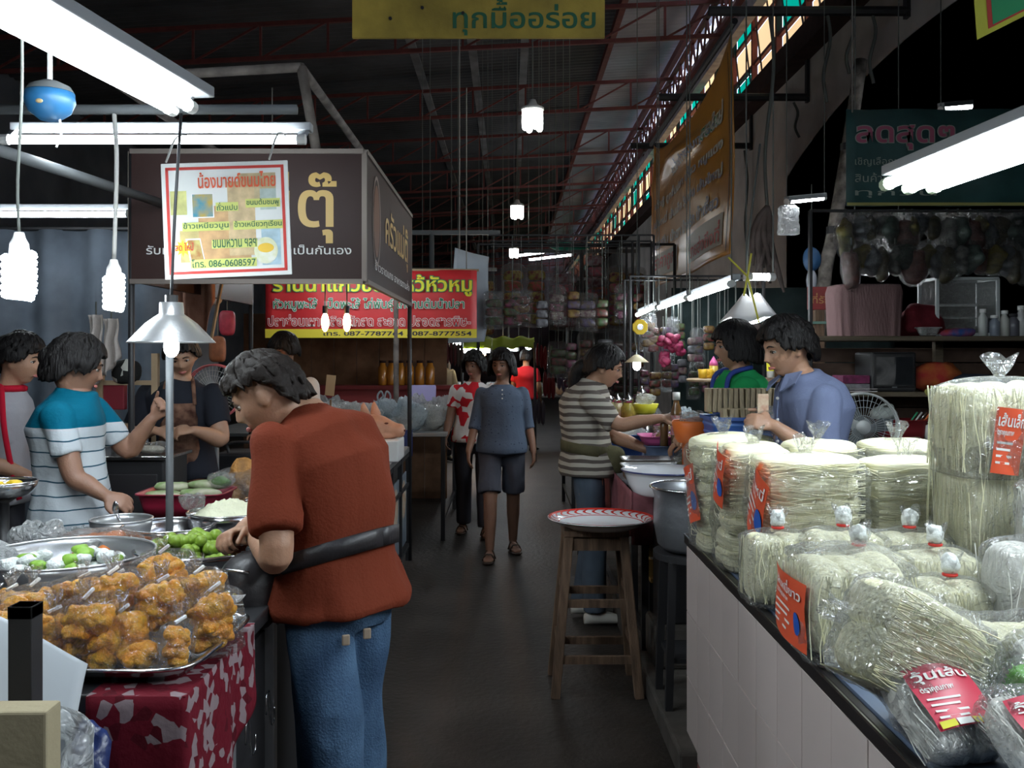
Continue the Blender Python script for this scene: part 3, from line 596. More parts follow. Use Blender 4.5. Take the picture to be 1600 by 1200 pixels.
# ================================================================ PEOPLE
def skinmat(n, c): 
    m = M(n, c, .5, bump=.15, bscale=120, var=.12, scale=14); b = m.node_tree.nodes['Principled BSDF']
    b.inputs['Subsurface Weight'].default_value = .08; b.inputs['Subsurface Radius'].default_value = (.01, .004, .002); return m
sk1 = skinmat('warm skin', (.42, .235, .15)); sk2 = skinmat('brown skin', (.27, .14, .09)); sk3 = skinmat('fair skin', (.66, .42, .30))
m_hair = M('black hair', (.006, .005, .005), .5, bump=.7, bscale=26, stretch=(6, 6, .8), spec=.22); m_hairb = M('dark brown hair', (.013, .009, .007), .6, bump=.8, bscale=40, spec=.22)
m_lip = M('lips', (.42, .13, .11), .4); m_eye = M('eye white', (.7, .68, .65), .2); m_iris = M('dark iris', (.02, .012, .01), .1)
def remeshed(mb, vox, smooth=4, fold=0., fs=6., seed=0, stretch=(1, 1, .6)):
    me = bpy.data.meshes.new('tmp'); me.from_pydata(mb.v, [], mb.f); me.update()
    bm = bmesh.new(); bm.from_mesh(me); bmesh.ops.recalc_face_normals(bm, faces=bm.faces); bm.to_mesh(me); bm.free()
    o = bpy.data.objects.new('tmp', me); C.objects.link(o)
    r = o.modifiers.new('r', 'REMESH'); r.mode = 'VOXEL'; r.voxel_size = vox; r.use_smooth_shade = True
    if smooth: s = o.modifiers.new('s', 'SMOOTH'); s.iterations = smooth; s.factor = .5
    bpy.context.view_layer.update()
    out = bpy.data.meshes.new_from_object(o.evaluated_get(bpy.context.evaluated_depsgraph_get()))
    bpy.data.objects.remove(o); bpy.data.meshes.remove(me)
    if fold:
        off = Vector((seed * 7.7, seed * 3.3, seed))
        for v, nn in zip(out.vertices, [Vector(x.vector) for x in out.vertex_normals]):
            q = Vector((v.co.x * stretch[0], v.co.y * stretch[1], v.co.z * stretch[2])) * fs + off
            d = noise.noise(q + Vector((0, 0, 0)) + .6 * noise.noise_vector(q * .7)); v.co += nn * fold * (d if d < 0 else (1 - abs(1 - 2 * d)) * .6)
        out.update()
    return out
def put(me, name, mat, root):
    me.name = name; me.materials.clear(); me.materials.append(mat); o = bpy.data.objects.new(name, me); C.objects.link(o)
    me.transform(Matrix.Translation(-world_of(root))); o.parent = root; return o
g2 = lambda x, s: math.exp(-(x / s) ** 2)
def head_pt(az, po, k=1.):
    """local: x right, y towards the face, z up; az from the face direction"""
    dx, dy, dz = math.sin(az) * math.sin(po), math.cos(az) * math.sin(po), math.cos(po)
    x, y, z = .074 * dx, (.090 if dy > 0 else .102) * dy, .116 * dz
    if dz < 0:
        q = -dz; x *= 1 - .40 * q ** 1.6
        y *= (1 - .50 * q ** 1.2) if dy < 0 else (1 - .06 * q)
        if dy > 0: z = z * (1 + .04 * dy)
    if dy > 0:
        fr = min(1, dy * 1.6)
        y += fr * (.026 * g2(x, .0095) * (max(0, 1 - abs(z + .030) / .012) ** .7 * .9 if z < -.030 else max(0, 1 - (z + .030) / .052)) + .010 * g2(abs(x) - .013, .007) * g2(z + .034, .010)
                   - .011 * g2(abs(x) - .031, .017) * g2(z - .004, .013) + .006 * g2(z - .030, .012) * g2(x, .05)
                   + .008 * g2(x, .022) * (g2(z + .058, .0055) + g2(z + .069, .006)) - .005 * g2(x, .03) * g2(z + .079, .007)
                   + .010 * g2(x, .022) * g2(z + .098, .016) + .005 * g2(abs(x) - .043, .018) * g2(z + .025, .02))
    return Vector((x, y, z)) * k
def frame3(fwd, up=(0, 0, 1)):
    f = Vector(fwd).normalized(); u = Vector(up); r = f.cross(u).normalized(); u = r.cross(f).normalized()
    return Matrix((r, f, u)).transposed()          # columns: right, forward, up
def head_mb(mb, c, R, k=1.):
    n, m = 72, 64
    V = [c + R @ head_pt(2 * PI * j / n, PI * i / m, k) for i in range(1, m) for j in range(n)] + [c + R @ head_pt(0, .0001, k), c + R @ head_pt(0, PI - .0001, k)]
    Fc = [(i * n + j, (i + 1) * n + j, (i + 1) * n + (j + 1) % n, i * n + (j + 1) % n) for i in range(m - 2) for j in range(n)]
    t, b_ = len(V) - 2, len(V) - 1; o = (m - 2) * n
    Fc += [(t, j, (j + 1) % n) for j in range(n)] + [(b_, o + (j + 1) % n, o + j) for j in range(n)]
    mb.add(V, Fc)
    for s in (-1, 1): mb.blob(c + R @ (Vector((s * .076, -.008, -.006)) * k), (.010 * k, .019 * k, .032 * k), 10, 8, R=R @ Matrix.Rotation(-.2, 3, 'X'))
def hair_mesh(root, c, R, k, style, mat, seed=0):
    """cap of hair: zf, zs, zb are the heights of its edge at forehead, sides, back; puff its thickness; curl its roughness"""
    zf, zs, zb, puff, curl = style[:5]; wide = style[5] if len(style) > 5 else 0.
    n, m = 80, 26; a_, bf, bb, cc = .074 + puff, .088 + puff * .8, .102 + puff * 1.15, .116 + puff * .9
    V = []
    for j in range(n):
        az = 2 * PI * j / n; w_ = abs((az + PI) % (2 * PI) - PI) / PI        # 0 at the face, 1 at the back
        if w_ < .20: ze = zf
        elif w_ < .42: s = (w_ - .20) / .22; s = s * s * (3 - 2 * s); ze = zf + (zs - zf) * s
        else: s = max(0, (w_ - .54) / .2); s = min(1, s); s = s * s * (3 - 2 * s); ze = zs + (zb - zs) * s
        strand = .004 * math.sin(az * 23 + seed) + .003 * math.sin(az * 41)
        ze += strand * 1.5
        b_ = bf if w_ < .5 else bb
        tt = math.acos(max(-1, min(1, ze / cc))) if ze > 0 else PI / 2
        L1 = tt; L2 = max(0., -ze) / cc
        for i in range(1, m + 1):
            q = (L1 + L2) * i / m
            if q <= L1: th, dz = q, 0.
            else: th, dz = L1, (q - L1) * cc
            x = a_ * math.sin(az) * math.sin(th); y = b_ * math.cos(az) * math.sin(th); z = cc * math.cos(th) - dz
            if dz > 0:
                kk = 1 + wide * math.sin(min(1, dz / .1) * PI * .6) - .9 * max(0, dz - .05) * (2.2 if wide < .05 else .8); x *= kk; y *= kk
            p = Vector((x, y, z)); nn = p.normalized()
            p += nn * (curl * noise.noise(p * (38 if curl > .006 else 20) + Vector((seed, 0, 0))) + .0035 * math.sin(az * 31 + 4 * noise.noise(p * 20)) * min(1, th))
            V.append(c + R @ (p * k))
    V.append(c + R @ (Vector((0, 0, cc)) * k)); top = len(V) - 1
    Fc = [(j * m + i, j * m + i + 1, ((j + 1) % n) * m + i + 1, ((j + 1) % n) * m + i) for j in range(n) for i in range(m - 1)] + [(top, j * m, ((j + 1) % n) * m) for j in range(n)]
    mb = MB().add(V, Fc); o = mb.build('hair', mat, root, smooth=True); q = o.modifiers.new('solid', 'SOLIDIFY'); q.thickness = .016 * k; q.offset = -1
    return o
def hand_mb(mb, wr, d, nrm, s=1, curl=.35, k=1., spread=.10):
    """wr wrist, d towards the fingertips, nrm out of the back of the hand, s=+1 when the thumb lies on the side d x nrm"""
    d = Vector(d).normalized(); nrm = Vector(nrm); nrm = (nrm - d * nrm.dot(d)).normalized(); sd = d.cross(nrm) * s
    mb.loft([(wr - d * .01 * k, sd * .026 * k, nrm * .019 * k), (wr + d * .02 * k, sd * .031 * k, nrm * .017 * k), (wr + d * .055 * k, sd * .040 * k, nrm * .015 * k), (wr + d * .085 * k, sd * .039 * k, nrm * .012 * k), (wr + d * .093 * k, sd * .034 * k, nrm * .008 * k)], 14)
    for i, L in enumerate((.070, .078, .073, .058)):
        o = wr + d * (.080 - .004 * abs(i - 1.3)) * k + sd * (.030 - .0205 * i) * k; a = 0.; P = [o - d * .02 * k, o]; dd = d + sd * spread * (1.5 - i) * .6
        for seg, fr_ in enumerate((.45, .32, .23)):
            a += curl * (1.0 if seg == 0 else 1.15); P.append(P[-1] + (dd * math.cos(a) - nrm * math.sin(a)).normalized() * L * fr_ * k)
        mb.tube(catmull(P, 3), [(.0098 - .0026 * q / 12) * k for q in range(13)], 8); mb.blob(P[-1], .0072 * k, 8, 6)
    o = wr + d * .022 * k + sd * .026 * k - nrm * .004 * k
    P = [o - sd * .012 * k, o + (d * .5 + sd * .75) * .028 * k, o + (d * .8 + sd * .62) * .058 * k - nrm * .010 * k, o + (d * 1.05 + sd * .48) * .078 * k - nrm * (.018 + .02 * curl) * k]
    mb.tube(catmull(P, 3), [(.0145 - .006 * q / 9) * k for q in range(10)], 8); mb.blob(P[-1], .0088 * k, 8, 6)
def spine_rings(S, lat, prof, inf=0.):
    """S: spine points; lat: sideways unit vector; prof: (t, half width, half depth[, forward shift])"""
    cp = catmull(S, 8); L = [0.]
    for a, b_ in zip(cp, cp[1:]): L.append(L[-1] + (b_ - a).length)
    R = []
    for q in prof:
        t = q[0] * L[-1]; i = max(0, min(len(cp) - 2, next((j for j in range(len(L) - 1) if L[j + 1] >= t), len(cp) - 2)))
        u = (t - L[i]) / max(1e-6, L[i + 1] - L[i]); c = cp[i].lerp(cp[i + 1], u) if u <= 1 else cp[-1] + (cp[-1] - cp[-2]).normalized() * (t - L[-1])
        d = (cp[i + 1] - cp[i]).normalized(); l = (lat - d * lat.dot(d)).normalized(); f = d.cross(l) * -1
        if q[0] < 0: c = cp[0] + (cp[1] - cp[0]).normalized() * t
        R.append((c + f * (q[3] if len(q) > 3 else 0), l * (q[1] + inf), f * (q[2] + inf), .85))
    return R
FEM = [(-.08, .10, .09), (0, .165, .125), (.12, .172, .125), (.33, .145, .112, .004), (.5, .143, .115, .008), (.68, .158, .128, .016), (.84, .158, .108, .006), (.93, .13, .075), (1., .075, .055), (1.06, .05, .048)]
def limb(mb, P, r, n=12): 
    Q = catmull(P, 4); m = len(Q); k = len(r) - 1
    rr = [r[min(k, int(i * k / (m - 1)))] + (r[min(k, int(i * k / (m - 1)) + 1)] - r[min(k, int(i * k / (m - 1)))]) * ((i * k / (m - 1)) % 1) for i in range(m)]
    mb.tube(Q, rr, n); mb.blob(Q[0], rr[0] * .97, n, 8); mb.blob(Q[-1], rr[-1] * .97, n, 8)
def sub(P, t):                                     # part of a bent arm or leg up to t of its length
    Q = catmull(P, 6); L = sum((a - b_).length for a, b_ in zip(Q, Q[1:])) * t; out = [Q[0]]
    for a, b_ in zip(Q, Q[1:]):
        l = (b_ - a).length
        if l > L: out.append(a.lerp(b_, L / l)); break
        out.append(b_); L -= l
    return out
def person(label, pos, face, S, head, look, up, arms, legs, skin, shirt, bottom, hair, k=1., prof=FEM, build=1., sleeve=.4, hem=-.10, leg_t=1., shoes=None, vox=.0065, hands=((.4, 1), (.4, 1)), extras=None, seed=1, thick=1., fold=.012, group=None, eyes=True, shirt_name='shirt', bottom_name='trousers', leg_w=.0):
    """S spine pelvis..neck; head centre; arms = ((shoulder, elbow, wrist, finger dir, back-of-hand dir) x2); legs = ((hip, knee, ankle, toe dir) x2)"""
    t = thing('person', label, 'person', pos, group); face = Vector((face[0], face[1], 0)).normalized(); lat = face.cross(Vector((0, 0, 1))).normalized()
    S = [Vector(p) for p in S]; prof = [(q[0], q[1] * build, q[2] * build) + tuple(q[3:]) for q in prof]
    R = frame3(look, up); hc = Vector(head)
    b = MB(); b.loft(spine_rings(S, lat, prof), 24)
    nb = S[-1] - (S[-1] - S[-2]).normalized() * .02; nt = hc + R @ (Vector((0, -.030, -.045)) * k)
    b.tube([nb, nb.lerp(nt, .5), nt], [.056 * k, .050 * k, .052 * k], 14); head_mb(b, hc, R, k)
    for (sh, el, wr, fd, bn), (cu, sd) in zip(arms, hands):
        sh, el, wr = Vector(sh), Vector(el), Vector(wr)
        limb(b, [sh, sh.lerp(el, .5), el, el.lerp(wr, .45), wr], [.050 * k * thick, .047 * k * thick, .042 * k * thick, .039 * k * thick, .026 * k])
        hand_mb(b, wr, fd, bn, sd, cu, k * .95)
    for hp, kn, an, td in legs:
        hp, kn, an = Vector(hp), Vector(kn), Vector(an); td = Vector(td).normalized()
        limb(b, [hp, hp.lerp(kn, .5), kn, kn.lerp(an, .4), an], [.085 * build, .075 * build, .055 * k, .052 * k, .034 * k])
        if an.z < .2:
            l = Vector((0, 0, 1)).cross(td)
            b.loft([(an + Vector((0, 0, -.045)) - td * .045, l * .022, Vector((0, 0, .022))), (an + Vector((0, 0, -.035)) - td * .02, l * .03, Vector((0, 0, .035))), (an + Vector((0, 0, -.045)) + td * .06, l * .038, Vector((0, 0, .026))), (an + Vector((0, 0, -.056)) + td * .13, l * .042, Vector((0, 0, .014))), (an + Vector((0, 0, -.06)) + td * .165, l * .03, Vector((0, 0, .009)))], 12)
    put(remeshed(b, vox, 3), 'body', skin, t)
    # upper clothing
    c = MB(); pr = [q for q in prof if q[0] >= hem and q[0] <= 1.0]
    h0 = S[0] + (S[1] - S[0]).normalized() * hem
    cl = [(hem, .180 * build, .142 * build), (hem * .4, .188 * build, .148 * build), (.03, .180 * build, .140 * build)] + [q for q in prof if q[0] > .05 and q[0] < .9] + [(.93, .136 * build, .084), (.985, .082 * k, .066 * k), (1.03, .060 * k, .058 * k)]
    c.loft(spine_rings(S, lat, cl, .019), 28)
    for (sh, el, wr, fd, bn) in arms:
        P = sub([Vector(sh), Vector(sh).lerp(Vector(el), .5), Vector(el), Vector(wr)], sleeve); m = len(P)
        c.tube(P, [(.064 - .006 * i / m) * k * thick for i in range(m)], 14); c.blob(P[0], .063 * k * thick, 14, 10)
    put(remeshed(c, vox * 1.15, 4, fold, 7., seed), shirt_name, shirt, t)
    # lower clothing
    if bottom:
        c = MB(); c.loft(spine_rings(S, lat, [(-.16, .12 * build, .10 * build), (-.06, .166 * build, .124 * build), (.10, .155 * build, .112 * build)], .008), 24)
        for hp, kn, an, td in legs:
            P = sub([Vector(hp), Vector(hp).lerp(Vector(kn), .5), Vector(kn), Vector(an)], leg_t); m = len(P)
            c.tube(P, [(.090 - (.026 - leg_w * .8) * i / m) * build for i in range(m)], 16); c.blob(P[0], .088 * build, 14, 10)
        put(remeshed(c, vox * 1.2, 5, fold * .9, 8., seed + 3), bottom_name, bottom, t)
    if shoes:
        for hp, kn, an, td in legs:
            an = Vector(an); td = Vector(td).normalized(); l = Vector((0, 0, 1)).cross(td); z = Vector((0, 0, 1))
            if shoes[0] == 'sandal':
                so = MB().loft([(an - z * .068 - td * .06, l * .030, td * .0 + z * .010), (an - z * .068 - td * .03, l * .038, z * .011), (an - z * .070 + td * .07, l * .044, z * .010), (an - z * .071 + td * .15, l * .044, z * .009), (an - z * .071 + td * .185, l * .022, z * .008)], 12).build('sandal', shoes[1], t, smooth=True)
                for f in (.10, .02): MB().tube(catmull([an - z * .065 + td * f + l * .044, an - z * (.010 if f < .05 else .022) + td * f + l * .025, an - z * (.004 if f < .05 else .018) + td * f, an - z * (.010 if f < .05 else .022) + td * f - l * .025, an - z * .065 + td * f - l * .044], 3), .006, 6).build('strap', shoes[1], so, smooth=True)
            else:
                MB().loft([(an - z * .045 - td * .065, l * .022, z * .028), (an - z * .030 - td * .03, l * .038, z * .045), (an - z * .035 + td * .05, l * .044, z * .040), (an - z * .050 + td * .13, l * .047, z * .025), (an - z * .056 + td * .19, l * .034, z * .016), (an - z * .058 + td * .205, l * .018, z * .010)], 16).build('shoe', shoes[1], t, smooth=True)
    hair_mesh(t, hc, R, k, hair[0], hair[1], seed)
    L = lambda x, y, z: hc + R @ (Vector((x, y, z)) * k)
    if eyes:
        for s in (-1, 1):
            e = MB().blob(L(s * .031, .0705, .004), (.0125 * k, .010 * k, .0062 * k), 12, 8, R=R).build('eye', m_eye, t, smooth=True)
            MB().blob(L(s * .031, .0785, .003), (.0058 * k, .004 * k, .0056 * k), 10, 6, R=R).build('iris', m_iris, e, smooth=True)
            MB().tube(catmull([L(s * .016, .0800, .003), L(s * .030, .0845, .0105), L(s * .045, .074, .004)], 4), .0019 * k, 6).build('eyelash', m_iris, t, smooth=True)
            MB().tube(catmull([L(s * .014, .092, .025), L(s * .030, .090, .031), L(s * .049, .078, .025)], 4), [.0022 * k, .003 * k, .003 * k, .003 * k, .003 * k, .003 * k, .003 * k, .002 * k, .0012 * k], 6).build('eyebrow', hair[1], t, smooth=True)
        MB().loft([(L(x, .0905 - abs(x) * .42 - x * x * 8, -.0635), R @ Vector((0, .0052 * w_, 0)), R @ Vector((0, 0, .0078 * w_))) for x, w_ in ((-.022, .2), (-.015, .8), (-.007, 1.), (0, .92), (.007, 1.), (.015, .8), (.022, .2))], 10).build('lips', m_lip, t, smooth=True)
    if extras: extras(t, L, R, lat, face)
    return t
V3 = lambda *a: Vector(a)
def stand(x, y, ang, k=1., z0=0., lean=.0, gap=.09, stride=0.):
    """feet, hips, spine and shoulders for an upright figure at x, y looking along ang (degrees, 0 = towards the camera, 90 = towards +x)"""
    f = Vector((math.sin(math.radians(ang)), -math.cos(math.radians(ang)), 0)); l = f.cross(Vector((0, 0, 1))); o = Vector((x, y, z0)); z = Vector((0, 0, 1))
    pel = o + z * .90 * k; chest = o + z * 1.20 * k + f * lean * .6; neck = o + z * 1.385 * k + f * lean
    P = dict(f=f, l=l, o=o, pel=pel, S=[pel, o + z * 1.04 * k + f * lean * .25, chest, neck], sh=[neck - z * .055 * k + l * s * .155 * k for s in (-1, 1)], head=neck + z * .165 * k + f * (.035 + lean * .3))
    P['legs'] = [(pel + l * s * gap - z * .04, o + z * .48 * k + l * s * (gap + .005) + f * (.02 + s * stride * .6), o + z * .085 + l * s * (gap + .01) + f * s * stride, f + l * s * .15) for s in (-1, 1)]
    return P
# ---- rust shirt stallholder, nearest
denim = M('blue denim', (.075, .14, .235), .85, var=.45, scale=7, bump=.5, bscale=160, col2=(.035, .07, .13)); rust = M('rust cotton', (.15, .029, .013), .85, bump=.25, bscale=120, var=.12, scale=3)
Yr = 2.78
f = V3(-.86, .50, 0).normalized(); l = f.cross(V3(0, 0, 1))          # l points to the far (right hand) side
pel = V3(-.47, Yr, .86); S = [pel, V3(-.475, Yr, 1.02), V3(-.492, Yr, 1.20), V3(-.575, Yr + .03, 1.375)]
nl = -l if (-l).y < 0 else l; fl_ = -nl                                  # nl: towards the camera side
shn = V3(-.545, Yr, 1.30) + nl * .165; shf = V3(-.56, Yr, 1.30) + fl_ * .155
eln = V3(-.60, Yr - .22, 1.015); wrn = V3(-.715, Yr + .0, 1.02)
elf = V3(-.70, Yr + .17, 1.06); wrf = V3(-.76, Yr + .04, 1.04)
hipn, hipf = pel + nl * .085 - V3(0, 0, .03), pel + fl_ * .085 - V3(0, 0, .03)
legs = [(hipn, V3(-.475, Yr - .10, .46), V3(-.47, Yr - .12, .085), f), (hipf, V3(-.44, Yr + .06, .46), V3(-.42, Yr + .10, .085), f)]
def ex_rust(t, L, R, lat, face):
    bk = M('black nylon', (.02, .018, .02), .45, bump=.3, bscale=40); ctr = V3(-.475, Yr, .985)
    pts = []
    for k in range(37):                                                  # the belt of the waist pouch, slung from the back down to the front
        a = 2 * PI * k / 36; q = -face * math.cos(a) * .162 + nl * math.sin(a) * .194
        pts.append(ctr + q + V3(0, 0, .055 * math.cos(a) + .0))
    MB().grid(lambda u, v: ctr + (pts[int(round(u * 36)) % 36] - ctr) * 1.0 + V3(0, 0, (v - .5) * .052), 36, 2).build('pouch_strap', bk, t, smooth=True, solid=.006)
    q = ctr + face * .17 + nl * .15 + V3(0, 0, -.10)
    bg = MB().blob(q, (.085, .115, .115), 20, 14, .10, 9, 3, .8, R=frame3(nl)).build('waist_pouch', bk, t, smooth=True)
    MB().tube(catmull([q + nl * .09 + face * .03 + V3(0, 0, .06), q + nl * .115 + V3(0, 0, .075), q + nl * .09 - face * .06 + V3(0, 0, .07)], 4), .004, 6).build('zip', m_steel, bg, smooth=True)
    for dx in (.0, .055):
        o = V3(-.425 + dx, Yr - .158 + dx * .35, .772 + .012 * (dx > 0)); MB().box(o, (.022, .008, .030), rz=.3).build('worn_patch', M('frayed patch', (.30, .24, .18), .9), t, bevel=.004)
rustp = person('person in a rust T-shirt and jeans with a black waist pouch bending over the counter', (-.45, Yr, 0), f, S, V3(-.682, Yr - .02, 1.43), (-1, -.06, -.55), (-.5, 0, 1), ((shn, eln, wrn, V3(-.75, .45, -.05), V3(.3, -.6, .7)), (shf, elf, wrf, V3(-.4, -.75, -.1), V3(-.3, .2, .9))),
    legs, sk1, rust, denim, ((.058, .045, -.058, .015, .012), m_hairb), k=.96, build=1.05, sleeve=.42, hem=-.07, vox=.006, hands=((.75, 1), (.75, -1)), extras=ex_rust, seed=2, thick=1.12, fold=.020, shirt_name='t_shirt', bottom_name='jeans', leg_w=.025, shoes=('shoe', m_black))

rustp.location.x -= .02
# ---- walking woman in blue grey, face to the camera
P = stand(-.055, 7.42, 4, .948, stride=.17); o, fd, lt = P['o'], P['f'], P['l']
bgm = PATTERN('blue grey dotted knit', 'dots', ((.035, .05, .08), (.095, .125, .18)), 26, thresh=.13)
def ex_walk(t, L, R, lat, face):
    for k in range(3): MB().blob(V3(-.05, 7.42 - .142 + .006 * k, 1.285 - .032 * k), .006, 8, 6).build('button', m_white, t, smooth=True)
def walker(P, ang1=0): return P
person('woman in a dotted blue grey top and grey shorts walking up the aisle', P['o'], fd, P['S'], P['head'], fd + V3(-.42, 0, -.08), (0, 0, 1),
    ((P['sh'][0] + V3(0, 0, -.01), o + V3(-.245, -.02, 1.07), o + V3(-.262, -.10, .865), V3(-.02, -.1, -1), V3(-1, -.2, 0)) if lt.x < 0 else (P['sh'][1], o + V3(-.245, -.02, 1.07), o + V3(-.262, -.10, .865), V3(-.02, -.1, -1), V3(-1, -.2, 0)),
     (P['sh'][1] if lt.x < 0 else P['sh'][0], o + V3(.225, .05, 1.06), o + V3(.262, .02, .865), V3(.05, .0, -1), V3(1, -.2, 0))) if False else
    (((o + V3(-.155, 0, 1.255)), o + V3(-.205, -.02, 1.02), o + V3(-.25, -.12, .82), V3(-.02, -.1, -1), V3(-1, -.2, 0)), ((o + V3(.155, 0, 1.255)), o + V3(.21, .03, 1.01), o + V3(.245, -.03, .81), V3(.05, .0, -1), V3(1, -.2, 0))),
    P['legs'], sk2, bgm, M('grey shorts', (.085, .09, .115), .85, var=.2, bump=.2), ((.050, -.075, -.085, .020, .003, .10), m_hair), k=.97, build=1.0, sleeve=.62, hem=-.12, leg_t=.44, leg_w=.034, shoes=('sandal', M('brown leather', (.05, .03, .02), .5)), vox=.0075, hands=((.3, 1), (.3, -1)), extras=ex_walk, seed=5, thick=.86, bottom_name='shorts', shirt_name='knit_top')
# ---- the woman behind her
P = stand(-.30, 8.3, 0, .94, stride=-.12); o = P['o']
person('person in a red and white flowered shirt half hidden behind the walking woman', o, P['f'], P['S'], P['head'], (-.5, -1, -.1), (0, 0, 1), (((o + V3(-.155, 0, 1.24)), o + V3(-.205, -.02, 1.02), o + V3(-.24, -.1, .86), V3(0, 0, -1), V3(-1, 0, 0)), ((o + V3(.155, 0, 1.24)), o + V3(.21, 0, 1.0), o + V3(.23, -.1, .86), V3(0, 0, -1), V3(1, 0, 0))),
    P['legs'], sk2, PATTERN('red and white flowered cotton', 'blotch', ((.55, .02, .03), (.7, .66, .64)), 16, thresh=.52), M('dark trousers', (.03, .03, .04)), ((.05, -.05, -.07, .022, .012), m_hair), k=.96, sleeve=.36, vox=.010, seed=7, shoes=('sandal', M('brown leather', (.05, .03, .02))))
# ---- striped shirt woman reaching over the counter
Ys = 5.6
f = V3(.97, .10, 0).normalized(); l = V3(-.1, .97, 0)
S = [V3(.405, Ys, .93), V3(.40, Ys, 1.08), V3(.395, Ys, 1.22), V3(.44, Ys, 1.385)]
stripe = PATTERN('olive and cream stripes', 'bands', ((.10, .085, .075), (.42, .39, .33)), 23, thresh=.48)
def ex_str(t, L, R, lat, face):
    sp = M('silver spectacle rims', (.6, .5, .3), .25, .9)
    for s in (-1, 1): MB().tube([L(s * .031 + .019 * math.cos(a), .099, .0 + .015 * math.sin(a)) for a in [2 * PI * i / 16 for i in range(17)]], .0013, 5).build('spectacle_rim', sp, t); MB().tube([L(s * .050, .098, .004), L(s * .078, .02, .008), L(s * .08, -.01, .0)], .0014, 5).build('spectacle_arm', sp, t)
    MB().tube([L(-.012, .1, .003), L(.012, .1, .003)], .0013, 5).build('spectacle_bridge', sp, t)
    MB().tube(catmull([L(0, -.10, .0), L(0, -.155, -.06), L(0, -.15, -.16), L(0, -.13, -.27)], 5), [.035, .05, .052, .05, .048, .046, .044, .04, .04, .035, .035, .03, .028, .02, .015, .01], 12).build('ponytail', m_hair, t, smooth=True)
    ol = M('olive canvas', (.12, .11, .06), .8, var=.4, bump=.4); ctr = V3(.40, Ys, 1.01)
    MB().grid(lambda u, v: ctr + face * math.cos(u * 2 * PI) * .15 + lat * math.sin(u * 2 * PI) * .20 + V3(0, 0, .05 * (v - .5) * 1.2 - .02 * math.cos(u * 2 * PI)), 36, 2).build('pouch_strap', ol, t, smooth=True, solid=.006)
    MB().blob(ctr + face * .135 + V3(0, -.12, -.06), (.085, .06, .085), 16, 12, .12, 12, 4, .75).build('waist_pouch', ol, t, smooth=True)
sh1, sh2 = V3(.405, Ys - .175, 1.30), V3(.435, Ys + .17, 1.32)
t = person('woman in an olive and cream striped T-shirt reaching over the food counter', (.40, Ys, .0), f, S, V3(.505, Ys - .02, 1.475), f + V3(0, -.22, -.22), (0, 0, 1),
    ((sh1, V3(.56, Ys - .26, 1.165), V3(.79, Ys - .28, 1.20), V3(1, -.05, .1), V3(0, -.5, .85)), (sh2, V3(.56, Ys + .02, 1.08), V3(.735, Ys - .10, 1.01), V3(1, 0, -.25), V3(.2, 0, 1))),
    ((V3(.405, Ys - .085, .89), V3(.43, Ys - .09, .50), V3(.44, Ys - .10, .085), f), (V3(.405, Ys + .085, .89), V3(.44, Ys + .09, .50), V3(.38, Ys + .12, .085), f)), sk1, stripe, M('washed jeans', (.10, .13, .17), .85, var=.3),
    ((.062, .0, -.05, .018, .004), m_hair), k=1.0, build=1.02, sleeve=.42, hem=-.16, hands=((.45, 1), (.2, 1)), extras=ex_str, seed=9, shoes=('shoe', M('white canvas', (.62, .60, .55), .8)), shirt_name='t_shirt', bottom_name='jeans', vox=.0065)
t.location += V3(.055, 0, 0)
# ---- stall woman in a blue grey blouse, holding a packet
Yb = 4.05; f = V3(-.90, -.22, 0).normalized()
S = [V3(1.26, Yb, 1.0), V3(1.265, Yb, 1.14), V3(1.275, Yb, 1.30), V3(1.235, Yb, 1.46)]
blouse = M('blue grey cotton blouse', (.15, .18, .29), .8, bump=.25, bscale=100, var=.15, scale=4)
def ex_bl(t, L, R, lat, face):
    n = frame3(face)
    for s in (-1, 1):
        MB().poly([V3(1.235, Yb, 1.485) + face * .04 + lat * s * .065, V3(1.235, Yb, 1.47) + face * .085 + lat * s * .015, V3(1.235, Yb, 1.40) + face * .135 + lat * s * .055, V3(1.235, Yb, 1.435) + face * .095 + lat * s * .105], face + V3(0, 0, .4), .006).build('collar', blouse, t)
    for z in (1.37, 1.28, 1.19): MB().blob(V3(1.262, Yb, z) + face * .142, .007, 8, 6).build('button', m_white, t, smooth=True)
    MB().tube([V3(1.262, Yb, 1.42) + face * .134, V3(1.265, Yb, 1.30) + face * .147, V3(1.262, Yb, 1.06) + face * .146], .0035, 5).build('placket', blouse, t)
sh1, sh2 = V3(1.285, Yb - .155, 1.375), V3(1.225, Yb + .16, 1.39)
person('short-haired woman in a blue grey blouse working behind the noodle bags', (1.26, Yb, .10), f, S, V3(1.165, Yb - .01, 1.575), f + V3(0, 0, -.22), (0, 0, 1),
    ((sh1, V3(1.25, Yb - .21, 1.135), V3(1.075, Yb - .16, 1.265), V3(-1, .0, .25), V3(-.1, -.85, .5)), (sh2, V3(1.17, Yb + .08, 1.12), V3(1.055, Yb - .08, 1.14), V3(-1, -.15, .3), V3(-.2, -.2, -1))),
    ((V3(1.26, Yb - .085, .96), V3(1.25, Yb - .09, .55), V3(1.26, Yb - .09, .185), f), (V3(1.26, Yb + .085, .96), V3(1.25, Yb + .09, .55), V3(1.26, Yb + .09, .185), f)), sk1, blouse, M('dark trousers', (.03, .03, .04)),
    ((.058, -.0, -.065, .022, .010), m_hair), k=1.0, sleeve=.40, hem=-.10, hands=((.6, 1), (.5, -1)), extras=ex_bl, seed=11, shirt_name='blouse', vox=.006, shoes=('sandal', m_black))
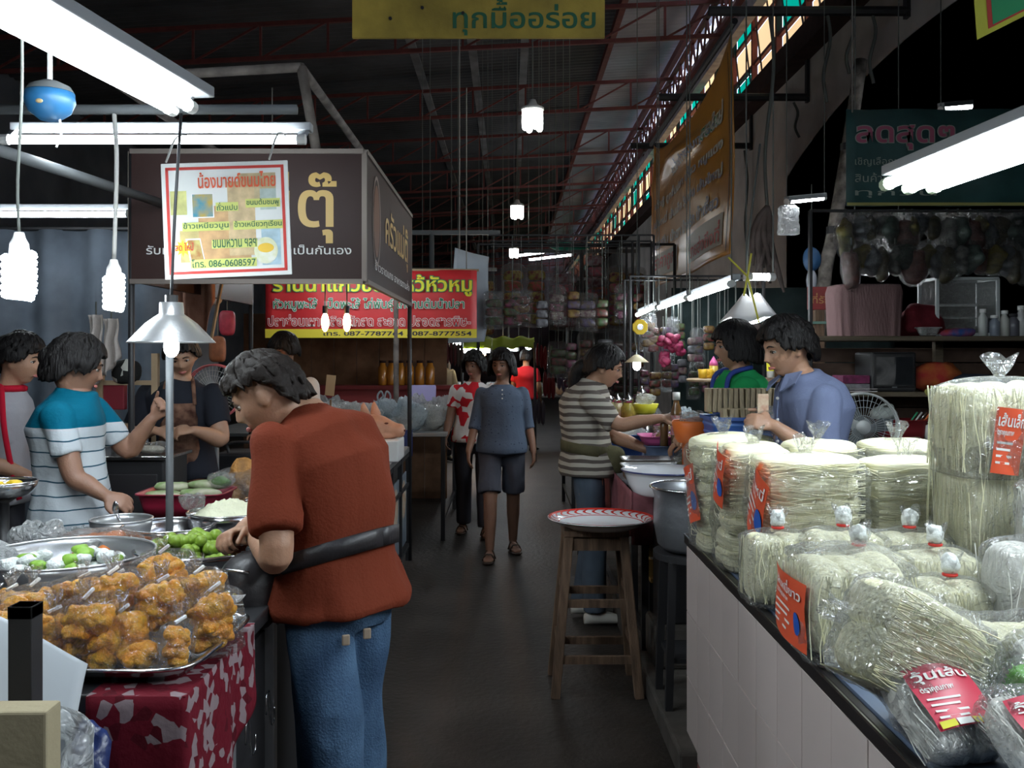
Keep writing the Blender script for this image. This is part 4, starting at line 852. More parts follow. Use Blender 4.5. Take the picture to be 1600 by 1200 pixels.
# ---- stall woman in green
Yg = 4.88; f = V3(-.95, -.15, 0).normalized()
S = [V3(1.17, Yg, .99), V3(1.175, Yg, 1.13), V3(1.18, Yg, 1.30), V3(1.175, Yg, 1.462)]
grn = M('green cotton', (.02, .33, .10), .85, var=.12, bump=.2); apb = M('blue apron', (.02, .05, .28), .7, bump=.2)
def ex_gr(t, L, R, lat, face):
    q = V3(1.178, Yg, 1.215)
    MB().grid(lambda u, v: q + face * (.155 - .06 * (2 * u - 1) ** 2 * 1.0) + lat * (2 * u - 1) * (.10 + .04 * (1 - v)) + V3(0, 0, -.2 + .34 * v) + face * (-.015 * v), 10, 8).build('apron', apb, t, smooth=True, solid=.004)
    for s in (-1, 1): MB().tube(catmull([q + face * .118 + lat * s * .095 + V3(0, 0, .14), q + face * .09 + lat * s * .095 + V3(0, 0, .24), q - face * .03 + lat * s * .07 + V3(0, 0, .275)], 4), .013, 6).build('apron_strap', apb, t, smooth=True)
    for k, z in enumerate((.02, -.06)): MB().blob(q + face * .158 + V3(0, 0, z), (.006, .035, .03), 10, 8, R=frame3(lat)).build('printed_motif', ink_y, t)
sh1, sh2 = V3(1.165, Yg - .165, 1.385), V3(1.16, Yg + .16, 1.385)
person('woman in a green T-shirt and blue apron bending to a basket behind the counter', (1.19, Yg, .10), f, S, V3(1.145, Yg - .005, 1.592), f + V3(.0, .12, -.06), (0, 0, 1),
    ((sh1, V3(1.05, Yg - .20, 1.21), V3(.93, Yg - .12, 1.16), V3(-1, .1, -.15), V3(-.2, -.6, .8)), (sh2, V3(1.08, Yg + .18, 1.13), V3(.93, Yg + .10, 1.10), V3(-1, -.1, -.2), V3(-.2, 0, 1))),
    ((V3(1.19, Yg - .085, .92), V3(1.18, Yg - .09, .52), V3(1.19, Yg - .09, .185), f), (V3(1.19, Yg + .085, .92), V3(1.18, Yg + .09, .52), V3(1.19, Yg + .09, .185), f)), sk1, grn, M('dark trousers', (.03, .03, .04)),
    ((.045, -.075, -.090, .020, .003, .06), m_hair), k=.98, sleeve=.42, hem=-.1, hands=((.5, 1), (.5, -1)), extras=ex_gr, seed=13, shirt_name='t_shirt', vox=.007, shoes=('sandal', m_black))
# ---- woman in the teal and white striped top
Yt = 4.0; f = V3(.93, .30, 0).normalized()
S = [V3(-1.82, Yt, .90), V3(-1.82, Yt, 1.06), V3(-1.83, Yt, 1.22), V3(-1.80, Yt, 1.39)]
tealm = PATTERN('teal and white striped jersey', 'bands', ((.025, .075, .11), (.46, .50, .53)), 17.5, thresh=.10, split=(.26, (.0, .10, .165)))
sh1, sh2 = V3(-1.80, Yt - .17, 1.30), V3(-1.80, Yt + .17, 1.31)
def ex_te(t, L, R, lat, face): MB().blob(L(0, -.115, .02), (.045, .04, .045), 14, 10, .1, 20, R=R).build('hair_knot', m_hair, t, smooth=True)
t = person('woman in a teal top with white striped lower half picking at the counter', (-1.82, Yt, 1.0 - 1.0), f, S, V3(-1.79, Yt - .02, 1.50), f + V3(0, .25, -.25), (0, 0, 1),
    ((sh1, V3(-1.72, Yt - .20, 1.07), V3(-1.60, Yt - .20, .975) + V3(.0, 0, .02), V3(1, .05, -.35), V3(.2, -.6, .7)), (sh2, V3(-1.68, Yt + .24, 1.13), V3(-1.57, Yt + .22, 1.27), V3(.8, 0, .7), V3(.6, .6, 0))),
    ((V3(-1.82, Yt - .085, .86), V3(-1.82, Yt - .09, .46), V3(-1.82, Yt - .09, .085), f), (V3(-1.82, Yt + .085, .86), V3(-1.82, Yt + .09, .46), V3(-1.82, Yt + .09, .085), f)), sk2, tealm, M('dark trousers', (.03, .03, .04)),
    ((.06, -.02, -.075, .018, .008), m_hair), k=1.0, build=1.06, sleeve=.40, hem=-.14, hands=((.5, 1), (.9, 1)), extras=ex_te, seed=17, shirt_name='striped_top', shoes=('sandal', m_black), vox=.0065)
for ch in t.children:                                            # the bands are measured from waist height
    if ch.name.startswith('striped_top'):
        ch.data.transform(Matrix.Translation((0, 0, -1.0))); ch.location.z += 1.0
# ---- person at the left edge in white with a red trim
Yw = 4.75; f = V3(.95, .1, 0).normalized()
S = [V3(-2.53, Yw, .90), V3(-2.52, Yw, 1.05), V3(-2.51, Yw, 1.2), V3(-2.48, Yw, 1.37)]
wh = M('white jersey', (.34, .34, .37), .85, bump=.2); redt = M('crimson trim', (.45, .01, .03), .8)
def ex_w(t, L, R, lat, face):
    MB().tube(catmull([V3(-2.50, Yw - .03, 1.40), V3(-2.44, Yw - .13, 1.37), V3(-2.41, Yw - .165, 1.2), V3(-2.37, Yw - .17, 1.0), V3(-2.34, Yw - .16, .86)], 5), .014, 6).build('trim_strip', redt, t, smooth=True)
    MB().tube([V3(-2.48, Yw, 1.385) + V3(.075 * math.cos(a), .075 * math.sin(a), 0) for a in [2 * PI * i / 16 for i in range(17)]], .018, 6).build('collar_trim', redt, t, smooth=True)
person('person in a white top with crimson collar trim at the picture edge', (-2.53, Yw, 0), f, S, V3(-2.415, Yw, 1.52), f + V3(0, -.1, -.1), (0, 0, 1),
    ((V3(-2.52, Yw - .17, 1.29), V3(-2.47, Yw - .2, 1.05), V3(-2.30, Yw - .12, .96), V3(1, 0, -.2), V3(0, -.6, .7)), (V3(-2.52, Yw + .17, 1.29), V3(-2.42, Yw + .2, 1.06), V3(-2.2, Yw + .12, 1.05), V3(1, 0, 0), V3(0, 0, 1))),
    ((V3(-2.53, Yw - .085, .86), V3(-2.52, Yw - .09, .46), V3(-2.53, Yw - .09, .085), f), (V3(-2.53, Yw + .085, .86), V3(-2.52, Yw + .09, .46), V3(-2.53, Yw + .09, .085), f)), sk1, wh, M('dark trousers', (.03, .03, .04)),
    ((.05, -.0, -.07, .024, .010), m_hair), sleeve=.35, hem=-.14, extras=ex_w, seed=19, vox=.0085, shoes=('sandal', m_black))
# ---- apron man, lit warm
Ya = 5.5; f = V3(.25, -1, 0).normalized()
S = [V3(-1.88, Ya, .90), V3(-1.88, Ya, 1.05), V3(-1.88, Ya, 1.22), V3(-1.87, Ya - .02, 1.40)]
apr = M('patterned brown apron', (.22, .12, .08), .85, col2=(.05, .02, .015), scale=16, var=.5)
def ex_a(t, L, R, lat, face):
    q = V3(-1.88, Ya, 1.06)
    MB().grid(lambda u, v: q + face * (.155 - .05 * (2 * u - 1) ** 2 + .02 * (1 - v)) + lat * (2 * u - 1) * (.10 + .07 * max(0, 1 - v * 1.4)) + V3(0, 0, -.42 + .64 * v), 12, 12).build('apron', apr, t, smooth=True, solid=.004)
    for s in (-1, 1): MB().tube(catmull([q + face * .125 + lat * s * .085 + V3(0, 0, .21), q + face * .09 + lat * s * .075 + V3(0, 0, .32), q - face * .0 + lat * s * .06 + V3(0, 0, .36)], 4), .012, 6).build('apron_strap', apr, t, smooth=True)
person('vendor in a black T-shirt and patterned brown apron behind the aluminium lamp', (-1.88, Ya, 0), f, S, V3(-1.855, Ya - .05, 1.545), f + V3(0, 0, -.45), (0, -.4, 1),
    ((V3(-2.06, Ya, 1.32), V3(-2.12, Ya - .10, 1.10), V3(-1.93, Ya - .27, 1.14), V3(.9, -.3, -.1), V3(-.1, -.5, .8)), (V3(-1.69, Ya - .02, 1.32), V3(-1.62, Ya - .10, 1.08), V3(-1.72, Ya - .26, 1.14), V3(-.8, -.4, 0), V3(.1, -.5, .8))),
    ((V3(-1.97, Ya, .86), V3(-1.97, Ya, .46), V3(-1.97, Ya, .085), f), (V3(-1.79, Ya, .86), V3(-1.79, Ya, .46), V3(-1.79, Ya, .085), f)), sk1, M('black T-shirt cotton', (.02, .022, .03), .85), M('dark trousers', (.03, .03, .04)),
    ((.06, .0, -.05, .015, .006), m_hair), build=1.05, thick=1.15, sleeve=.38, extras=ex_a, seed=23, shirt_name='t_shirt', vox=.008, shoes=('sandal', m_black), hands=((.7, -1), (.7, 1)))
# ---- vendor in a white shirt in the second stall
Yc = 7.0; f = V3(-.3, -1, 0).normalized(); x = at(445, 500, Yc).x
S = [V3(x, Yc, .92), V3(x, Yc, 1.07), V3(x, Yc, 1.24), V3(x, Yc, 1.41)]
person('vendor in a white T-shirt with black hair behind the rust shirt, under the warm bulbs', (x, Yc, 0), f, S, V3(x + .0, Yc - .04, 1.585), f + V3(-.2, 0, -.4), (0, -.4, 1),
    ((V3(x - .18, Yc, 1.33), V3(x - .23, Yc - .05, 1.1), V3(x - .15, Yc - .25, 1.0), V3(.3, -1, -.1), V3(0, -.5, .8)), (V3(x + .18, Yc, 1.33), V3(x + .24, Yc - .05, 1.1), V3(x + .15, Yc - .25, 1.0), V3(-.3, -1, 0), V3(.1, -.5, .8))),
    ((V3(x - .09, Yc, .88), V3(x - .09, Yc, .46), V3(x - .09, Yc, .085), f), (V3(x + .09, Yc, .88), V3(x + .09, Yc, .46), V3(x + .09, Yc, .085), f)), sk2, M('white T-shirt cotton', (.62, .60, .58), .85), M('dark trousers', (.03, .03, .04)),
    ((.05, -.01, -.06, .018, .005), m_hair), sleeve=.38, seed=29, shirt_name='t_shirt', vox=.010, shoes=('sandal', m_black), build=1.05)
# ---- distant shoppers
for k, (px, Y, col, lab, ang) in enumerate(((822, 15.5, (.45, .02, .03), 'far shopper in a red top beyond the walking woman', 160), (690, 14, (.30, .22, .14), 'far shopper in a tan top below the red banner', 30), (668, 16.5, (.12, .10, .12), 'far shopper in dark clothes below the red banner', 200))):
    P = stand(at(px, 600, Y).x, Y, ang, .98); o = P['o']; lt = P['l']
    person(lab, o, P['f'], P['S'], P['head'], P['f'] + V3(0, 0, -.2), (0, 0, 1), tuple((P['S'][3] - V3(0, 0, .07) + lt * s * .165, o + lt * s * .22 + V3(0, 0, 1.06), o + lt * s * .2 + P['f'] * .12 + V3(0, 0, .88), V3(0, 0, -1) + P['f'] * .3, lt * s) for s in (-1, 1)),
        P['legs'], sk1, M('shopper cloth %d' % k, col, .85), M('dark trousers', (.03, .03, .04)), ((.05, -.02, -.07, .02, .006), m_hair), vox=.016, seed=31 + k, eyes=False, shoes=('shoe', m_black))
# ================================================================ BAGS AND FOOD HELPERS
film = PLASTIC('clear film', milk=.15, gl=.22, scale=16); film2 = PLASTIC('milky film', milk=.42, gl=.14, scale=13); film3 = PLASTIC('thin film', milk=.035, gl=.20, scale=30)
bluefilm = PLASTIC('pale blue film', tint=(.55, .8, .95), milk=.5, gl=.14, scale=12)
def noodm(n, st, c=(.97, .96, .72), c2=(.86, .83, .53), bump=.9): return M(n, c, .6, var=.2, scale=3, col2=c2, bump=bump, bscale=2.2, stretch=st)
m_nh = noodm('rice noodle strands lying', (3, 3, 48)); m_nv = noodm('rice noodle strands upright', (42, 42, 3))
m_lab = M('orange red label', (.72, .10, .04), .4); m_labc = M('crimson label', (.50, .015, .05), .4); m_blue = M('label blue', (.02, .10, .45), .4); m_band = M('red rubber band', (.6, .03, .02), .5)
def film_mb(w_, d, h, neck=True, tuft=.06, seed=0, amp=.011, pleats=15, e=.55, nu=34, nv=52):
    def fn(u, v):
        a = v * 2 * PI; s = 0.
        H = h * (1 if not neck else .86)
        if u < .10: k = math.sin(u / .10 * PI / 2) ** .6; z = H * .02 * u / .1
        elif u < .70: k = 1; z = H * (.02 + .83 * (u - .10) / .60)
        elif u < .88:
            q = (u - .70) / .18; k = 1 - (.93 if neck else .99) * q ** (1.5 if neck else 2.4); z = H * (.85 + .15 * math.sin(q * PI / 2)) ; s = q
        elif neck:
            q = (u - .88) / .12; k = .07 + .12 * q * (1 + .7 * math.sin(5 * a + seed)); z = H + tuft * q * (1 + .25 * math.sin(3 * a + seed)); s = .5
        else: k = .01; z = H
        ca, sa = math.cos(a), math.sin(a)
        x = math.copysign(abs(ca) ** e, ca) * w_ / 2 * k; y = math.copysign(abs(sa) ** e, sa) * d / 2 * k
        if neck and k < .3: r_ = min(w_, d) / max(w_, d); x, y = (ca * min(w_, d) / 2 * k, sa * min(w_, d) / 2 * k)
        pl_ = 1 + .17 * s * (1 - s * .5) * math.sin(pleats * a + seed * 2) + .04 * s * math.sin(pleats * 2.3 * a)
        p = Vector((x * pl_, y * pl_, z)); q = p * (11 if w_ > .2 else 20) + Vector((seed * 5.1, 0, seed))
        n1 = noise.noise(q); r1 = (1 - abs(2 * noise.noise(q * 1.7 + noise.noise_vector(q)))) * .6
        f = amp * (n1 + r1) * (0.2 if u < .06 else 1)
        return p + Vector((ca * f, sa * f, f * .4 if u > .6 else 0))
    return MB().grid(fn, nu, nv, True)
def label_on(t, W, D, side, x, z, w_, h_, mat=m_lab, words='เส้นหมี่ขาว', disc=True, tilt=0., diamond=False):
    """printed label lying on one face of a bag; side 'L' faces -x, 'F' faces the camera"""
    r, n = (Vector((0, -1, 0)), Vector((-1, 0, 0))) if side == 'L' else (Vector((1, 0, 0)), Vector((0, -1, 0)))
    base = Vector((-W / 2 - .011, 0, 0)) if side == 'L' else Vector((0, -D / 2 - .011, 0)); u = Vector((0, 0, 1))
    R = Matrix.Rotation(tilt, 3, n); r, u = R @ r, R @ u; o = base + (Vector((0, -1, 0)) if side == 'L' else Vector((1, 0, 0))) * x + Vector((0, 0, z)) - r * w_ / 2
    crv = lambda a, b_: o + r * w_ * a + u * h_ * b_ + n * (.010 * math.sin(a * PI) - .006 + .003 * math.sin(b_ * 6 + a * 4))
    lb = MB().grid(crv, 8, 6).build('label', mat, t, smooth=True)
    wp = lambda q: crv((q - o).dot(r) / w_, (q - o).dot(u) / h_) + n * .0025
    if words: lettering(words, ink_w, o + r * w_ * .08 + u * h_ * .72, r, u, w_ * .84, h_ * .20, t, off=.02, warp=wp)
    if words: lettering('ตราคุณภาพ', ink_w, o + r * w_ * .08 + u * h_ * .56, r, u, w_ * .5, h_ * .09, t, off=.02, warp=wp)
    b_ = MB()
    for k in range(4):
        y = .45 - k * .10; b_.add([wp(o + r * w_ * a + u * h_ * (y + dy)) for a, dy in ((.08, 0), (.60 - .07 * (k % 2), 0), (.60 - .07 * (k % 2), .035), (.08, .035))], [(0, 1, 2, 3)])
    b_.build('printed_lines', ink_w, t)
    if mat is m_labc:
        for i in range(4): MB().add([wp(o + r * w_ * (.03 + .24 * i + dx) + u * h_ * (.01 + dy)) + n * .001 for dx, dy in ((0, 0), (.22, 0), (.22, .10), (0, .10))], [(0, 1, 2, 3)]).build('printed_strip', ink_y if i % 2 == 0 else ink_w, t)
    if disc: MB().add([wp(o + r * (w_ * .80 + h_ * .13 * math.cos(a)) + u * h_ * (.36 + .17 * math.sin(a))) + n * .001 for a in [2 * PI * k / 18 for k in range(18)]], [tuple(range(18))]).build('printed_disc', m_blue, t)
    return lb
def noodle_bag(label, loc, W, D, Hh, rz=0., seed=0, lay=True, neck=True, labels=(), flm=None, tilt=None, cols=1, skein_h=.052, strands=70, group=None, cat='bag', knot=False, mat=None):
    t = thing('noodle_bag', label, cat, (0, 0, 0), group); rr = random.Random(seed); H2 = Hh * (.84 if neck else .94)
    mt = mat or (m_nh if lay else m_nv)
    if lay:
        n = max(2, round(H2 / skein_h)); hh = H2 / n
        for c in range(cols):
            cw = W / cols
            for i in range(n):
                cx = -W / 2 + cw * (c + .5) + rr.uniform(-.006, .006)
                MB().blob((cx, rr.uniform(-.006, .006), hh * (i + .5)), (cw / 2 * .91, D / 2 * .90, hh * .72), 36, 12, .16, 13, seed + i * 3 + c, .62).build('noodle_skein', mt, t, smooth=True)
    else:
        n = max(2, round(W / .09))
        for i in range(n):
            MB().blob(((-W / 2 + W * (i + .5) / n) * .86, 0, H2 * .49), (W / n / 2 * 1.22, D / 2 * .87, H2 * .48), 26, 20, .12, 12, seed + i, .55).build('noodle_skein', mt, t, smooth=True)
    if strands:
        sb = MB()
        for k in range(strands):
            fside = rr.random() < .6; z = rr.uniform(.06, .97) * H2; ph = rr.uniform(0, 6)
            P = []
            for q in range(7):
                a = -.5 + q / 6
                if lay:
                    P.append(Vector((a * W * .86, -D / 2 * (.97 - .10 * (2 * a) ** 4), z + .008 * math.sin(a * 7 + ph))) if fside else Vector((-W / 2 * (.98 - .10 * (2 * a) ** 4), a * D * .86, z + .008 * math.sin(a * 7 + ph))))
                else:
                    s = rr.uniform(-.002, .002); x0 = ((k * .618) % 1 - .5)
                    P.append(Vector((x0 * W * .84 + .01 * math.sin(a * 5 + ph), -D / 2 * .97, H2 * (.5 + a * .84))) if fside else Vector((-W / 2 * .99, x0 * D * .84 + .01 * math.sin(a * 5 + ph), H2 * (.5 + a * .84))))
            sb.tube(P, .0013, 4, False)
        o = sb.build('noodle_strands', mt, t); o['kind'] = 'stuff'
    film_mb(W * 1.05, D * 1.05, Hh, neck, .05, seed).build('plastic_film', flm or film, t, smooth=True)
    if knot:
        z = Hh * .86
        MB().blob((0, 0, z + .03), (.022, .020, .026), 16, 12, .35, 60, seed).build('tied_knot', M('bunched film', (.8, .84, .82), .35, bump=.8, bscale=60), t, smooth=True)
        MB().tube([Vector((.014 * math.cos(a), .014 * math.sin(a), z + .006)) for a in [2 * PI * i / 12 for i in range(13)]], .004, 6).build('rubber_band', m_band, t, smooth=True)
    for lb in labels: label_on(t, W, D, *lb)
    t.location = Vector(loc); t.rotation_euler = (tilt[0] if tilt else 0, tilt[1] if tilt else 0, rz)
    return t
m_sweet = M('orange egg sweets', (1., .53, .02), .4, col2=(1., .36, .01), scale=30, var=.3, bump=.9, bscale=110, coat=.2)
m_yel = M('yellow sweets', (.80, .55, .03), .35, var=.2, bump=.5, bscale=60)
def sweets_bag(label, loc, w_, d, h, seed, rz=0., n=7, mat=None, fl_=None, neck=True, r0=.030, stick=True, group='clear bags of orange sweets on the steel tray'):
    t = thing('sweets_bag', label, 'bag', (0, 0, 0), group); rr = random.Random(seed)
    for i in range(n):
        r_ = r0 * rr.uniform(.85, 1.15); q = (rr.uniform(-1, 1) * max(.0, w_ / 2 - r_) * .85, rr.uniform(-1, 1) * max(0, d / 2 - r_) * .85, min(h * .62, r_ * .85 + (i / n) * max(.0, h * .72 - r_)))
        MB().blob(q, (r_, r_, r_ * .82), 24, 18, .65, 42, seed + i).build('sweet', mat or m_sweet, t, smooth=True)
    film_mb(w_ * 1.02, d * 1.02, h, neck, .035, seed, .010, 9, .7, 26, 40).build('plastic_film', fl_ or film3, t, smooth=True)
    if stick and neck: MB().bar((-.005, -.01, h * .84), (.012, .012, h * .92), .006).build('staple_fold', m_white, t)
    t.location = Vector(loc); t.rotation_euler = (rr.uniform(-.12, .12), rr.uniform(-.12, .12), rz); return t
def crumple_bag(label, loc, w_, d, h, seed, mat=None, group=None, handles=False, rz=0., inside=None):
    t = thing('plastic_bag', label, 'bag', (0, 0, 0), group)
    def fn(u, v):
        a = v * 2 * PI; th = u * PI * .97 + .02; k = math.sin(th) ** .7
        p = Vector((math.cos(a) * k * w_ / 2, math.sin(a) * k * d / 2, h / 2 * (1 - math.cos(th)))); q = p * (4 / max(w_, .1)) + Vector((seed * 3.3, seed, 0))
        p *= 1 + .28 * noise.noise(q) + .22 * (1 - abs(2 * noise.noise(q * 2.2)))- .1; return p
    MB().grid(fn, 18, 26, True).build('bag_film', mat or film2, t, smooth=True)
    if inside: MB().blob((0, 0, h * .40), (w_ * .38, d * .38, h * .34), 18, 12, .5, 18 / max(w_, .1) * .15, seed).build('contents', inside, t, smooth=True)
    if handles:
        for s in (-1, 1): MB().tube(catmull([Vector((s * w_ * .15, -.01, h * .85)), Vector((s * w_ * .22, 0, h * 1.15)), Vector((s * w_ * .10, 0, h * 1.32)), Vector((s * w_ * .02, .0, h * 1.12)), Vector((s * w_ * .02, .01, h * .85))], 4), .008, 6, ell=.3).build('bag_handle', mat or film2, t, smooth=True)
    t.location = Vector(loc); t.rotation_euler = (0, 0, rz); return t
def bowl(name, label, loc, r, h, mat, cat='bowl', r2=.6, rim=.008, group=None, rings=True, build=True):
    t = thing(name, label, cat, loc, group); c = Vector(loc)
    pr = [(0, .003), (r * r2 * .9, .003), (r * r2, .008)] + [(r * (r2 + (1 - r2) * math.sin(q * PI / 2 / 6) ** .9), h * (.06 + .94 * (1 - math.cos(q * PI / 2 / 6)) ** .85 if q else .06)) for q in range(1, 7)]
    MB().lathe(pr, 40, c).build('basin', mat, t, smooth=True, solid=.0025)
    MB().tube([c + Vector((r * math.cos(a), r * math.sin(a), h)) for a in [2 * PI * i / 40 for i in range(41)]], rim / 2, 6, False).build('rolled_rim', mat, t, smooth=True)
    return t
def steel_tray(name, label, loc, w_, d, h, mat, rz=0., cat='tray', flare=.025, group=None, lip=.010):
    t = thing(name, label, cat, (0, 0, 0), group)
    rg = lambda ww, dd, z: (Vector((0, 0, z)), Vector((ww / 2, 0, 0)), Vector((0, dd / 2, 0)), .28)
    MB().loft([rg(w_ - 2 * flare, d - 2 * flare, .002), rg(w_ - flare, d - flare, h * .5), rg(w_, d, h), rg(w_ + 2 * lip, d + 2 * lip, h + .002), rg(w_ + 2 * lip, d + 2 * lip, h - .004)], 56, False).add([Vector((0, 0, .002)) + Vector((math.copysign(abs(math.cos(a)) ** .28, math.cos(a)) * (w_ / 2 - flare), math.copysign(abs(math.sin(a)) ** .28, math.sin(a)) * (d / 2 - flare), 0)) for a in [2 * PI * k / 56 for k in range(56)]], [tuple(range(56))]).build('pan', mat, t, smooth=True, solid=.002)
    t.location = Vector(loc); t.rotation_euler = (0, 0, rz); return t
def table(name, label, x0, x1, y0, y1, z, top, leg, th=.03, cat='table', legs=True, lw=.035, inset=.03, rail=True):
    t = thing(name, label, cat, ((x0 + x1) / 2, (y0 + y1) / 2, 0))
    MB().box(((x0 + x1) / 2, (y0 + y1) / 2, z - th / 2), (x1 - x0, y1 - y0, th)).build('table_top', top, t, bevel=.004)
    for x in (x0 + inset, x1 - inset):
        for y in (y0 + inset, y1 - inset): MB().box((x, y, (z - th) / 2), (lw, lw, z - th)).build('leg', leg, t, bevel=.003)
    if rail:
        for x in (x0 + inset, x1 - inset): MB().box((x, (y0 + y1) / 2, .18), (lw * .7, y1 - y0 - 2 * inset, lw * .7)).build('stretcher', leg, t)
    return t
# ================================================================ NEAR LEFT COUNTER
ZT = .86
t = thing('food_counter', 'black topped food counter with aluminium posts, nearest the rust shirted person', 'counter', (-1.35, 2.8, 0))
MB().box((-1.35, 2.84, ZT - .02), (1.38, 1.78, .04)).build('counter_top', M('black counter top', (.02, .02, .022), .35), t, bevel=.005)
for y in (2.3, 2.71, 3.2, 3.68): MB().box((-.675, y, .41), (.035, .035, .82)).build('aluminium_post', m_alu, t, bevel=.003)
for x in (-1.3, -2.0): MB().box((x, 1.99, .41), (.035, .035, .82)).build('aluminium_post', m_alu, t, bevel=.003)
for y0_, y1_ in ((2.32, 2.69), (2.73, 3.18), (3.22, 3.66)): MB().box((-.69, (y0_ + y1_) / 2, .42), (.012, y1_ - y0_, .72)).build('side_panel', m_black, t)
MB().box((-.675, 2.8, .10), (.03, 1.75, .03)).build('rail', m_alu, t); MB().box((-1.35, 2.0, .10), (1.35, .03, .03)).build('rail', m_alu, t)
MB().box((-.95, 2.02, .30), (.5, .012, .42)).build('cardboard_panel', M('cardboard', (.25, .15, .08), .9), t)
for k, (y, lab) in enumerate(((2.42, 'bent wire S hook on the counter post, nearer the tray'), (2.62, 'bent wire S hook on the counter, nearer the jeans'))):
    q = V3(-.655, y, .58); tag(MB().tube(catmull([q + V3(0, -.03, .0), q + V3(0, -.03, .045), q + V3(0, 0, .055), q + V3(0, .01, .0), q + V3(0, .03, -.05), q + V3(0, .06, -.045), q + V3(0, .06, -.01)], 4), .0025, 6).build('wire_hook', m_steel, smooth=True, origin=q), lab, 'hook')
# red and white patterned cloth hanging at the corner of the counter
m_pat = PATTERN('red and white fretwork cloth', 'blotch', ((.11, .007, .015), (.22, .17, .18), (.07, .005, .010)), 40, thresh=.56)
t = thing('patterned_cloth', 'crimson and white patterned oilcloth hanging off the counter corner under the steel tray', 'cloth', (-.9, 2.0, .8))
def clf(u, v):
    s = u * .72; r_ = .06; fx = .02 * math.sin(u * 23) * v
    if s < .20: p = V3(-.85 + s, 1.93 - fx, 0)
    else: p = V3(-.65 + fx * .6, 1.93 + (s - .20), 0)
    drop = .44 - .62 * max(0, s - .22) ; p.z = ZT + .004 - v * drop; p += V3(.012 * v if s > .2 else 0, -.02 * v if s < .2 else 0, 0); return p
MB().grid(clf, 60, 16).build('sheet', m_pat, t, smooth=True, solid=.002)
MB().add([V3(x, y, ZT + .003) for x, y in ((-.85, 1.93), (-.65, 1.93), (-.65, 2.46), (-.85, 2.46))], [(0, 1, 2, 3)]).build('flat_top', m_pat, t, solid=.002)
tag(MB().blob(V3(-.80, 1.895, .60), (.016, .004, .034), 14, 10).build('leaf_sticker', M('lime sticker', (.55, .75, .03), .5), smooth=True, origin=V3(-.80, 1.895, .60)), 'small lime green oval stuck on the patterned cloth', 'sticker')
t = crumple_bag('dark blue plastic bag hanging below the steel tray', V3(-.86, 1.86, .60), .17, .10, .20, 4, M('navy bag plastic', (.015, .03, .12), .3, bump=.8, bscale=20))
# steel tray and the sweets on it
TX, TY = -.945, 2.215
steel_tray('steel_tray', 'large stainless tray piled with clear bags of orange sweets', (TX, TY, ZT + .006), .58, .44, .034, m_steel, -.06)
zt = ZT + .014
specs = [(-.895, 2.075, .0, .115, .10, .165, 'tall clear bag of orange sweets at the front of the tray beside the white sheet'),
 (-.675, 2.20, .0, .105, .10, .150, 'clear bag of orange sweets against the tray corner nearest the jeans, its white tie upright'),
 (-.790, 2.20, .045, .130, .11, .120, 'middle clear bag of orange sweets, right behind the flat pack'),
 (-.722, 2.08, .0, .060, .06, .105, 'narrow little bag of orange sweets leaning by the tray front corner'),
 (-.845, 2.37, .05, .135, .11, .150, 'bag of orange sweets crowning the rear of the pile, with crossing white folds'),
 (-.955, 2.33, .03, .120, .10, .120, 'bag of orange sweets lying beside the white foam dish'),
 (-1.075, 2.18, .01, .150, .12, .150, 'wide bag of orange sweets above the black tube end'),
 (-1.185, 2.26, .0, .130, .12, .130, 'bag of orange sweets at the far left tray end'),
 (-1.00, 2.10, .0, .11, .10, .120, 'half covered bag of orange sweets right above the white sheet'),
 (-.90, 2.20, .065, .12, .11, .12, 'heaped bag of orange sweets in the centre of the tray pile'),
 (-.745, 2.31, .035, .12, .11, .13, 'bag of orange sweets behind the corner bag, toward the yellow packs'),
 (-1.14, 2.08, .0, .13, .11, .14, 'bag of orange sweets just behind the black tube'),
 (-.84, 2.11, .0, .09, .09, .12, 'bag of orange sweets squeezed beside the flat pack'),
 (-.99, 2.235, .055, .12, .11, .110, 'top bag of orange sweets beside the tallest knot')]
for i, (x, y, dz, w_, d, h, lab) in enumerate(specs): sweets_bag(lab, V3(x, y, zt + dz), w_ * 1.12, d * 1.12, h * 1.12, 40 + i, rz=rnd.uniform(-.5, .5), n=15 if w_ > .08 else 7, r0=.029 if w_ > .08 else .022)
t = sweets_bag('flat square pack of orange sweets with bright film edges at the tray front', V3(-.795, 2.055, zt), .125, .085, .062, 61, n=5, neck=False, r0=.026)
c = V3(-1.07, 2.40, ZT + .065); t = thing('foam_dish', 'white foam dish with pale orange sweets behind the wrapped bags', 'dish', c)
MB().lathe([(0, 0), (.075, 0), (.098, .028), (.104, .030)], 32, c).build('dish', m_white, t, smooth=True, solid=.003); 
for k in range(7): MB().blob(c + V3(.045 * math.cos(k * .9), .045 * math.sin(k * .9), .024) * 1.0 if k else c + V3(0, 0, .03), (.026, .026, .02), 16, 10, .4, 40, k).build('sweet', M('pale orange sweets', (.80, .48, .20), .5, var=.3, bump=.6, bscale=90), t, smooth=True)
MB().box(c + V3(0, 0, -.028), (.12, .12, .056)).build('dish_stand', m_white, t)
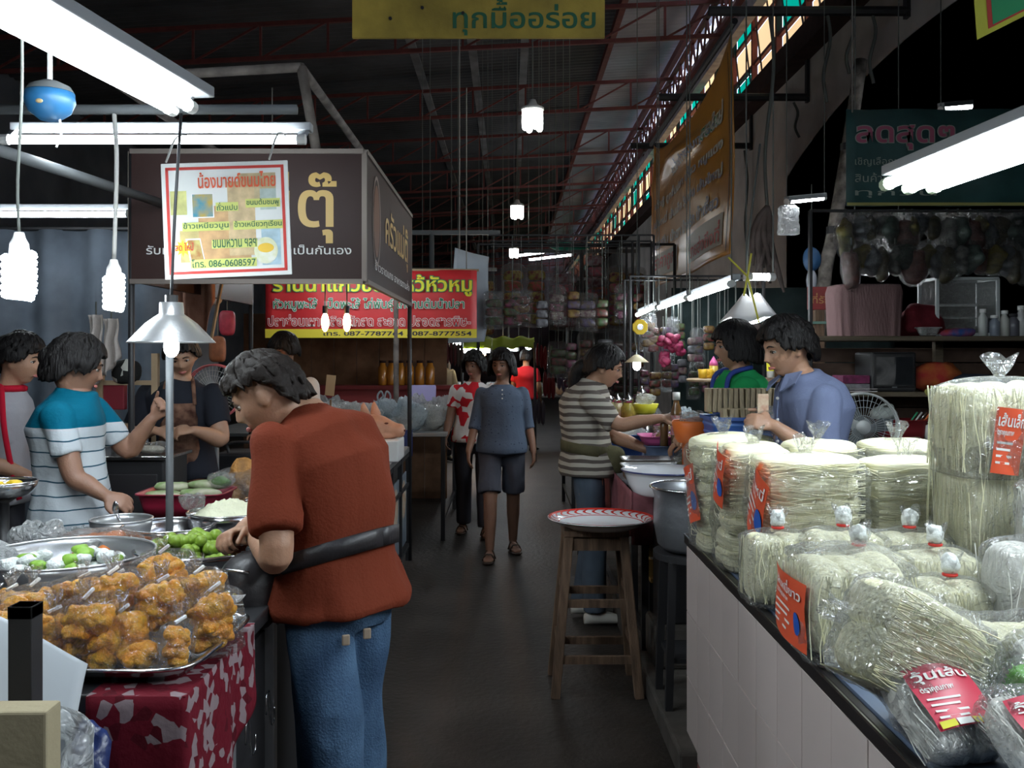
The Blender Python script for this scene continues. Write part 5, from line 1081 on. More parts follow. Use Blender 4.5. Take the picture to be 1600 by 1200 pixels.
for k, (x, y) in enumerate(((-.775, 2.66), (-.705, 2.74))):
    c = V3(x, y, ZT + .008); t = thing('sweet_pack', ('yellow sweets in a white tray, nearer the orange bags', 'yellow sweets in a white tray, nearer the jeans, behind its twin')[k], 'pack', c)
    MB().loft([(c, V3(.045, 0, 0), V3(0, .035, 0), .35), (c + V3(0, 0, .028), V3(.058, 0, 0), V3(0, .046, 0), .35)], 28, False).add([c + V3(.05, .04, .001), c + V3(-.05, .04, .001), c + V3(-.05, -.04, .001), c + V3(.05, -.04, .001)], [(0, 1, 2, 3)]).build('foam_tray', m_white, t, smooth=True, solid=.002)
    for j in range(6): MB().blob(c + V3(-.03 + .03 * (j % 3), -.018 + .036 * (j // 3), .022), (.019, .020, .016), 14, 10, .3, 60, j).build('sweet', m_yel, t, smooth=True)
    MB().loft([(c + V3(0, 0, .028), V3(.058, 0, 0), V3(0, .046, 0), .35), (c + V3(0, 0, .042), V3(.04, 0, 0), V3(0, .03, 0), .5)], 24).build('cling_film', film3, t, smooth=True)
# basins
B1 = bowl('aluminium_basin', 'wide shallow aluminium basin of white and green sweets, largest on the counter', V3(-1.32, 2.87, ZT), .25, .10, m_alu, 'basin', .72)
m_gs = M('pale green sweet', (.28, .52, .06), .5, var=.3, bump=.4); m_coc = M('grated coconut', (.78, .82, .80), .8, bump=1, bscale=80)
for k in range(22):
    a, r_ = rnd.uniform(0, 6.28), .15 * math.sqrt(rnd.random()); c = V3(-1.32 + r_ * math.cos(a) * 1.1, 2.87 + r_ * math.sin(a) * .8, ZT + .068 + .05 * (1 - r_ / .15))
    g_ = k % 3 == 0
    tag(MB().blob((0, 0, 0), (.026, .024, .017), 14, 10, .45, 45, k).build('sweet_ball' if g_ else 'coconut_ball', m_gs if g_ else m_coc, smooth=True, origin=(0, 0, 0)), 'green sweet piece among coconut in the widest basin' if g_ else 'coconut coated sweet in the widest aluminium basin', 'sweet', 'green pieces in the widest basin' if g_ else 'coconut sweets in the widest basin').location = c
for k in range(1): 
    o = tag(MB().lathe([(0, .062), (.08, .056), (.15, .042), (.2, .035)], 30, V3(-1.32, 2.87, ZT + .010)).build('coconut_layer', m_coc, smooth=True), 'layer of grated coconut lying in the widest basin', 'coconut', kind='stuff')
bowl('round_pan', 'dark rimmed round pan heaped with green balls by the bending person', V3(-1.01, 3.13, ZT), .20, .062, m_steel, 'pan', .82, .012)
m_gb = M('green sweet balls', (.24, .38, .04), .45, var=.25, scale=30, bump=.3, bscale=60); gb0 = None
for k in range(84):
    lay = (k // 2) // 14; a, r_ = rnd.uniform(0, 6.28), (.165 - .045 * lay) * math.sqrt(rnd.random()); s_ = rnd.uniform(.85, 1.15)
    x, y = -1.03 + r_ * math.cos(a), 3.12 + r_ * math.sin(a) * .95
    if x > -.93 and y > 3.1: x -= .09
    if gb0 is None: gb0 = o = tag(MB().blob((0, 0, 0), .0205, 14, 10, .12, 40, 1).build('green_ball', m_gb, smooth=True, origin=(0, 0, 0)), 'round green sweet ball heaped in the dark rimmed pan', 'sweet', 'green balls in the round pan')
    else: o = gb0.copy(); C.objects.link(o)
    o.location = (x, y, ZT + .042 + .025 * lay + rnd.uniform(0, .006)); o.scale = (s_,) * 3
bowl('steel_bowl', 'empty polished steel bowl behind the green balls', V3(-1.215, 3.42, ZT), .156, .085, m_steel, 'bowl', .65)
bowl('steel_bowl', 'deep steel bowl heaped with white shreds beside the rust sleeve', V3(-1.05, 3.60, ZT), .150, .105, m_steel, 'bowl', .62)
wt = tag(MB().grid(lambda u, v: V3(-1.05 + .135 * math.cos(v * 2 * PI) * u, 3.60 + .135 * math.sin(v * 2 * PI) * u, ZT + .085 + .062 * (1 - u * u) + .014 * noise.noise(V3(u * 9 * math.cos(v * 6.28), u * 9 * math.sin(v * 6.28), 3))), 20, 48, True).build('white_shreds', M('white shreds', (.80, .80, .58), .7, bump=1, bscale=90, var=.15), smooth=True), 'heap of creamy white shreds filling the deep steel bowl', 'food', kind='stuff')
crumple_bag('clear crumpled bag tucked at the rim of the bowl of white shreds', V3(-1.17, 3.56, ZT + .115), .09, .07, .06, 8, film)
c = V3(-1.42, 3.52, ZT); t = bowl('steel_pot', 'small steel pot with a spoon standing in it', c, .108, .09, m_alu, 'pot', .8)
MB().tube([c + V3(.01, 0, .02), c + V3(-.012, -.02, .125)], [.005, .006], 8).build('spoon_handle', m_steel, t, smooth=True); MB().blob(c + V3(-.013, -.022, .133), (.012, .006, .026), 12, 8).build('spoon_end', m_steel, t, smooth=True)
c = V3(-1.37, 3.20, ZT); t = thing('noodle_platter', 'orange glazed heap on a plate under crinkled film, behind the widest basin', 'platter', c)
MB().lathe([(0, .004), (.12, .004), (.15, .02), (.155, .02)], 36, c).build('plate', m_white, t, smooth=True, solid=.003)
MB().blob(c + V3(0, 0, .045), (.125, .11, .05), 36, 18, .35, 22, 5).build('orange_heap', M('orange glazed sweets', (.75, .20, .03), .3, var=.4, scale=14, bump=.6, bscale=60), t, smooth=True)
MB().blob(c + V3(0, 0, .05), (.135, .12, .065), 30, 16, .3, 12, 9).build('cling_film', film, t, smooth=True)
crumple_bag('white crumpled bag with a blue print at the counter end near the teal top', V3(-1.60, 3.28, ZT), .19, .15, .11, 12, film2)
tag(MB().blob(V3(-1.575, 3.19, ZT + .045), (.035, .012, .028), 14, 10, .3, 30).build('blue_label', M('blue print', (.02, .28, .55), .5), smooth=True, origin=V3(-1.575, 3.19, ZT + .045)), 'bright blue printed patch showing on the white crumpled bag', 'label')
crumple_bag('clear film bag lying between the blue print bag and the spoon pot', V3(-1.50, 3.36, ZT), .14, .11, .085, 15, film)
c = V3(-1.63, 2.95, ZT); t = thing('dome_cover', 'large domed clear plastic lid at the picture edge behind the widest basin', 'lid', c)
MB().lathe([(.13, 0), (.125, .04), (.10, .09), (.05, .12), (0, .13)], 32, c).build('dome', film2, t, smooth=True, solid=.002); MB().tube([c + V3(.132 * math.cos(a), .132 * math.sin(a), .004) for a in [2 * PI * i / 32 for i in range(33)]], .005, 6).build('rim_ring', m_white, t, smooth=True)
c = V3(-1.78, 3.38, ZT); t = thing('bowl_stand', 'black pedestal carrying a steel bowl at the left picture edge', 'stand', c); MB().lathe([(0, 0), (.06, 0), (.05, .02), (.02, .03), (.02, .17), (.05, .19), (0, .19)], 20, c).build('pedestal', m_black, t, smooth=True)
bowl('steel_bowl', 'steel bowl with yellow food raised on a pedestal at the picture edge', c + V3(0, 0, .19), .11, .055, m_steel, 'bowl', .6)
for k in range(5): tag(MB().blob((0, 0, 0), (.03, .03, .02), 12, 8, .4, 30, k).build('yellow_sweet', m_yel, smooth=True, origin=(0, 0, 0)), 'yellow sweet in the raised steel bowl', 'sweet', 'yellow sweets in the raised bowl').location = c + V3(.05 * math.cos(k * 1.3), .05 * math.sin(k * 1.3), .225)
# things at the bottom corner: black tube, white sheet, clear bag, beige carton
t = thing('side_table', 'low wooden stand carrying the beige carton, mostly below the picture', 'table', (-.95, 1.42, 0)); MB().box((-.98, 1.40, .66), (.42, .32, .03)).build('table_top', m_wood, t)
for x in (-1.16, -.80):
    for y in (1.27, 1.53): MB().box((x, y, .32), (.04, .04, .65)).build('leg', m_wood, t)
t = thing('carton', 'beige cardboard carton with a dark smudge in the bottom corner', 'box', (-.92, 1.42, .68)); MB().box((-.865, 1.40, .86), (.40, .05, .355), rz=.02).build('carton_body', M('beige card', (.36, .31, .20), .85, var=.12, scale=3, bump=.2), t, bevel=.004)
MB().bar((-.86, 1.352, .975), (-.78, 1.3535, .985), .002, .006).build('smudge_line', M('smudge', (.12, .09, .10), .9), t)
q = at(40, 1005, 1.62); t = thing('black_tube', 'open black square tube post standing behind the beige carton', 'post', (q.x, q.y, 0))
MB().box((q.x, q.y, .60), (.040, .040, 1.06 - .0)).build('tube_wall', m_black, t, bevel=.002); MB().box((q.x, q.y, 1.12), (.040, .040, .02)).build('tube_mouth', M('tube inside', (.005, .005, .005), .9), t); MB().box((q.x, q.y, .035), (.12, .12, .07)).build('base_plate', m_black, t)
t = thing('white_sheet', 'stiff white foam sheet bent over the counter edge beside the black tube', 'sheet', (-.9, 1.85, .95))
def shf2(u, v): return V3(-1.10 + .315 * u + .02 * (1 - v), 1.66 + .13 * v, 1.075 - .09 * u * u - .155 * (1 - v) ** 1.2 + .012 * math.sin(u * 5))
MB().grid(shf2, 16, 16).build('sheet', M('white foam sheet', (.36, .39, .41), .5), t, smooth=True, solid=.003)
def cbg(u, v): return V3(-.815 + .13 * u * (.8 + .2 * v) + .015 * math.sin(v * 9), 1.64 + .06 * math.sin(v * 8 + u * 3), .92 - .34 * v + .02 * math.sin(u * 6))
t = thing('clear_sheet_bag', 'limp clear plastic bag trailing below the white foam sheet', 'bag', (-.9, 1.65, .6)); MB().grid(cbg, 16, 24).move(lambda p: p + noise.noise_vector(p * 14) * .018).build('bag_film', film2, t, smooth=True, solid=.001)
# ================================================================ MIDDLE TABLE, SECOND STALL, REAR TABLES
table('black_table', 'black table with bowls and a crimson crate between the two stalls', -1.56, -.80, 4.02, 4.94, ZT, M('black counter top', (.02, .02, .022)), m_black)
c = V3(-1.40, 4.18, ZT); t = steel_tray('crimson_crate', 'crimson plastic crate holding flat clear packs beside the picking hand', c + V3(0, 0, .0), .36, .26, .10, M('crimson plastic', (.22, .01, .03), .4), 0, 'crate')
for k in range(4): tag(MB().blob((0, 0, 0), (.085, .05, .02), 20, 10, .25, 25, k, .7).build('food_pack', M('pale salad', (.42, .40, .30), .7, col2=(.14, .25, .06), scale=14), smooth=True, origin=(0, 0, 0)), 'flat clear pack of pale salad in the crimson crate', 'pack', 'salad packs in the crimson crate').location = c + V3(-.08 + .16 * (k % 2), -.05 + .1 * (k // 2), .085 + .012 * k)
crumple_bag('bunch of green leaves in film at the crate end nearest the steel bowls', c + V3(.14, .03, .105), .11, .09, .07, 21, film, inside=M('green leaves', (.10, .26, .03), .7, var=.5))
c = V3(-1.20, 4.55, ZT); t = thing('noodle_mound', 'mound of orange brown fried noodles in film on the black table', 'food', c)
MB().blob(c + V3(0, 0, .09), (.15, .12, .10), 34, 18, .45, 15, 3).build('fried_noodles', M('orange fried noodles', (.48, .22, .05), .6, var=.5, scale=20, bump=1, bscale=70), t, smooth=True); MB().blob(c + V3(-.03, -.02, .07), (.17, .14, .10), 28, 16, .4, 10, 6).build('cling_film', film, t, smooth=True)
for x, y, r_, h, lab in ((-1.02, 4.20, .135, .06, 'wide steel bowl on the black table behind the white shreds'), (-.98, 4.52, .12, .09, 'steel bowl in the middle of the black table'), (-.97, 4.85, .115, .14, 'steel pot at the far end of the black table, nearest the vendor')): bowl('steel_bowl', lab, V3(x, y, ZT), r_, h, m_steel, 'bowl', .8)
t = thing('stock_pot', 'steel stock pot with a wire handle behind the bowls', 'pot', (-1.12, 4.97, ZT)); MB().lathe([(0, .003), (.11, .003), (.115, .01), (.115, .17), (.12, .175)], 30, V3(-1.10, 5.0, ZT)).build('pot_body', m_steel, t, smooth=True, solid=.002); MB().tube(catmull([V3(-1.215, 5.0, ZT + .15), V3(-1.2, 5.0, ZT + .24), V3(-1.1, 5.0, ZT + .27), V3(-1.0, 5.0, ZT + .24), V3(-.985, 5.0, ZT + .15)], 4), .004, 6).build('handle', m_black, t)
t = thing('vendor_cabinet', 'black cabinet with a steel top before the apron vendor', 'cabinet', (-1.95, 5.0, 0)); MB().box((-1.97, 5.02, .51), (.46, .36, 1.02)).build('cabinet_body', m_black, t, bevel=.01); MB().box((-1.97, 5.02, 1.03), (.50, .40, .02)).build('counter_top', m_steel, t, bevel=.004); MB().box((-1.97, 4.835, .55), (.40, .012, .8)).build('door', M('dark door', (.03, .028, .03), .4), t, bevel=.004)
c = V3(-2.02, 5.05, 1.04); t = thing('white_tub', 'open white plastic tub on the vendor cabinet', 'tub', c); MB().lathe([(0, .002), (.065, .002), (.078, .10), (.083, .10)], 28, c).build('tub_wall', m_white, t, smooth=True, solid=.002)
crumple_bag('clear bag with pale food lying on the vendor cabinet', V3(-1.84, 4.95, 1.04), .17, .12, .06, 31, film, inside=M('pale dough', (.55, .52, .42), .7))
# fan with a pink rim
def fan(label, c, R_, rimm, tilt_f, stand_z, mat, hubm):
    c = Vector(c); t = thing('electric_fan', label, 'fan', (c.x, c.y, stand_z)); f_ = Vector(tilt_f).normalized(); u, v = frame_of(f_)
    for s in (-.03, .045): MB().tube([c + f_ * s + (u * math.cos(a) + v * math.sin(a)) * R_ for a in [2 * PI * i / 36 for i in range(37)]], .006, 6, False).build('guard_rim', rimm, t, smooth=True)
    g_ = MB()
    for k in range(44):
        a = 2 * PI * k / 44; d = u * math.cos(a) + v * math.sin(a)
        g_.tube([c + f_ * .065 + d * .03, c + f_ * .062 + d * R_ * .6, c + f_ * .045 + d * R_], .0013, 4, False)
    for q in (.35, .6, .8): g_.tube([c + f_ * .062 + (u * math.cos(a) + v * math.sin(a)) * R_ * q for a in [2 * PI * i / 36 for i in range(37)]], .0013, 4, False)
    g_.build('guard_wires', mat, t)
    for k in range(3):
        a = 2 * PI * k / 3 + .5; d = u * math.cos(a) + v * math.sin(a); e = u * -math.sin(a) + v * math.cos(a)
        MB().poly([c + d * .03, c + d * R_ * .5 + e * R_ * .28 + f_ * .02, c + d * R_ * .85 + e * R_ * .25 + f_ * .02, c + d * R_ * .85 - e * R_ * .1, c + d * .03 - e * .03], f_, .003).build('fan_blade', M('smoke blade', (.12, .14, .15), .4), t)
    MB().tube([c + f_ * .07, c + f_ * .02], R_ * .2, 20).build('hub_cap', hubm, t, smooth=True); MB().tube([c - f_ * .03, c - f_ * .12], R_ * .28, 16).build('motor', mat, t, smooth=True)
    b_ = V3(c.x, c.y, 0) - f_ * .08; b_.z = stand_z
    MB().tube([c - f_ * .08, b_], .013, 10).build('stand_pole', mat, t); MB().lathe([(0, .03), (.06, .03), (.15, .012), (.16, 0), (0, 0)], 28, b_).build('base', mat, t, smooth=True); return t
fan('standing fan with a pink rim between the apron vendor and the rust shirt', at(335, 612, 5.9), .165, M('pink rim', (.65, .16, .18), .4), (.1, -1, 0), 0, M('fan grey', (.35, .37, .38), .5), m_white)
# towels and wood frame
t = thing('towel_rack', 'pale wooden rack frame with white towels hung above it', 'rack', at(160, 700, 5.3)); t.location.z = 0; a = at(158, 560, 5.4)
for px in (157, 243): q = at(px, 560, 5.4); MB().box((q.x, 5.4, .78), (.035, .035, 1.56)).build('upright', m_woodl, t)
for py in (598, 665): MB().bar(at(157, py, 5.4), at(243, py, 5.4), .03, .025).build('rack_bar', m_woodl, t)
for k, (px, w_, y0_, y1_, lab) in enumerate(((150, 24, 492, 585, 'long white towel hanging under the smaller bulb, outer one'), (174, 26, 498, 560, 'shorter white towel hanging under the smaller bulb, inner one'))):
    t = thing('towel', lab, 'towel', at(px, y0_, 5.25)); MB().grid(lambda u, v: at(px - w_ / 2 + w_ * u, y0_ + (y1_ - y0_) * v, 5.25) + V3(.006 * math.sin(v * 9), .03 * math.sin(u * 11 + v * 2), -.10 * (1 - u) * v * v), 20, 14).build('cloth', M('towel white', (.50, .45, .42), .95, bump=.5, bscale=80), t, smooth=True, solid=.006)
    MB().tube([at(px, y0_ + 2, 5.25), at(px, y0_ - 20, 5.3)], .005, 5).build('hanging_string', m_cord, t)
t = thing('shelf_bag', 'black and white patterned bag on the wooden rack', 'bag', at(200, 590, 5.38)); MB().blob(at(198, 580, 5.40), (.075, .05, .07), 20, 12, .2, 9, 2, .8).build('bag_body', PATTERN('black white print', 'blotch', ((.02, .02, .02), (.5, .5, .45)), 14, thresh=.6), t, smooth=True)
q = at(180, 615, 5.42); t = thing('red_box', 'dark red box hanging on the rack below the patterned bag', 'box', q); MB().box(q + V3(0, 0, -.02), (.12, .05, .14)).build('box_body', M('dark red paint', (.18, .01, .02), .6), t, bevel=.005)
# ladder-ish second stall counter
t = thing('stall_counter', 'dark framed counter with framed food posters, standing under the brown sign box', 'counter', (-1.05, 6.1, 0))
MB().box((-1.08, 6.13, ZT - .02), (.66, 2.3, .04)).build('counter_top', M('worn steel top', (.30, .30, .30), .4, .6), t, bevel=.004)
for y in (5.0, 5.55, 6.25, 6.75, 7.26): MB().box((-.765, y, .42), (.03, .03, .84)).build('post', m_black, t)
for z in (.12, .58, .80): MB().box((-.765, 6.13, z), (.025, 2.28, .025)).build('rail', m_black, t)
MB().box((-.80, 6.13, .44), (.01, 2.2, .66)).build('side_panel', M('dark panel', (.05, .045, .04), .6), t)
for y0_, y1_, cc in ((5.60, 6.22, (.20, .26, .30)), (6.30, 6.72, (.24, .28, .32)), (6.80, 7.2, (.16, .13, .12))):
    MB().box((-.772, (y0_ + y1_) / 2, .42), (.008, y1_ - y0_, .52)).build('poster_panel', M('food poster %d' % int(y0_), cc, .5, col2=(.10, .13, .16), scale=6), t)
    MB().add([V3(-.766, (y0_ + y1_) / 2 + (y1_ - y0_) * .34 * math.cos(a), .50 + .14 * math.sin(a)) for a in [2 * PI * k / 20 for k in range(20)]], [tuple(range(20))]).build('printed_dish', M('printed food', (.45, .28, .16), .6, col2=(.5, .5, .42), scale=20), t)
for q in ((-.75, 4.96), (-1.95, 4.96), (-.75, 7.26), (-1.95, 7.26)):
    tp = thing('canopy_post', {(-.75, 4.96): 'canopy post at the near corner of the posters counter', (-1.95, 4.96): 'thin dark canopy post beside the apron vendor', (-.75, 7.26): 'dark canopy post at the far end of the posters counter', (-1.95, 7.26): 'canopy post at the back of the second stall'}[q], 'post', (q[0], q[1], 0))
    if q == (-.75, 4.96): MB().tube([(q[0], q[1], ZT), (q[0], q[1], 1.0)], .015, 8).build('post_shaft', m_black, tp); continue
    MB().tube([(q[0], q[1], 0), (q[0], q[1], 2.62)], .0165, 10).build('post_shaft', m_black, tp, smooth=True)
# canopy pipes
m_pipe = M('dusty pipe', (.24, .21, .19), .8, .2, var=.5, scale=8)
t = thing('canopy_pipework', 'dusty pipe frame running back above the brown sign box', 'frame', (-1.08, 5, 3.05))
for a, bb in ((at(172, 122, 5.0), at(470, 105, 5.0)), (at(470, 105, 5.0), V3(-1.08, 9.2, 3.05)), (V3(-1.08, 7.3, 3.05), V3(-.75, 7.3, 2.6)), (V3(-1.08, 5.0, 3.05), V3(-1.0, 5.0, 2.6)), (at(172, 122, 5.0), V3(at(172, 122, 5).x, 9.2, 3.0)), (V3(-1.08, 9.2, 3.05), V3(-1.08, 9.2, 0))): MB().tube([a, bb], .026, 10).build('pipe', m_pipe, t, smooth=True)
m_grey = M('dull rail', (.11, .12, .125), .6)
t = thing('lamp_rail', 'pale pipe slanting behind the bulbs toward the poster', 'frame', (-1.95, 4, 2.3)); MB().tube([V3(-1.95, 3.3, 2.32), V3(-1.78, 4.96, 2.33)], .024, 10).build('pipe', m_grey, t, smooth=True); MB().tube([V3(-1.95, 3.3, 2.32), V3(-2.9, 3.3, 2.4)], .024, 10).build('pipe', m_grey, t, smooth=True); MB().tube([V3(-1.95, 3.4, 2.42), V3(-.75, 3.4, 2.42)], .018, 10).build('pipe', m_grey, t, smooth=True); MB().tube([V3(-2.88, 2.6, 2.92), V3(-.9, 2.6, 2.92)], .018, 10).build('pipe', m_grey, t, smooth=True); MB().tube([V3(-2.88, 2.6, 2.92), V3(-2.88, 3.3, 2.4)], .018, 10).build('pipe', m_grey, t, smooth=True); MB().tube([V3(-2.88, 3.3, 2.4), V3(-2.88, 3.3, 0)], .024, 10).build('pipe', m_grey, t, smooth=True)
# blue fly fan
c = at(78, 160, 3.0); t = thing('blue_fly_fan', 'round blue hanging motor of a fly fan under the twin tube lamp', 'fan', c)
MB().lathe([(.0, -.055), (.03, -.055), (.062, -.03), (.075, .0), (.072, .03), (.0, .03)], 30, c).build('motor_body', M('sky blue plastic', (.02, .12, .27), .45), t, smooth=True); MB().lathe([(.072, .031), (.06, .05), (.025, .066), (.0, .068)], 30, c).build('top_cap', m_grey, t, smooth=True)
MB().blob(c + V3(.0, -.068, -.012), (.012, .006, .008), 10, 8).build('switch', M('brass knob', (.4, .3, .15), .4), t); MB().tube([c + V3(0, 0, .066), c + V3(0, 0, .3)], .008, 8).build('hanging_rod', m_white, t); MB().tube(catmull([c + V3(.03, 0, -.05), c + V3(.035, 0, -.1), c + V3(.02, 0, -.14)], 4), .004, 6).build('pull_cord', m_white, t)
# food on the second stall counter
c = V3(-.80, 5.62, ZT); t = thing('clear_cup', 'clear cup with brown sauce and twisted clear bags on the posters counter', 'cup', c); MB().lathe([(0, .002), (.045, .002), (.055, .12), (.058, .12)], 24, c).build('cup_wall', film2, t, smooth=True, solid=.0015); MB().lathe([(0, .004), (.043, .004), (.047, .035), (0, .036)], 20, c).build('sauce', M('brown sauce', (.30, .10, .02), .2), t, smooth=True)
for k in range(3): MB().blob(c + V3(-.03 + .03 * k, 0, .15 + .01 * k), (.022, .022, .04), 14, 10, .4, 30, k).build('twisted_bag', film, t, smooth=True)
c = V3(-.86, 6.35, ZT); t = thing('foam_box', 'white foam box carrying the pork head', 'box', c); MB().box(c + V3(0, 0, .07), (.30, .34, .14)).build('box_body', m_white, t, bevel=.01)
hc = c + V3(.0, 0, .145); t = thing('pork_head', 'cooked pork head with upright ears on the white foam box', 'food', hc); pk = M('cooked pork skin', (.62, .32, .20), .45, var=.25, scale=9, bump=.3)
b_ = MB(); b_.blob(hc + V3(-.02, 0, .075), (.10, .095, .085), 24, 16, .15, 8, 2).tube(catmull([hc + V3(.02, 0, .07), hc + V3(.10, -.02, .055), hc + V3(.155, -.03, .045)], 4), [.075, .07, .062, .056, .05, .047, .045, .046, .044], 18).blob(hc + V3(.158, -.03, .045), (.020, .044, .040), 14, 10).blob(hc + V3(.05, -.01, .02), (.10, .06, .03), 16, 10)
put(remeshed(b_, .006, 4, .006, 12, 3), 'head_body', pk, t)
for s, dx in ((-1, -.07), (1, -.02)): MB().loft([(hc + V3(dx, s * .05, .10), V3(.03, 0, 0), V3(0, .012, 0)), (hc + V3(dx - .01, s * .065, .16), V3(.036, 0, 0), V3(0, .010, 0)), (hc + V3(dx - .02, s * .07, .215), V3(.016, 0, 0), V3(0, .007, 0)), (hc + V3(dx - .02, s * .07, .235), V3(.004, 0, 0), V3(0, .004, 0))], 14).build('ear', pk, t, smooth=True)
for s in (-1, 1): MB().tube([hc + V3(.170, -.03 + s * .014, .05), hc + V3(.1795, -.03 + s * .014, .05)], .007, 10).build('nostril', M('dark nostril', (.12, .03, .02), .6), t); MB().blob(hc + V3(.06, s * .066 - .01, .10), (.014, .008, .006), 10, 6).build('eye_slit', M('dark nostril', (.12, .03, .02)), t)
for k, (x, y, lab) in enumerate(((-.93, 6.85, 'small tray of cooked meat behind the pork head'), (-1.22, 5.9, 'tray of dark cooked meat behind the rust shirt'))):
    steel_tray('meat_tray', lab, V3(x, y, ZT), .26, .2, .03, m_steel)
    for j in range(5): tag(MB().blob((0, 0, 0), (.05, .028, .02), 14, 8, .3, 20, j).build('cooked_meat', M('cooked meat', (.50, .26, .10), .4, var=.4), smooth=True, origin=(0, 0, 0)), 'piece of cooked meat ' + ('behind the pork head' if k == 0 else 'on the tray behind the rust shirt'), 'food', 'meat pieces on tray %s' % ('behind the pork head' if k == 0 else 'behind the rust shirt')).location = V3(x - .08 + .04 * j, y - .04 + .05 * (j % 2), ZT + .03)
# rear table with bags
table('goods_table', 'rear table loaded with white and blue plastic bags', -2.6, -.52, 8.0, 9.7, .90, M('steel table top', (.35, .36, .36), .4, .5), m_black)
bagspec = [(505, 628, 8.2, .32, .20), (560, 625, 8.2, .36, .20), (600, 620, 8.4, .26, .22), (535, 606, 8.9, .34, .18), (480, 640, 8.1, .22, .16), (640, 640, 8.15, .26, .22), (672, 645, 8.3, .26, .18), (705, 648, 8.5, .26, .16), (655, 618, 8.9, .24, .22), (628, 655, 8.1, .20, .12), (720, 636, 9.2, .26, .16), (580, 645, 8.1, .22, .12), (515, 596, 9.3, .3, .2), (690, 628, 9.1, .26, .2)]
where = ['at the table end behind the dark hair', 'large and round beside the rust shoulder', 'behind the pork head', 'low, behind the round bag', 'partly behind the rust person, smallest', 'just right of the far canopy post', 'second right of the far canopy post', 'beside the walking woman, front row', 'stacked behind the far canopy post', 'flat, right at the pork snout', 'back row nearest the walking woman', 'small, by the blue sheet', 'farthest, by the brown jars', 'back row under the red shelf']
for k, (px, py, Y, w_, h) in enumerate(bagspec):
    q = at(px, py, Y); crumple_bag(('pale blue' if k in (2, 5) else 'white') + ' crumpled plastic bag ' + where[k], V3(q.x, Y, .90), w_, w_ * .8, h * 1.15, 70 + k, bluefilm if k in (2, 5) else film2, 'plastic bags on the rear table', handles=(k in (2,)), inside=M('bagged greens %d' % (k % 3), ((.45, .5, .42), (.38, .42, .30), (.55, .52, .45))[k % 3], .8, var=.5))
q = at(660, 610, 9.3); t = thing('lilac_tray', 'lilac plastic tray standing behind the white bags', 'tray', q); MB().box(V3(q.x, 9.3, 1.17), (.26, .05, .18), R=Matrix.Rotation(-.3, 3, 'X')).build('tray_panel', M('lilac plastic', (.38, .35, .62), .5), t, bevel=.01); MB().box(V3(q.x, 9.33, .99), (.2, .05, .18)).build('support', m_white, t)
q = at(540, 652, 7.6); t = thing('yellow_basket', 'yellow plastic basket under the blue sheet', 'basket', V3(q.x, 7.6, ZT)); MB().lathe([(0, .01), (.085, .01), (.11, .10), (.115, .10)], 24, V3(q.x, 7.6, 1.0), sx=1).build('basket_wall', M('yellow plastic', (.70, .42, .02), .45), t, smooth=True, solid=.004); MB().box(V3(q.x, 7.6, .5), (.16, .16, 1.0)).build('stand', m_black, t)
q = at(556, 645, 7.85); t = thing('blue_sheet', 'dark blue plastic sheet edge hanging before the bags', 'sheet', q); MB().grid(lambda u, v: V3(-1.75 + .95 * u, 7.96 + .02 * math.sin(u * 14), .93 - .22 * v), 20, 4).build('sheet', M('navy sheet', (.015, .03, .14), .5), t, smooth=True, solid=.003)
q = at(575, 668, 6.7); t = thing('lidded_tub', 'green plastic lid of a tub on the posters counter', 'tub', V3(q.x, 6.7, ZT)); MB().lathe([(0, .0), (.07, .0), (.08, .14), (0, .14)], 24, V3(q.x, 6.7, ZT)).build('tub_wall', m_white, t, smooth=True); MB().lathe([(0, .155), (.06, .155), (.085, .145), (.085, .135), (0, .135)], 24, V3(q.x, 6.7, ZT)).build('lid', M('green plastic', (.03, .36, .16), .4), t, smooth=True)
q = at(583, 655, 7.2); bowl('white_bowl', 'pale blue bowl behind the pork head ears', V3(q.x, 7.15, ZT + .0), .09, .12, M('pale blue enamel', (.45, .58, .66), .3), 'bowl')
t = thing('brown_partition', 'brown board partition behind the amber jars and rear bags', 'partition', (-1.7, 10.4, 0))
for k in range(9): MB().box((-2.75 + .245 * k, 10.4, 1.0), (.24, .03, 2.0)).build('board', M('stall board', (.22, .12, .07), .85, var=.4), t, bevel=.004)
t = thing('grey_curtain', 'dull grey blue curtain behind the white towels and hanging bulbs', 'curtain', (-3.2, 7.0, 2.2)); MB().grid(lambda u, v: V3(-4.6 + 2.5 * u, 6.9 + .05 * math.sin(u * 45), 2.45 * v), 90, 4).build('cloth', M('grey blue curtain', (.16, .19, .23), .9, var=.4, scale=3), t, smooth=True, solid=.005); MB().tube([V3(-4.6, 6.9, 2.46), V3(-2.05, 6.9, 2.46)], .015, 6).build('curtain_rod', m_black, t)
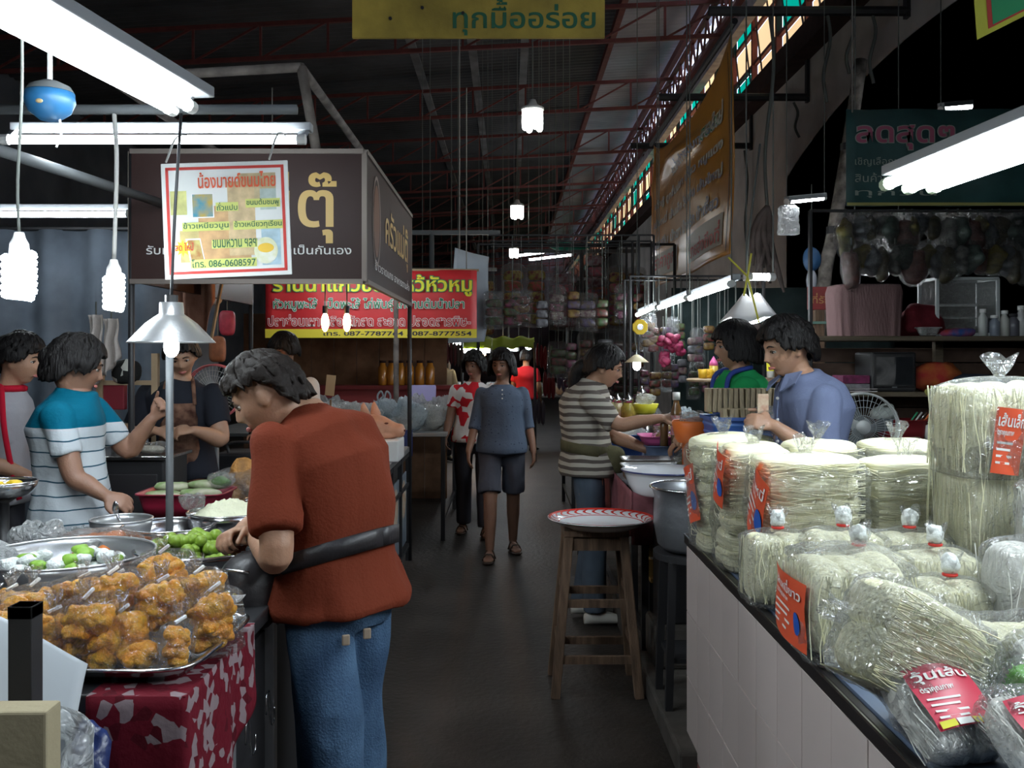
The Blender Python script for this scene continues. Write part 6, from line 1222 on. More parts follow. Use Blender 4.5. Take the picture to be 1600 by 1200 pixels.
# jars on a red shelf
t = thing('red_shelf', 'low dark red shelf carrying the amber jars', 'shelf', (-1.3, 9.9, 0)); MB().box((-1.35, 9.95, 1.22), (1.9, .3, .04)).build('shelf_board', M('dark red board', (.20, .02, .02), .6), t); MB().box((-1.35, 9.85, 1.11), (1.9, .02, .18)).build('front_board', M('dark red board', (.20, .02, .02), .6), t)
for x in (-2.25, -.45): MB().box((x, 9.95, .6), (.05, .28, 1.2)).build('leg', m_brown, t)
for k, px in enumerate((598, 612, 626, 640, 656, 672)):
    x = at(px, 560, 9.95).x; t = thing('amber_jar', 'amber jar on the red shelf, %s' % ('first beside the warm bulbs', 'second from the warm bulbs', 'third from the warm bulbs', 'just behind the far canopy post', 'second right of the far canopy post', 'last, farthest from the warm bulbs')[k], 'jar', (x, 9.95, 1.24), 'amber jars on the red shelf')
    MB().lathe([(0, 0), (.045, 0), (.048, .02), (.048, .18), (.03, .21), (.03, .23), (0, .23)], 18, V3(x, 9.95, 1.24)).build('jar_glass', M('amber glass', (.45, .18, .02), .15, coat=.5), t, smooth=True); MB().lathe([(0, .23), (.034, .23), (.034, .255), (0, .255)], 16, V3(x, 9.95, 1.24)).build('lid', m_brown, t)
q = at(537, 590, 8.6); t = thing('price_card', 'cream upright card standing among the bags under the warm bulbs', 'card', q); MB().box(V3(q.x, 7.97, 1.04), (.015, .015, .28)).build('card_stick', m_woodl, t); MB().box(V3(q.x, 7.96, 1.30), (.075, .012, .17), R=Matrix.Rotation(.1, 3, 'Y')).build('card', M('cream card', (.60, .45, .28), .8), t)
for k, (px, py, Y, col, lab) in enumerate(((335, 455, 6.5, (.5, .5, .5), 'small white notice paper hanging beside the poster'), (355, 505, 6.8, (.45, .05, .09), 'pink red packet hanging left of the red banner'), (340, 545, 6.6, (.30, .12, .06), 'brown packet hanging behind the fan'))):
    c = at(px, py, Y); t = thing('hanging_packet', lab, 'packet', c); MB().blob(c, (.055, .012 if k == 0 else .03, .09), 14, 10, .1, 8, k, .5).build('packet_body', M('packet %d' % k, col, .5, var=.3, scale=25), t, smooth=True); MB().tube([c + V3(0, 0, .09), c + V3(0, 0, .5)], .004, 5).build('string', m_cord, t)
t = thing('canvas_drape', 'warm lit pinkish canvas drape hanging behind the aluminium lamp', 'drape', at(300, 440, 6.0)); MB().grid(lambda u, v: at(268 + 70 * u, 425 + (105 if u < .7 else 105 - 200 * (u - .7)) * v, 6.0) + V3(0, .05 * math.sin(u * 12), 0), 20, 14).build('cloth', M('salmon canvas', (.45, .24, .17), .8, col2=(.25, .12, .08), scale=9), t, smooth=True, solid=.004); MB().tube([at(262, 425, 6.0), at(345, 425, 6.0)], .012, 6).build('top_rod', m_woodl, t); MB().tube([at(347, 440, 5.95), at(330, 530, 5.95)], .011, 6).build('wooden_stick', m_woodl, t)
for px in (270, 340): MB().tube([at(px, 425, 6.0), V3(at(px, 425, 6.0).x, 6.0, 2.6)], .004, 5).build('string', m_cord, t)
t = thing('black_case', 'black equipment case behind the fan stand', 'case', (-1.62, 6.1, 0)); MB().box((-1.62, 6.15, .47), (.42, .3, .94)).build('case_body', m_black, t, bevel=.02); MB().tube(catmull([V3(-1.75, 6.0, .94), V3(-1.74, 6.0, 1.0), V3(-1.5, 6.0, 1.0), V3(-1.49, 6.0, .94)], 4), .01, 8).build('handle', m_black, t)
# ================================================================ TILED COUNTER WITH NOODLE BAGS
t = bpy.data.objects.new('tiled_counter', None); C.objects.link(t); t.location = (1.5, 2.3, 0); tag(t, 'pink white tiled market counter with a dark steel edge under the noodle bags', 'counter')
XF = .68
MB().box((1.56, 2.28, .425), (1.72, 2.86, .85)).build('counter_core', M('grout', (.26, .24, .24), .9), t)
m_tile = M('pale pink tile', (.66, .57, .54), .28, var=.06, scale=2, coat=.2); m_tilr = M('dull red tile', (.34, .14, .13), .35)
tl = {}
for key, mt, (dy, dz) in (('a', m_tile, (.206, .248)), ('b', m_tilr, (.206, .063))): tl[key] = None
for i in range(14):
    y = 3.66 - .1035 - i * .208 + .05
    for j in range(4):
        key = 'b' if j == 0 else 'a'; z = .0315 if j == 0 else .065 + .25 * (j - 1) + .125
        if tl[key] is None:
            tl[key] = MB().box((0, 0, 0), (.016, .2045, .0605 if key == 'b' else .2465)).build('tile', m_tilr if key == 'b' else m_tile, bevel=.0012); tl[key].parent = t; o = tl[key]
        else: o = tl[key].copy(); C.objects.link(o)
        o.location = V3(.6955 + rnd.uniform(-.0006, .0006), y, z) - t.location
for i in range(8):
    for j in range(4):
        key = 'b' if j == 0 else 'a'; z = .0315 if j == 0 else .065 + .25 * (j - 1) + .125
        o = tl[key].copy(); C.objects.link(o); o.rotation_euler = (0, 0, PI / 2); o.location = V3(.81 + i * .208, 3.717, z) - t.location
MB().bar((.690, .86, .842), (.690, 3.72, .842), .022, .04).build('edge_strip', M('dark steel edge', (.05, .045, .045), .35, .7), t, bevel=.004)
MB().bar((.6785, .86, .858), (.6785, 3.72, .858), .004, .006).build('edge_lip', m_steel, t)
MB().box((1.56, 2.29, .855), (1.70, 2.84, .012)).build('counter_top', M('slate blue oilcloth', (.12, .16, .24), .5, var=.2), t)
ZC = .865
noodle_bag('tall noodle bag at the far counter corner with an orange red label facing the aisle', (.795, 3.44, ZC - .0), .25, .29, .47, .05, 101, flm=film, labels=(('L', .03, .10, .15, .20, m_lab, 'เส้นหมี่', True, .3),), strands=60, tilt=(.0, -.06))
noodle_bag('tall noodle bag second from the far corner, its orange label edge on', (.80, 3.13, ZC), .24, .28, .46, -.03, 102, labels=(('L', .04, .22, .13, .18, m_lab, 'เส้นหมี่', True, -.35),), strands=60)
noodle_bag('broad layered noodle bag left of its twin, orange diamond label on its side', (.885, 2.86, ZC), .315, .26, .455, 0, 103, labels=(('L', .02, .16, .15, .22, m_lab, 'เส้นหมี่', True, -.5),), strands=110)
noodle_bag('broad layered noodle bag facing the camera, between its twin and the noodle tower', (1.185, 2.88, ZC), .285, .26, .44, .03, 104, strands=100)
noodle_bag('rear noodle bag peeping over between the two broad bags', (1.03, 3.2, ZC), .26, .25, .47, .1, 105, strands=20)
noodle_bag('rear noodle bag peeping over behind the right hand broad bag', (1.30, 3.22, ZC), .26, .25, .47, -.1, 106, strands=20)
noodle_bag('noodle bag standing behind the tower, mostly hidden', (1.56, 3.2, ZC), .26, .25, .47, -.1, 107, strands=10)
# the tower at the edge of the picture
noodle_bag('lower bag of the tall noodle tower at the right edge, pale strands upright', (1.335, 2.62, ZC), .28, .28, .50, .05, 108, lay=False, neck=False, strands=60)
noodle_bag('upper bag of the tall noodle tower, orange red label near its side', (1.33, 2.60, ZC + .36), .30, .27, .31, .0, 109, lay=False, labels=(('F', -.06, .02, .075, .17, m_lab, 'เส้นเล็ก', False, -.12),), strands=50)
noodle_bag('noodle bag wedged in the top right of the heap behind crimson labels', (1.52, 2.45, ZC + .28), .26, .24, .34, .3, 110, lay=False, labels=(('F', -.03, .07, .12, .12, m_labc, 'วุ้นเส้น', False, .1),), strands=20, flm=film2)
for k, (x, y, z, w_, h, lab) in enumerate(((1.22, 2.16, .885, .20, .30, 'upright pack with a crimson label leaning on the tower, in front'), (1.40, 2.10, .865, .17, .30, 'green topped upright pack with a crimson label at the right picture edge'), (1.33, 2.32, 1.02, .16, .27, 'pack with two crimson labels halfway up the tower'))):
    noodle_bag(lab, (x - (.04 if k == 0 else 0), y, z), w_, .15, h, (.12, -.1, .05)[k], 120 + k, lay=False, knot=(k == 0), labels=(('F', -.01, .03 + .03 * (k == 2), w_ * .62, h * .42, m_labc, 'เส้นหมี่', False, -.08),), strands=16, flm=film, mat=M('white vermicelli', (.95, .95, .88), .6, var=.15, scale=30, stretch=(6, 6, 1), bump=.8, bscale=12) if k != 1 else M('green noodles', (.35, .55, .32), .6, var=.4, scale=12), cat='pack')
tag(MB().blob(V3(1.235, 2.12, 1.125), (.085, .05, .05), 20, 14, .25, 15, 4, .8, R=Matrix.Rotation(-.5, 3, 'Y')).build('dark_packet', M('dark maroon packet', (.16, .02, .05), .35, col2=(.03, .04, .07), scale=12), smooth=True, origin=V3(1.235, 2.12, 1.125)), 'dark maroon and navy packet tucked in the crimson labelled pack top', 'packet')
# low tied bags
small = [(.745, 2.66, .17, .16, .235, 'small tied bag at the counter edge, first from the far end'), (.905, 2.60, .21, .17, .255, 'tied bag with the tallest white knot, middle of the back row'), (1.085, 2.60, .19, .17, .25, 'tied bag with a white knot before the right broad bag'),
 (.875, 2.40, .23, .18, .240, 'wide tied bag whose red band shows above the orange label bag'), (1.075, 2.42, .20, .17, .235, 'tied bag with a red band beside the crimson labelled pack'), (1.02, 2.22, .17, .17, .20, 'tied bag lowest in the row, next to the crimson labelled pack')]
for k, (x, y, w_, d, h, lab) in enumerate(small): noodle_bag(lab, (x, y, ZC), w_, d, h, rnd.uniform(-.2, .2), 130 + k, lay=False, knot=True, strands=34, group='small tied noodle bags on the counter')
noodle_bag('low noodle bag at the counter edge with a big orange red label facing the aisle', (.785, 2.23, ZC), .24, .30, .235, -.03, 140, lay=False, neck=False, labels=(('L', -.02, .02, .26, .155, m_lab, 'เส้นหมี่ขาว', True, .0),), strands=60)
noodle_bag('noodle bag tipped on its side over the counter edge, film creased lengthwise', (.85, 1.80, ZC + .08), .19, .17, .30, .45, 141, lay=False, strands=90, tilt=(-.25, -1.05))
noodle_bag('short layered noodle stack behind the tipped bag', (1.04, 1.96, ZC), .24, .18, .15, .1, 142, neck=False, strands=40, lay=False)
for k, (x, y, z, rz, ta, lab, mt, g_) in enumerate(((.775, 1.60, .875, .25, -1.0, 'flat pack with a crimson label lying nearest the counter edge', m_labc, None), (.885, 1.46, .875, .2, -1.05, 'crimson labelled flat pack lying nearest the camera', m_labc, None), (1.0, 1.58, .90, .35, -1.1, 'flat pack of bright green noodles among the crimson labels', None, 1), (1.06, 1.72, .90, .1, -1.1, 'clear crumpled pack of white vermicelli behind the green noodles', None, None), (1.20, 1.82, .885, -.1, -1.0, 'clear pack of vermicelli at the right edge on the blue oilcloth', None, None), (1.08, 1.40, .875, .1, -1.0, 'crimson and yellow labelled pack in the bottom right corner', m_labc, None))):
    noodle_bag(lab, (x, y, z), .15, .075, .20, rz, 150 + k, lay=False, neck=False, labels=(('F', 0, .03, .125, .125, mt, 'วุ้นเส้น', k == 1, 0),) if mt else (), strands=24, tilt=(ta, 0), cat='pack', flm=film,
        mat=M('bright green noodles', (.16, .52, .06), .5, var=.4, scale=18, bump=.7) if g_ else M('white vermicelli', (.8, .8, .72)))
    if mt:
        q = V3(x, y, z)

# ================================================================ POT, STOOL, TRAYS
st = thing('wooden_stool', 'worn tall wooden stool with two tiers of rungs standing in the aisle', 'stool', (.375, 4.55, 0))
cx, cy = .40, 4.50; tx, ty, bx_, by_ = .125, .105, .190, .165
MB().box((cx, cy, .735), (.30, .26, .03)).build('seat', m_wood, st, bevel=.005)
cor = [(i, j) for i in (-1, 1) for j in (-1, 1)]
lg = lambda i, j, z: V3(cx + i * (bx_ + (tx - bx_) * z / .72), cy + j * (by_ + (ty - by_) * z / .72), z)
for i, j in cor: MB().bar(lg(i, j, 0), lg(i, j, .72), .042, .042).build('leg', m_wood, st, bevel=.004)
for z, h in ((.685, .055), (.42, .035), (.17, .035)):
    for j in (-1, 1): MB().bar(lg(-1, j, z), lg(1, j, z), .022, h).build('rung', m_wood, st)
for z, h in ((.685, .05), (.47, .035), (.23, .035)):
    for i in (-1, 1): MB().bar(lg(i, -1, z), lg(i, 1, z), .022, h).build('rung', m_wood, st)
m_en = M('white enamel', (.74, .76, .78), .15, coat=.5)
m_enr = M('red enamel pattern', (.55, .04, .03), .2, coat=.5)
c = V3(.425, 4.44, .752); t = thing('enamel_tray', 'round white enamel tray with a red scroll border lying on the wooden stool', 'tray', c)
MB().lathe([(0, .004), (.10, .004), (.17, .010), (.205, .028), (.243, .050), (.246, .050)], 56, c).build('tray_dish', m_en, t, smooth=True, solid=.003)
ring = lambda u, v, r0=.200, r1=.240: c + V3((r0 + (r1 - r0) * u) * math.cos(v * 2 * PI), (r0 + (r1 - r0) * u) * math.sin(v * 2 * PI), .0272 + .0235 * u + .0012)
MB().grid(lambda u, v: ring(.80 + .28 * u, v), 1, 56, True).build('red_rim', m_enr, t, smooth=True); MB().grid(lambda u, v: ring(.10 * u - .14, v), 1, 56, True).build('red_line', m_enr, t, smooth=True)
b_ = MB()
for k in range(30):
    v0 = k / 30
    for q in range(7):
        a0, a1 = q / 7, (q + 1) / 7
        f1 = lambda a, w_: ring(.08 + .72 * a, v0 + (.018 * math.sin(a * PI) + .010 * a) + w_)
        b_.add([f1(a0, 0), f1(a1, 0), f1(a1, .010), f1(a0, .010)], [(0, 1, 2, 3)])
b_.build('scroll_print', m_enr, t)
for k in range(3): MB().blob(c + V3(-.02 + .035 * k, -.01 * k, .006), (.035, .012, .003), 12, 6).build('painted_flower', M('painted ochre', (.45, .25, .08), .4), t, smooth=True)
# burner and pot
t = thing('burner_stand', 'black iron burner stand under the big aluminium pot', 'stand', (.80, 4.05, 0))
for i, j in cor: MB().bar((.80 + i * .15, 4.05 + j * .13, 0), (.80 + i * .13, 4.05 + j * .12, .70), .03).build('leg', m_black, t)
MB().lathe([(.10, .70), (.19, .70), (.19, .725), (.10, .725)], 28, (.80, 4.05, 0), cap=False).build('burner_ring', m_black, t); MB().box((.8, 4.05, .3), (.28, .26, .02)).build('lower_shelf', m_black, t)
c = V3(.795, 4.05, .728); t = thing('cooking_pot', 'big dull aluminium cooking pot with a black handle beyond the tiled counter', 'pot', c)
MB().lathe([(0, .004), (.14, .006), (.165, .03), (.182, .12), (.180, .19), (.178, .23), (.190, .262), (.196, .268)], 48, c).build('pot_body', M('dull aluminium', (.42, .44, .47), .38, .75, var=.3, scale=4, bump=.15), t, smooth=True, solid=.003)
MB().tube([c + V3(.196 * math.cos(a), .196 * math.sin(a), .268) for a in [2 * PI * i / 48 for i in range(49)]], .006, 6, False).build('rolled_rim', m_steel, t, smooth=True)
MB().tube(catmull([c + V3(-.03, -.19, .19), c + V3(-.03, -.225, .22), c + V3(-.03, -.225, .285), c + V3(-.03, -.20, .30), c + V3(.01, -.18, .30)], 4), .011, 8).build('handle', m_black, t, smooth=True); MB().lathe([(0, .20), (.17, .20)], 30, c).build('broth', M('pale broth', (.35, .28, .18), .2), t)
# second right counter
table('rear_counter', 'wide white clothed counter with tubs and bottles behind the steel trays', .60, 1.6, 5.17, 6.5, .88, M('white counter cloth', (.42, .42, .46), .7), m_black)
table('pink_counter', 'counter behind the pot with a faded pink cloth front and bowls of food', .64, .92, 4.70, 5.15, .88, M('white counter cloth', (.42, .42, .46), .7), m_black)
t = thing('pink_cloth', 'faded pink cloth hanging over the front of the food counter behind the basin', 'cloth', (.6, 4.9, .85)); m_pk = M('faded pink cloth', (.34, .13, .15), .85, var=.3, scale=12, bump=.3)
MB().grid(lambda u, v: V3(.60 - .012 * math.sin(u * 30) * v, 4.68 + 1.8 * u, .885 - .22 * v - .05 * math.sin(u * 3) * v), 60, 6).build('side_drape', m_pk, t, smooth=True, solid=.003); MB().grid(lambda u, v: V3(.60 + .42 * u, 4.685 - .012 * math.sin(u * 20) * v, .885 - .26 * v), 30, 6).build('front_drape', m_pk, t, smooth=True, solid=.003)
t = thing('yellow_crate', 'yellow brown wooden crate under the food counter behind the stool', 'crate', (.98, 5.1, 0)); 
for k in range(3): MB().box((.96, 4.92, .46 + .10 * k), (.50, .014, .085)).build('crate_slat', M('ochre wood', (.42, .26, .08), .8, var=.3), t, bevel=.003); MB().box((.725, 5.05, .46 + .10 * k), (.014, .25, .085)).build('crate_slat', M('ochre wood', (.42, .26, .08)), t, bevel=.003)
MB().box((.97, 5.08, .39), (.48, .30, .02)).build('crate_floor', M('ochre wood', (.42, .26, .08)), t)
for x in (.74, 1.19): MB().box((x, 5.08, .19), (.03, .26, .38)).build('leg', m_black, t)
t = thing('concrete_block', 'dark concrete block on the kerb beside the stool legs', 'block', (.80, 4.2, .1)); MB().box((.79, 4.57, .20), (.24, .30, .20)).build('block_body', M('kerb concrete', (.1, .09, .08)), t, bevel=.02)
tag(MB().box((0, 0, 0), (.19, .22, .585)).build('basin_stand', m_black, bevel=.01, origin=(0, 0, 0)), 'black box stand under the white enamel basin', 'stand').location = (.795, 4.56, .5925)
c = V3(.745, 4.56, .885); t = thing('enamel_basin', 'large white enamel basin with a dark blue rim beside the aluminium pot', 'basin', c)
MB().lathe([(0, .004), (.13, .006), (.155, .02), (.178, .06), (.192, .10), (.205, .122), (.208, .120)], 48, c).build('basin_wall', m_en, t, smooth=True, solid=.003); MB().tube([c + V3(.208 * math.cos(a), .208 * math.sin(a), .121) for a in [2 * PI * i / 48 for i in range(49)]], .004, 6, False).build('blue_rim', M('blue enamel rim', (.03, .04, .14), .3), t, smooth=True)
tag(MB().box((0, 0, 0), (.30, .5, .05)).build('wooden_riser', m_wood, bevel=.005, origin=(0, 0, 0)), 'wooden riser under the steel trays on the pink clothed counter', 'riser').location = (.78, 5.06, .905)
steel_tray('food_tray', 'oblong steel tray with a flared rim just behind the white basin', V3(.80, 5.02, .932), .40, .20, .045, m_alu, .02, flare=.04)
steel_tray('food_tray', 'second steel tray, reached by the striped woman\'s lower hand', V3(.82, 5.30, .932), .38, .20, .05, m_alu, -.02, flare=.03)
crumple_bag('bag of dark green pickles on the steel tray rim beside the noodle bags', V3(.925, 4.96, .945), .15, .12, .09, 201, film, inside=M('pickled greens', (.16, .16, .04), .5, var=.5))
def tub(name, label, cat, c, w_, d, h, mat): return steel_tray(name, label, c, w_, d, h, mat, 0, cat, .02, None, .008)
m_bp, m_pp = M('blue plastic', (.03, .10, .36), .45), M('pink plastic', (.72, .14, .38), .45)
tub('grey_blue_tub', 'grey blue tub under the pink tray', 'tub', V3(.99, 5.52, .885), .42, .22, .15, M('grey blue plastic', (.16, .22, .36), .5)); tub('pink_tray', 'bright pink plastic tray on the grey blue tub', 'tray', V3(.975, 5.52, 1.04), .44, .26, .05, m_pp)
tub('blue_tub', 'blue tub holding white flat packs, beside the pink tray', 'tub', V3(.66, 5.82, .885), .30, .26, .19, m_bp)
crumple_bag('white flat pack lying in the blue tub', V3(.68, 5.80, 1.03), .26, .2, .10, 203, film2, inside=M('white buns', (.72, .68, .60), .7)); crumple_bag('pinkish white pack at the blue tub end near the striped shirt', V3(.57, 5.86, 1.03), .12, .14, .08, 204, film2, inside=M('pale pink buns', (.75, .55, .45), .7))
for k in range(2): crumple_bag(('lower', 'upper')[k] + ' yellow food bag on the pink tray', V3(.885 + .01 * k, 5.50, 1.055 + .055 * k), .12, .1, .07, 205 + k, film, inside=M('yellow pickles', (.62, .56, .08), .5, var=.3))
crumple_bag('white crumpled bag at the back of the pink tray', V3(1.03, 5.55, 1.06), .13, .10, .07, 208, film2)
tag(MB().box((0, 0, 0), (.16, .14, .13)).build('brown_box', M('brown lacquer box', (.10, .045, .025), .5), bevel=.008, origin=(0, 0, 0)), 'small brown box beside the sauce bottle', 'box').location = (1.12, 5.35, 1.11)
tag(MB().box((0, 0, 0), (.5, .3, .16)).build('food_bin', M('dark bin', (.05, .05, .06), .6), bevel=.01, origin=(0, 0, 0)), 'dark bin behind the pink tray carrying box and bottles', 'bin').location = (1.18, 5.33, .965)
def bottle(label, c, r, h, body, capm, lab=None, grp=None):
    c = Vector(c); t = thing('bottle', label, 'bottle', c, grp); MB().lathe([(0, 0), (r, 0), (r, h * .66), (r * .55, h * .80), (r * .5, h * .88), (0, h * .88)], 18, c).build('bottle_body', body, t, smooth=True)
    MB().lathe([(0, h * .86), (r * .7, h * .86), (r * .7, h), (0, h)], 16, c).build('cap', capm, t, smooth=True)
    if lab: MB().lathe([(r * 1.03, h * .22), (r * 1.03, h * .58)], 18, c).build('label', lab, t, smooth=True)
    return t
m_brg = M('brown glass', (.16, .08, .03), .12, coat=.5)
bottle('tall sauce bottle with a white cap and red label reached for by the striped woman', V3(.925, 5.3, 1.045), .030, .30, m_brg, m_white, M('red white label', (.55, .10, .12), .4, col2=(.7, .6, .6), scale=40)); bottle('plain dark bottle just left of the red labelled sauce bottle', V3(.865, 5.35, 1.045), .024, .18, m_brg, m_brg)
c = V3(.86, 6.05, .885); t = thing('yellow_bowl_stack', 'yellow bowl on a tall tin behind the reaching hand', 'bowl', c); MB().lathe([(0, 0), (.05, 0), (.05, .30), (0, .30)], 20, c).build('tin', m_steel, t, smooth=True); MB().lathe([(0, .30), (.06, .30), (.085, .36), (0, .355)], 24, c).build('bowl_wall', ink_y, t, smooth=True)
crumple_bag('white tissue-like bag in the yellow bowl', V3(.86, 6.05, 1.24), .12, .1, .06, 211, film2); crumple_bag('bluish white bag lying behind the sauce bottle cap', V3(1.05, 5.75, 1.05), .2, .16, .16, 212, bluefilm); 
# blue crate with stick packets
t = thing('blue_crate', 'deep blue lattice plastic crate full of stick packets before the blouse woman', 'crate', (1.10, 4.52, 1.08)); cc = V3(1.115, 4.52, 1.06)
rg = lambda ww, dd, z: (cc + V3(0, 0, z), V3(ww / 2, 0, 0), V3(0, dd / 2, 0), .2)
MB().loft([rg(.32, .24, 0), rg(.36, .28, .20), rg(.385, .305, .205), rg(.385, .305, .19)], 40, False).build('crate_wall', m_bp, t, smooth=False, solid=.004)
for z in (.04, .08, .12, .16):
    MB().loft([rg(.328 + z * .2, .248 + z * .2, z), rg(.328 + z * .2 + .006, .248 + z * .2 + .006, z + .008), rg(.328 + z * .2, .248 + z * .2, z + .016)], 40, False).build('lattice_bar', M('blue plastic light', (.05, .16, .48), .45), t)
MB().box(cc + V3(0, 0, .004), (.31, .23, .008)).build('crate_floor', m_bp, t)
tag(MB().box((0, 0, 0), (.40, .30, .96)).build('upturned_box', M('dark bin', (.05, .05, .06)), bevel=.01, origin=(0, 0, 0)), 'dark upturned box under the blue lattice crate', 'box').location = (1.13, 4.52, .58)
m_stk = M('cream stick bundle', (.66, .54, .34), .5, var=.4, scale=60, stretch=(8, 8, .5), bump=.5); p0 = None
for r_, (n, y, z, x0, dx) in enumerate(((13, 4.60, .275, .955, .026), (8, 4.46, .215, 1.0, .026))):
    for k in range(n):
        if p0 is None:
            p0 = thing('stick_packet', 'packet of cream sticks standing in the back row of the blue crate', 'packet', (0, 0, 0), 'stick packets in the blue crate'); MB().box((0, 0, 0), (.021, .07, .115)).build('packet_body', m_stk, p0, bevel=.004); o = p0
        else: o = dup(p0, (0, 0, 0), label='packet of cream sticks standing in the %s row of the blue crate' % ('back', 'front')[r_])
        o.location = cc + V3(x0 + dx * k - 1.115, y - 4.52, z - (.0 if r_ == 0 else .03)); o.rotation_euler = (0, rnd.uniform(-.06, .06), rnd.uniform(-.1, .1))
crumple_bag('open clear bag lying over the stick packets', V3(1.20, 4.44, 1.27), .15, .1, .04, 215, film)
c = V3(.925, 4.78, .885); t = thing('orange_basket', 'orange rimmed basket of small packets beside the stick packets', 'basket', c); MB().lathe([(0, .002), (.06, .002), (.06, .23), (.09, .235), (.112, .33), (.106, .34)], 30, c + V3(.0, 0, -.0)).build('basket_wall', M('orange plastic', (.80, .18, .03), .45), t, smooth=True, solid=.004)
crumple_bag('clear bag of food in the orange basket', c + V3(0, 0, .30), .14, .13, .08, 217, film, inside=M('pink food', (.55, .30, .25), .6))
# packet held by the blouse woman
c = V3(1.045, 3.93, 1.24); t = thing('held_packet', 'clear packet of green pickles with a paper label held by the blouse woman', 'packet', c)
MB().blob(c + V3(-.005, 0, -.06), (.044, .028, .045), 18, 12, .25, 30, 2, .8).build('green_pickles', M('pickled greens', (.16, .16, .04)), t, smooth=True); MB().blob(c + V3(-.0, 0, .0), (.040, .022, .115), 20, 16, .12, 24, 3, .6).build('packet_film', film, t, smooth=True)
MB().box(c + V3(-.008, -.014, .105), (.045, .008, .095)).build('paper_label', M('cream paper', (.62, .52, .38), .8, col2=(.45, .25, .18), scale=30), t, bevel=.002)
bottle('lotion bottle with a yellow label and white cap on the far shelf post', V3(at(1204, 590, 5.6).x, 5.6, 1.42), .022, .17, m_white, m_white, ink_y); bottle('dark bottle next to the white lotion bottle', V3(at(1215, 590, 5.75).x, 5.75, 1.42), .02, .17, m_brg, m_black)
t = thing('shelf_post', 'wooden post shelf behind the blouse woman carrying two bottles', 'shelf', (1.55, 5.7, 0)); MB().box((1.58, 5.68, 1.405), (.30, .25, .02)).build('shelf_board', m_wood, t); MB().box((1.62, 5.70, .75), (.06, .06, 1.3)).build('post', m_wood, t); MB().box((1.52, 5.72, 1.16), (.16, .10, .22)).build('grey_case', M('grey case', (.25, .26, .3), .6), t)
# yellow cups on a board
t = thing('cup_board', 'pale round board with yellow cups behind the green shirt', 'board', (1.30, 6.45, 0)); q = at(1105, 592, 6.4); MB().lathe([(0, 0), (.16, 0), (.17, .012), (.16, .02), (0, .02)], 30, V3(q.x + .03, 6.4, 1.375)).build('board', M('pale board', (.42, .3, .18)), t); MB().box((q.x + .03, 6.4, 1.13), (.05, .05, .49)).build('post', m_wood, t)
for k, px in enumerate((1096, 1107)):
    c = V3(at(px, 585, 6.4).x, 6.36 + .05 * k, 1.395); u = thing('yellow_cup', ('yellow cup at the outer edge of the pale board', 'yellow cup in the middle of the pale board')[k], 'cup', c); MB().lathe([(0, .002), (.026, .002), (.032, .062), (.028, .062), (.024, .01)], 20, c).build('cup_wall', M('yellow plastic', (.7, .42, .02)), u, smooth=True); MB().tube(catmull([c + V3(.03, 0, .05), c + V3(.05, 0, .04), c + V3(.05, 0, .02), c + V3(.028, 0, .012)], 3), .004, 6).build('handle', M('yellow plastic', (.7, .42, .02)), u)
c = V3(at(1117, 580, 6.4).x, 6.44, 1.395); u = thing('condiment_jar', 'glass condiment jar with a pink lid on the pale board', 'jar', c); MB().lathe([(0, 0), (.03, 0), (.03, .085), (.0, .085)], 18, c).build('jar_glass', M('golden contents', (.55, .40, .08), .2), u, smooth=True); MB().lathe([(0, .085), (.031, .085), (.025, .11), (0, .15)], 16, c).build('lid', m_pp, u, smooth=True)
# jars beside the striped woman
for k, (px, py, Y, r_, h, cc_, lab) in enumerate(((948, 640, 6.6, .075, .17, (.38, .34, .16), 'square clear jar of pale pickles right at the striped shirt front'), (982, 640, 6.9, .055, .15, (.50, .44, .08), 'jar of yellow green pickles below the cream cone lamp'), (1003, 640, 6.9, .05, .20, (.45, .38, .10), 'tall jar with a knob lid below the cream cone lamp'), (965, 625, 7.1, .05, .14, (.40, .34, .2), 'jar behind the two front jars, pale contents'))):
    c = V3(at(px, py, Y).x, Y, 1.06 if Y > 6.5 else 1.0); t = thing('pickle_jar', lab, 'jar', c); MB().lathe([(0, 0), (r_, 0), (r_, h * .75), (r_ * .75, h * .9), (r_ * .7, h), (0, h)], 22, c).build('jar_glass', M('jar contents %d' % k, cc_, .15, var=.5, scale=30, coat=.6), t, smooth=True); MB().lathe([(0, h), (r_ * .75, h), (r_ * .7, h + .03), (r_ * .15, h + .05), (0, h + .07)], 18, c).build('lid', m_steel, t, smooth=True)
table('jar_table', 'dark table with the pickle jars beyond the striped woman', .52, 1.9, 6.6, 7.5, 1.06, m_wood, m_black)
t = thing('magenta_mat', 'dark magenta cloth on the jar table', 'cloth', (1.0, 6.8, 1.06)); MB().box((1.0, 6.85, 1.065), (.5, .4, .01)).build('sheet', M('magenta cloth', (.30, .01, .08), .8), t)
# ================================================================ SHELVES AT THE RIGHT
m_board = M('shelf plank', (.13, .10, .065), .75, var=.4, scale=4, stretch=(1, 8, 8), bump=.3); YS = 6.0
t = thing('wall_shelf', 'long dark plank shelving behind the noodle bags holding a television', 'shelf', (2.7, YS + .2, 0))
for z in (1.655, 1.305, .995): MB().box((2.85, YS + .2, z), (1.85, .42, .03)).build('shelf_board', m_board, t, bevel=.004)
for x in (1.95, 2.85, 3.74): MB().box((x, YS + .38, .88), (.05, .05, 1.6)).build('upright', m_board, t)
for k in range(6): MB().box((2.85, YS + .43, 1.05 + .1 * k), (1.85, .015, .094)).build('back_plank', M('back plank', (.10, .065, .05), .8, var=.4), t, bevel=.003)
sx = lambda px, Y=YS: at(px, 0, Y).x
t = thing('covered_box', 'box draped in dusty pink cloth on the top shelf', 'box', (sx(1362), YS + .1, 1.67)); ctr = V3(sx(1362), YS + .14, 1.67)
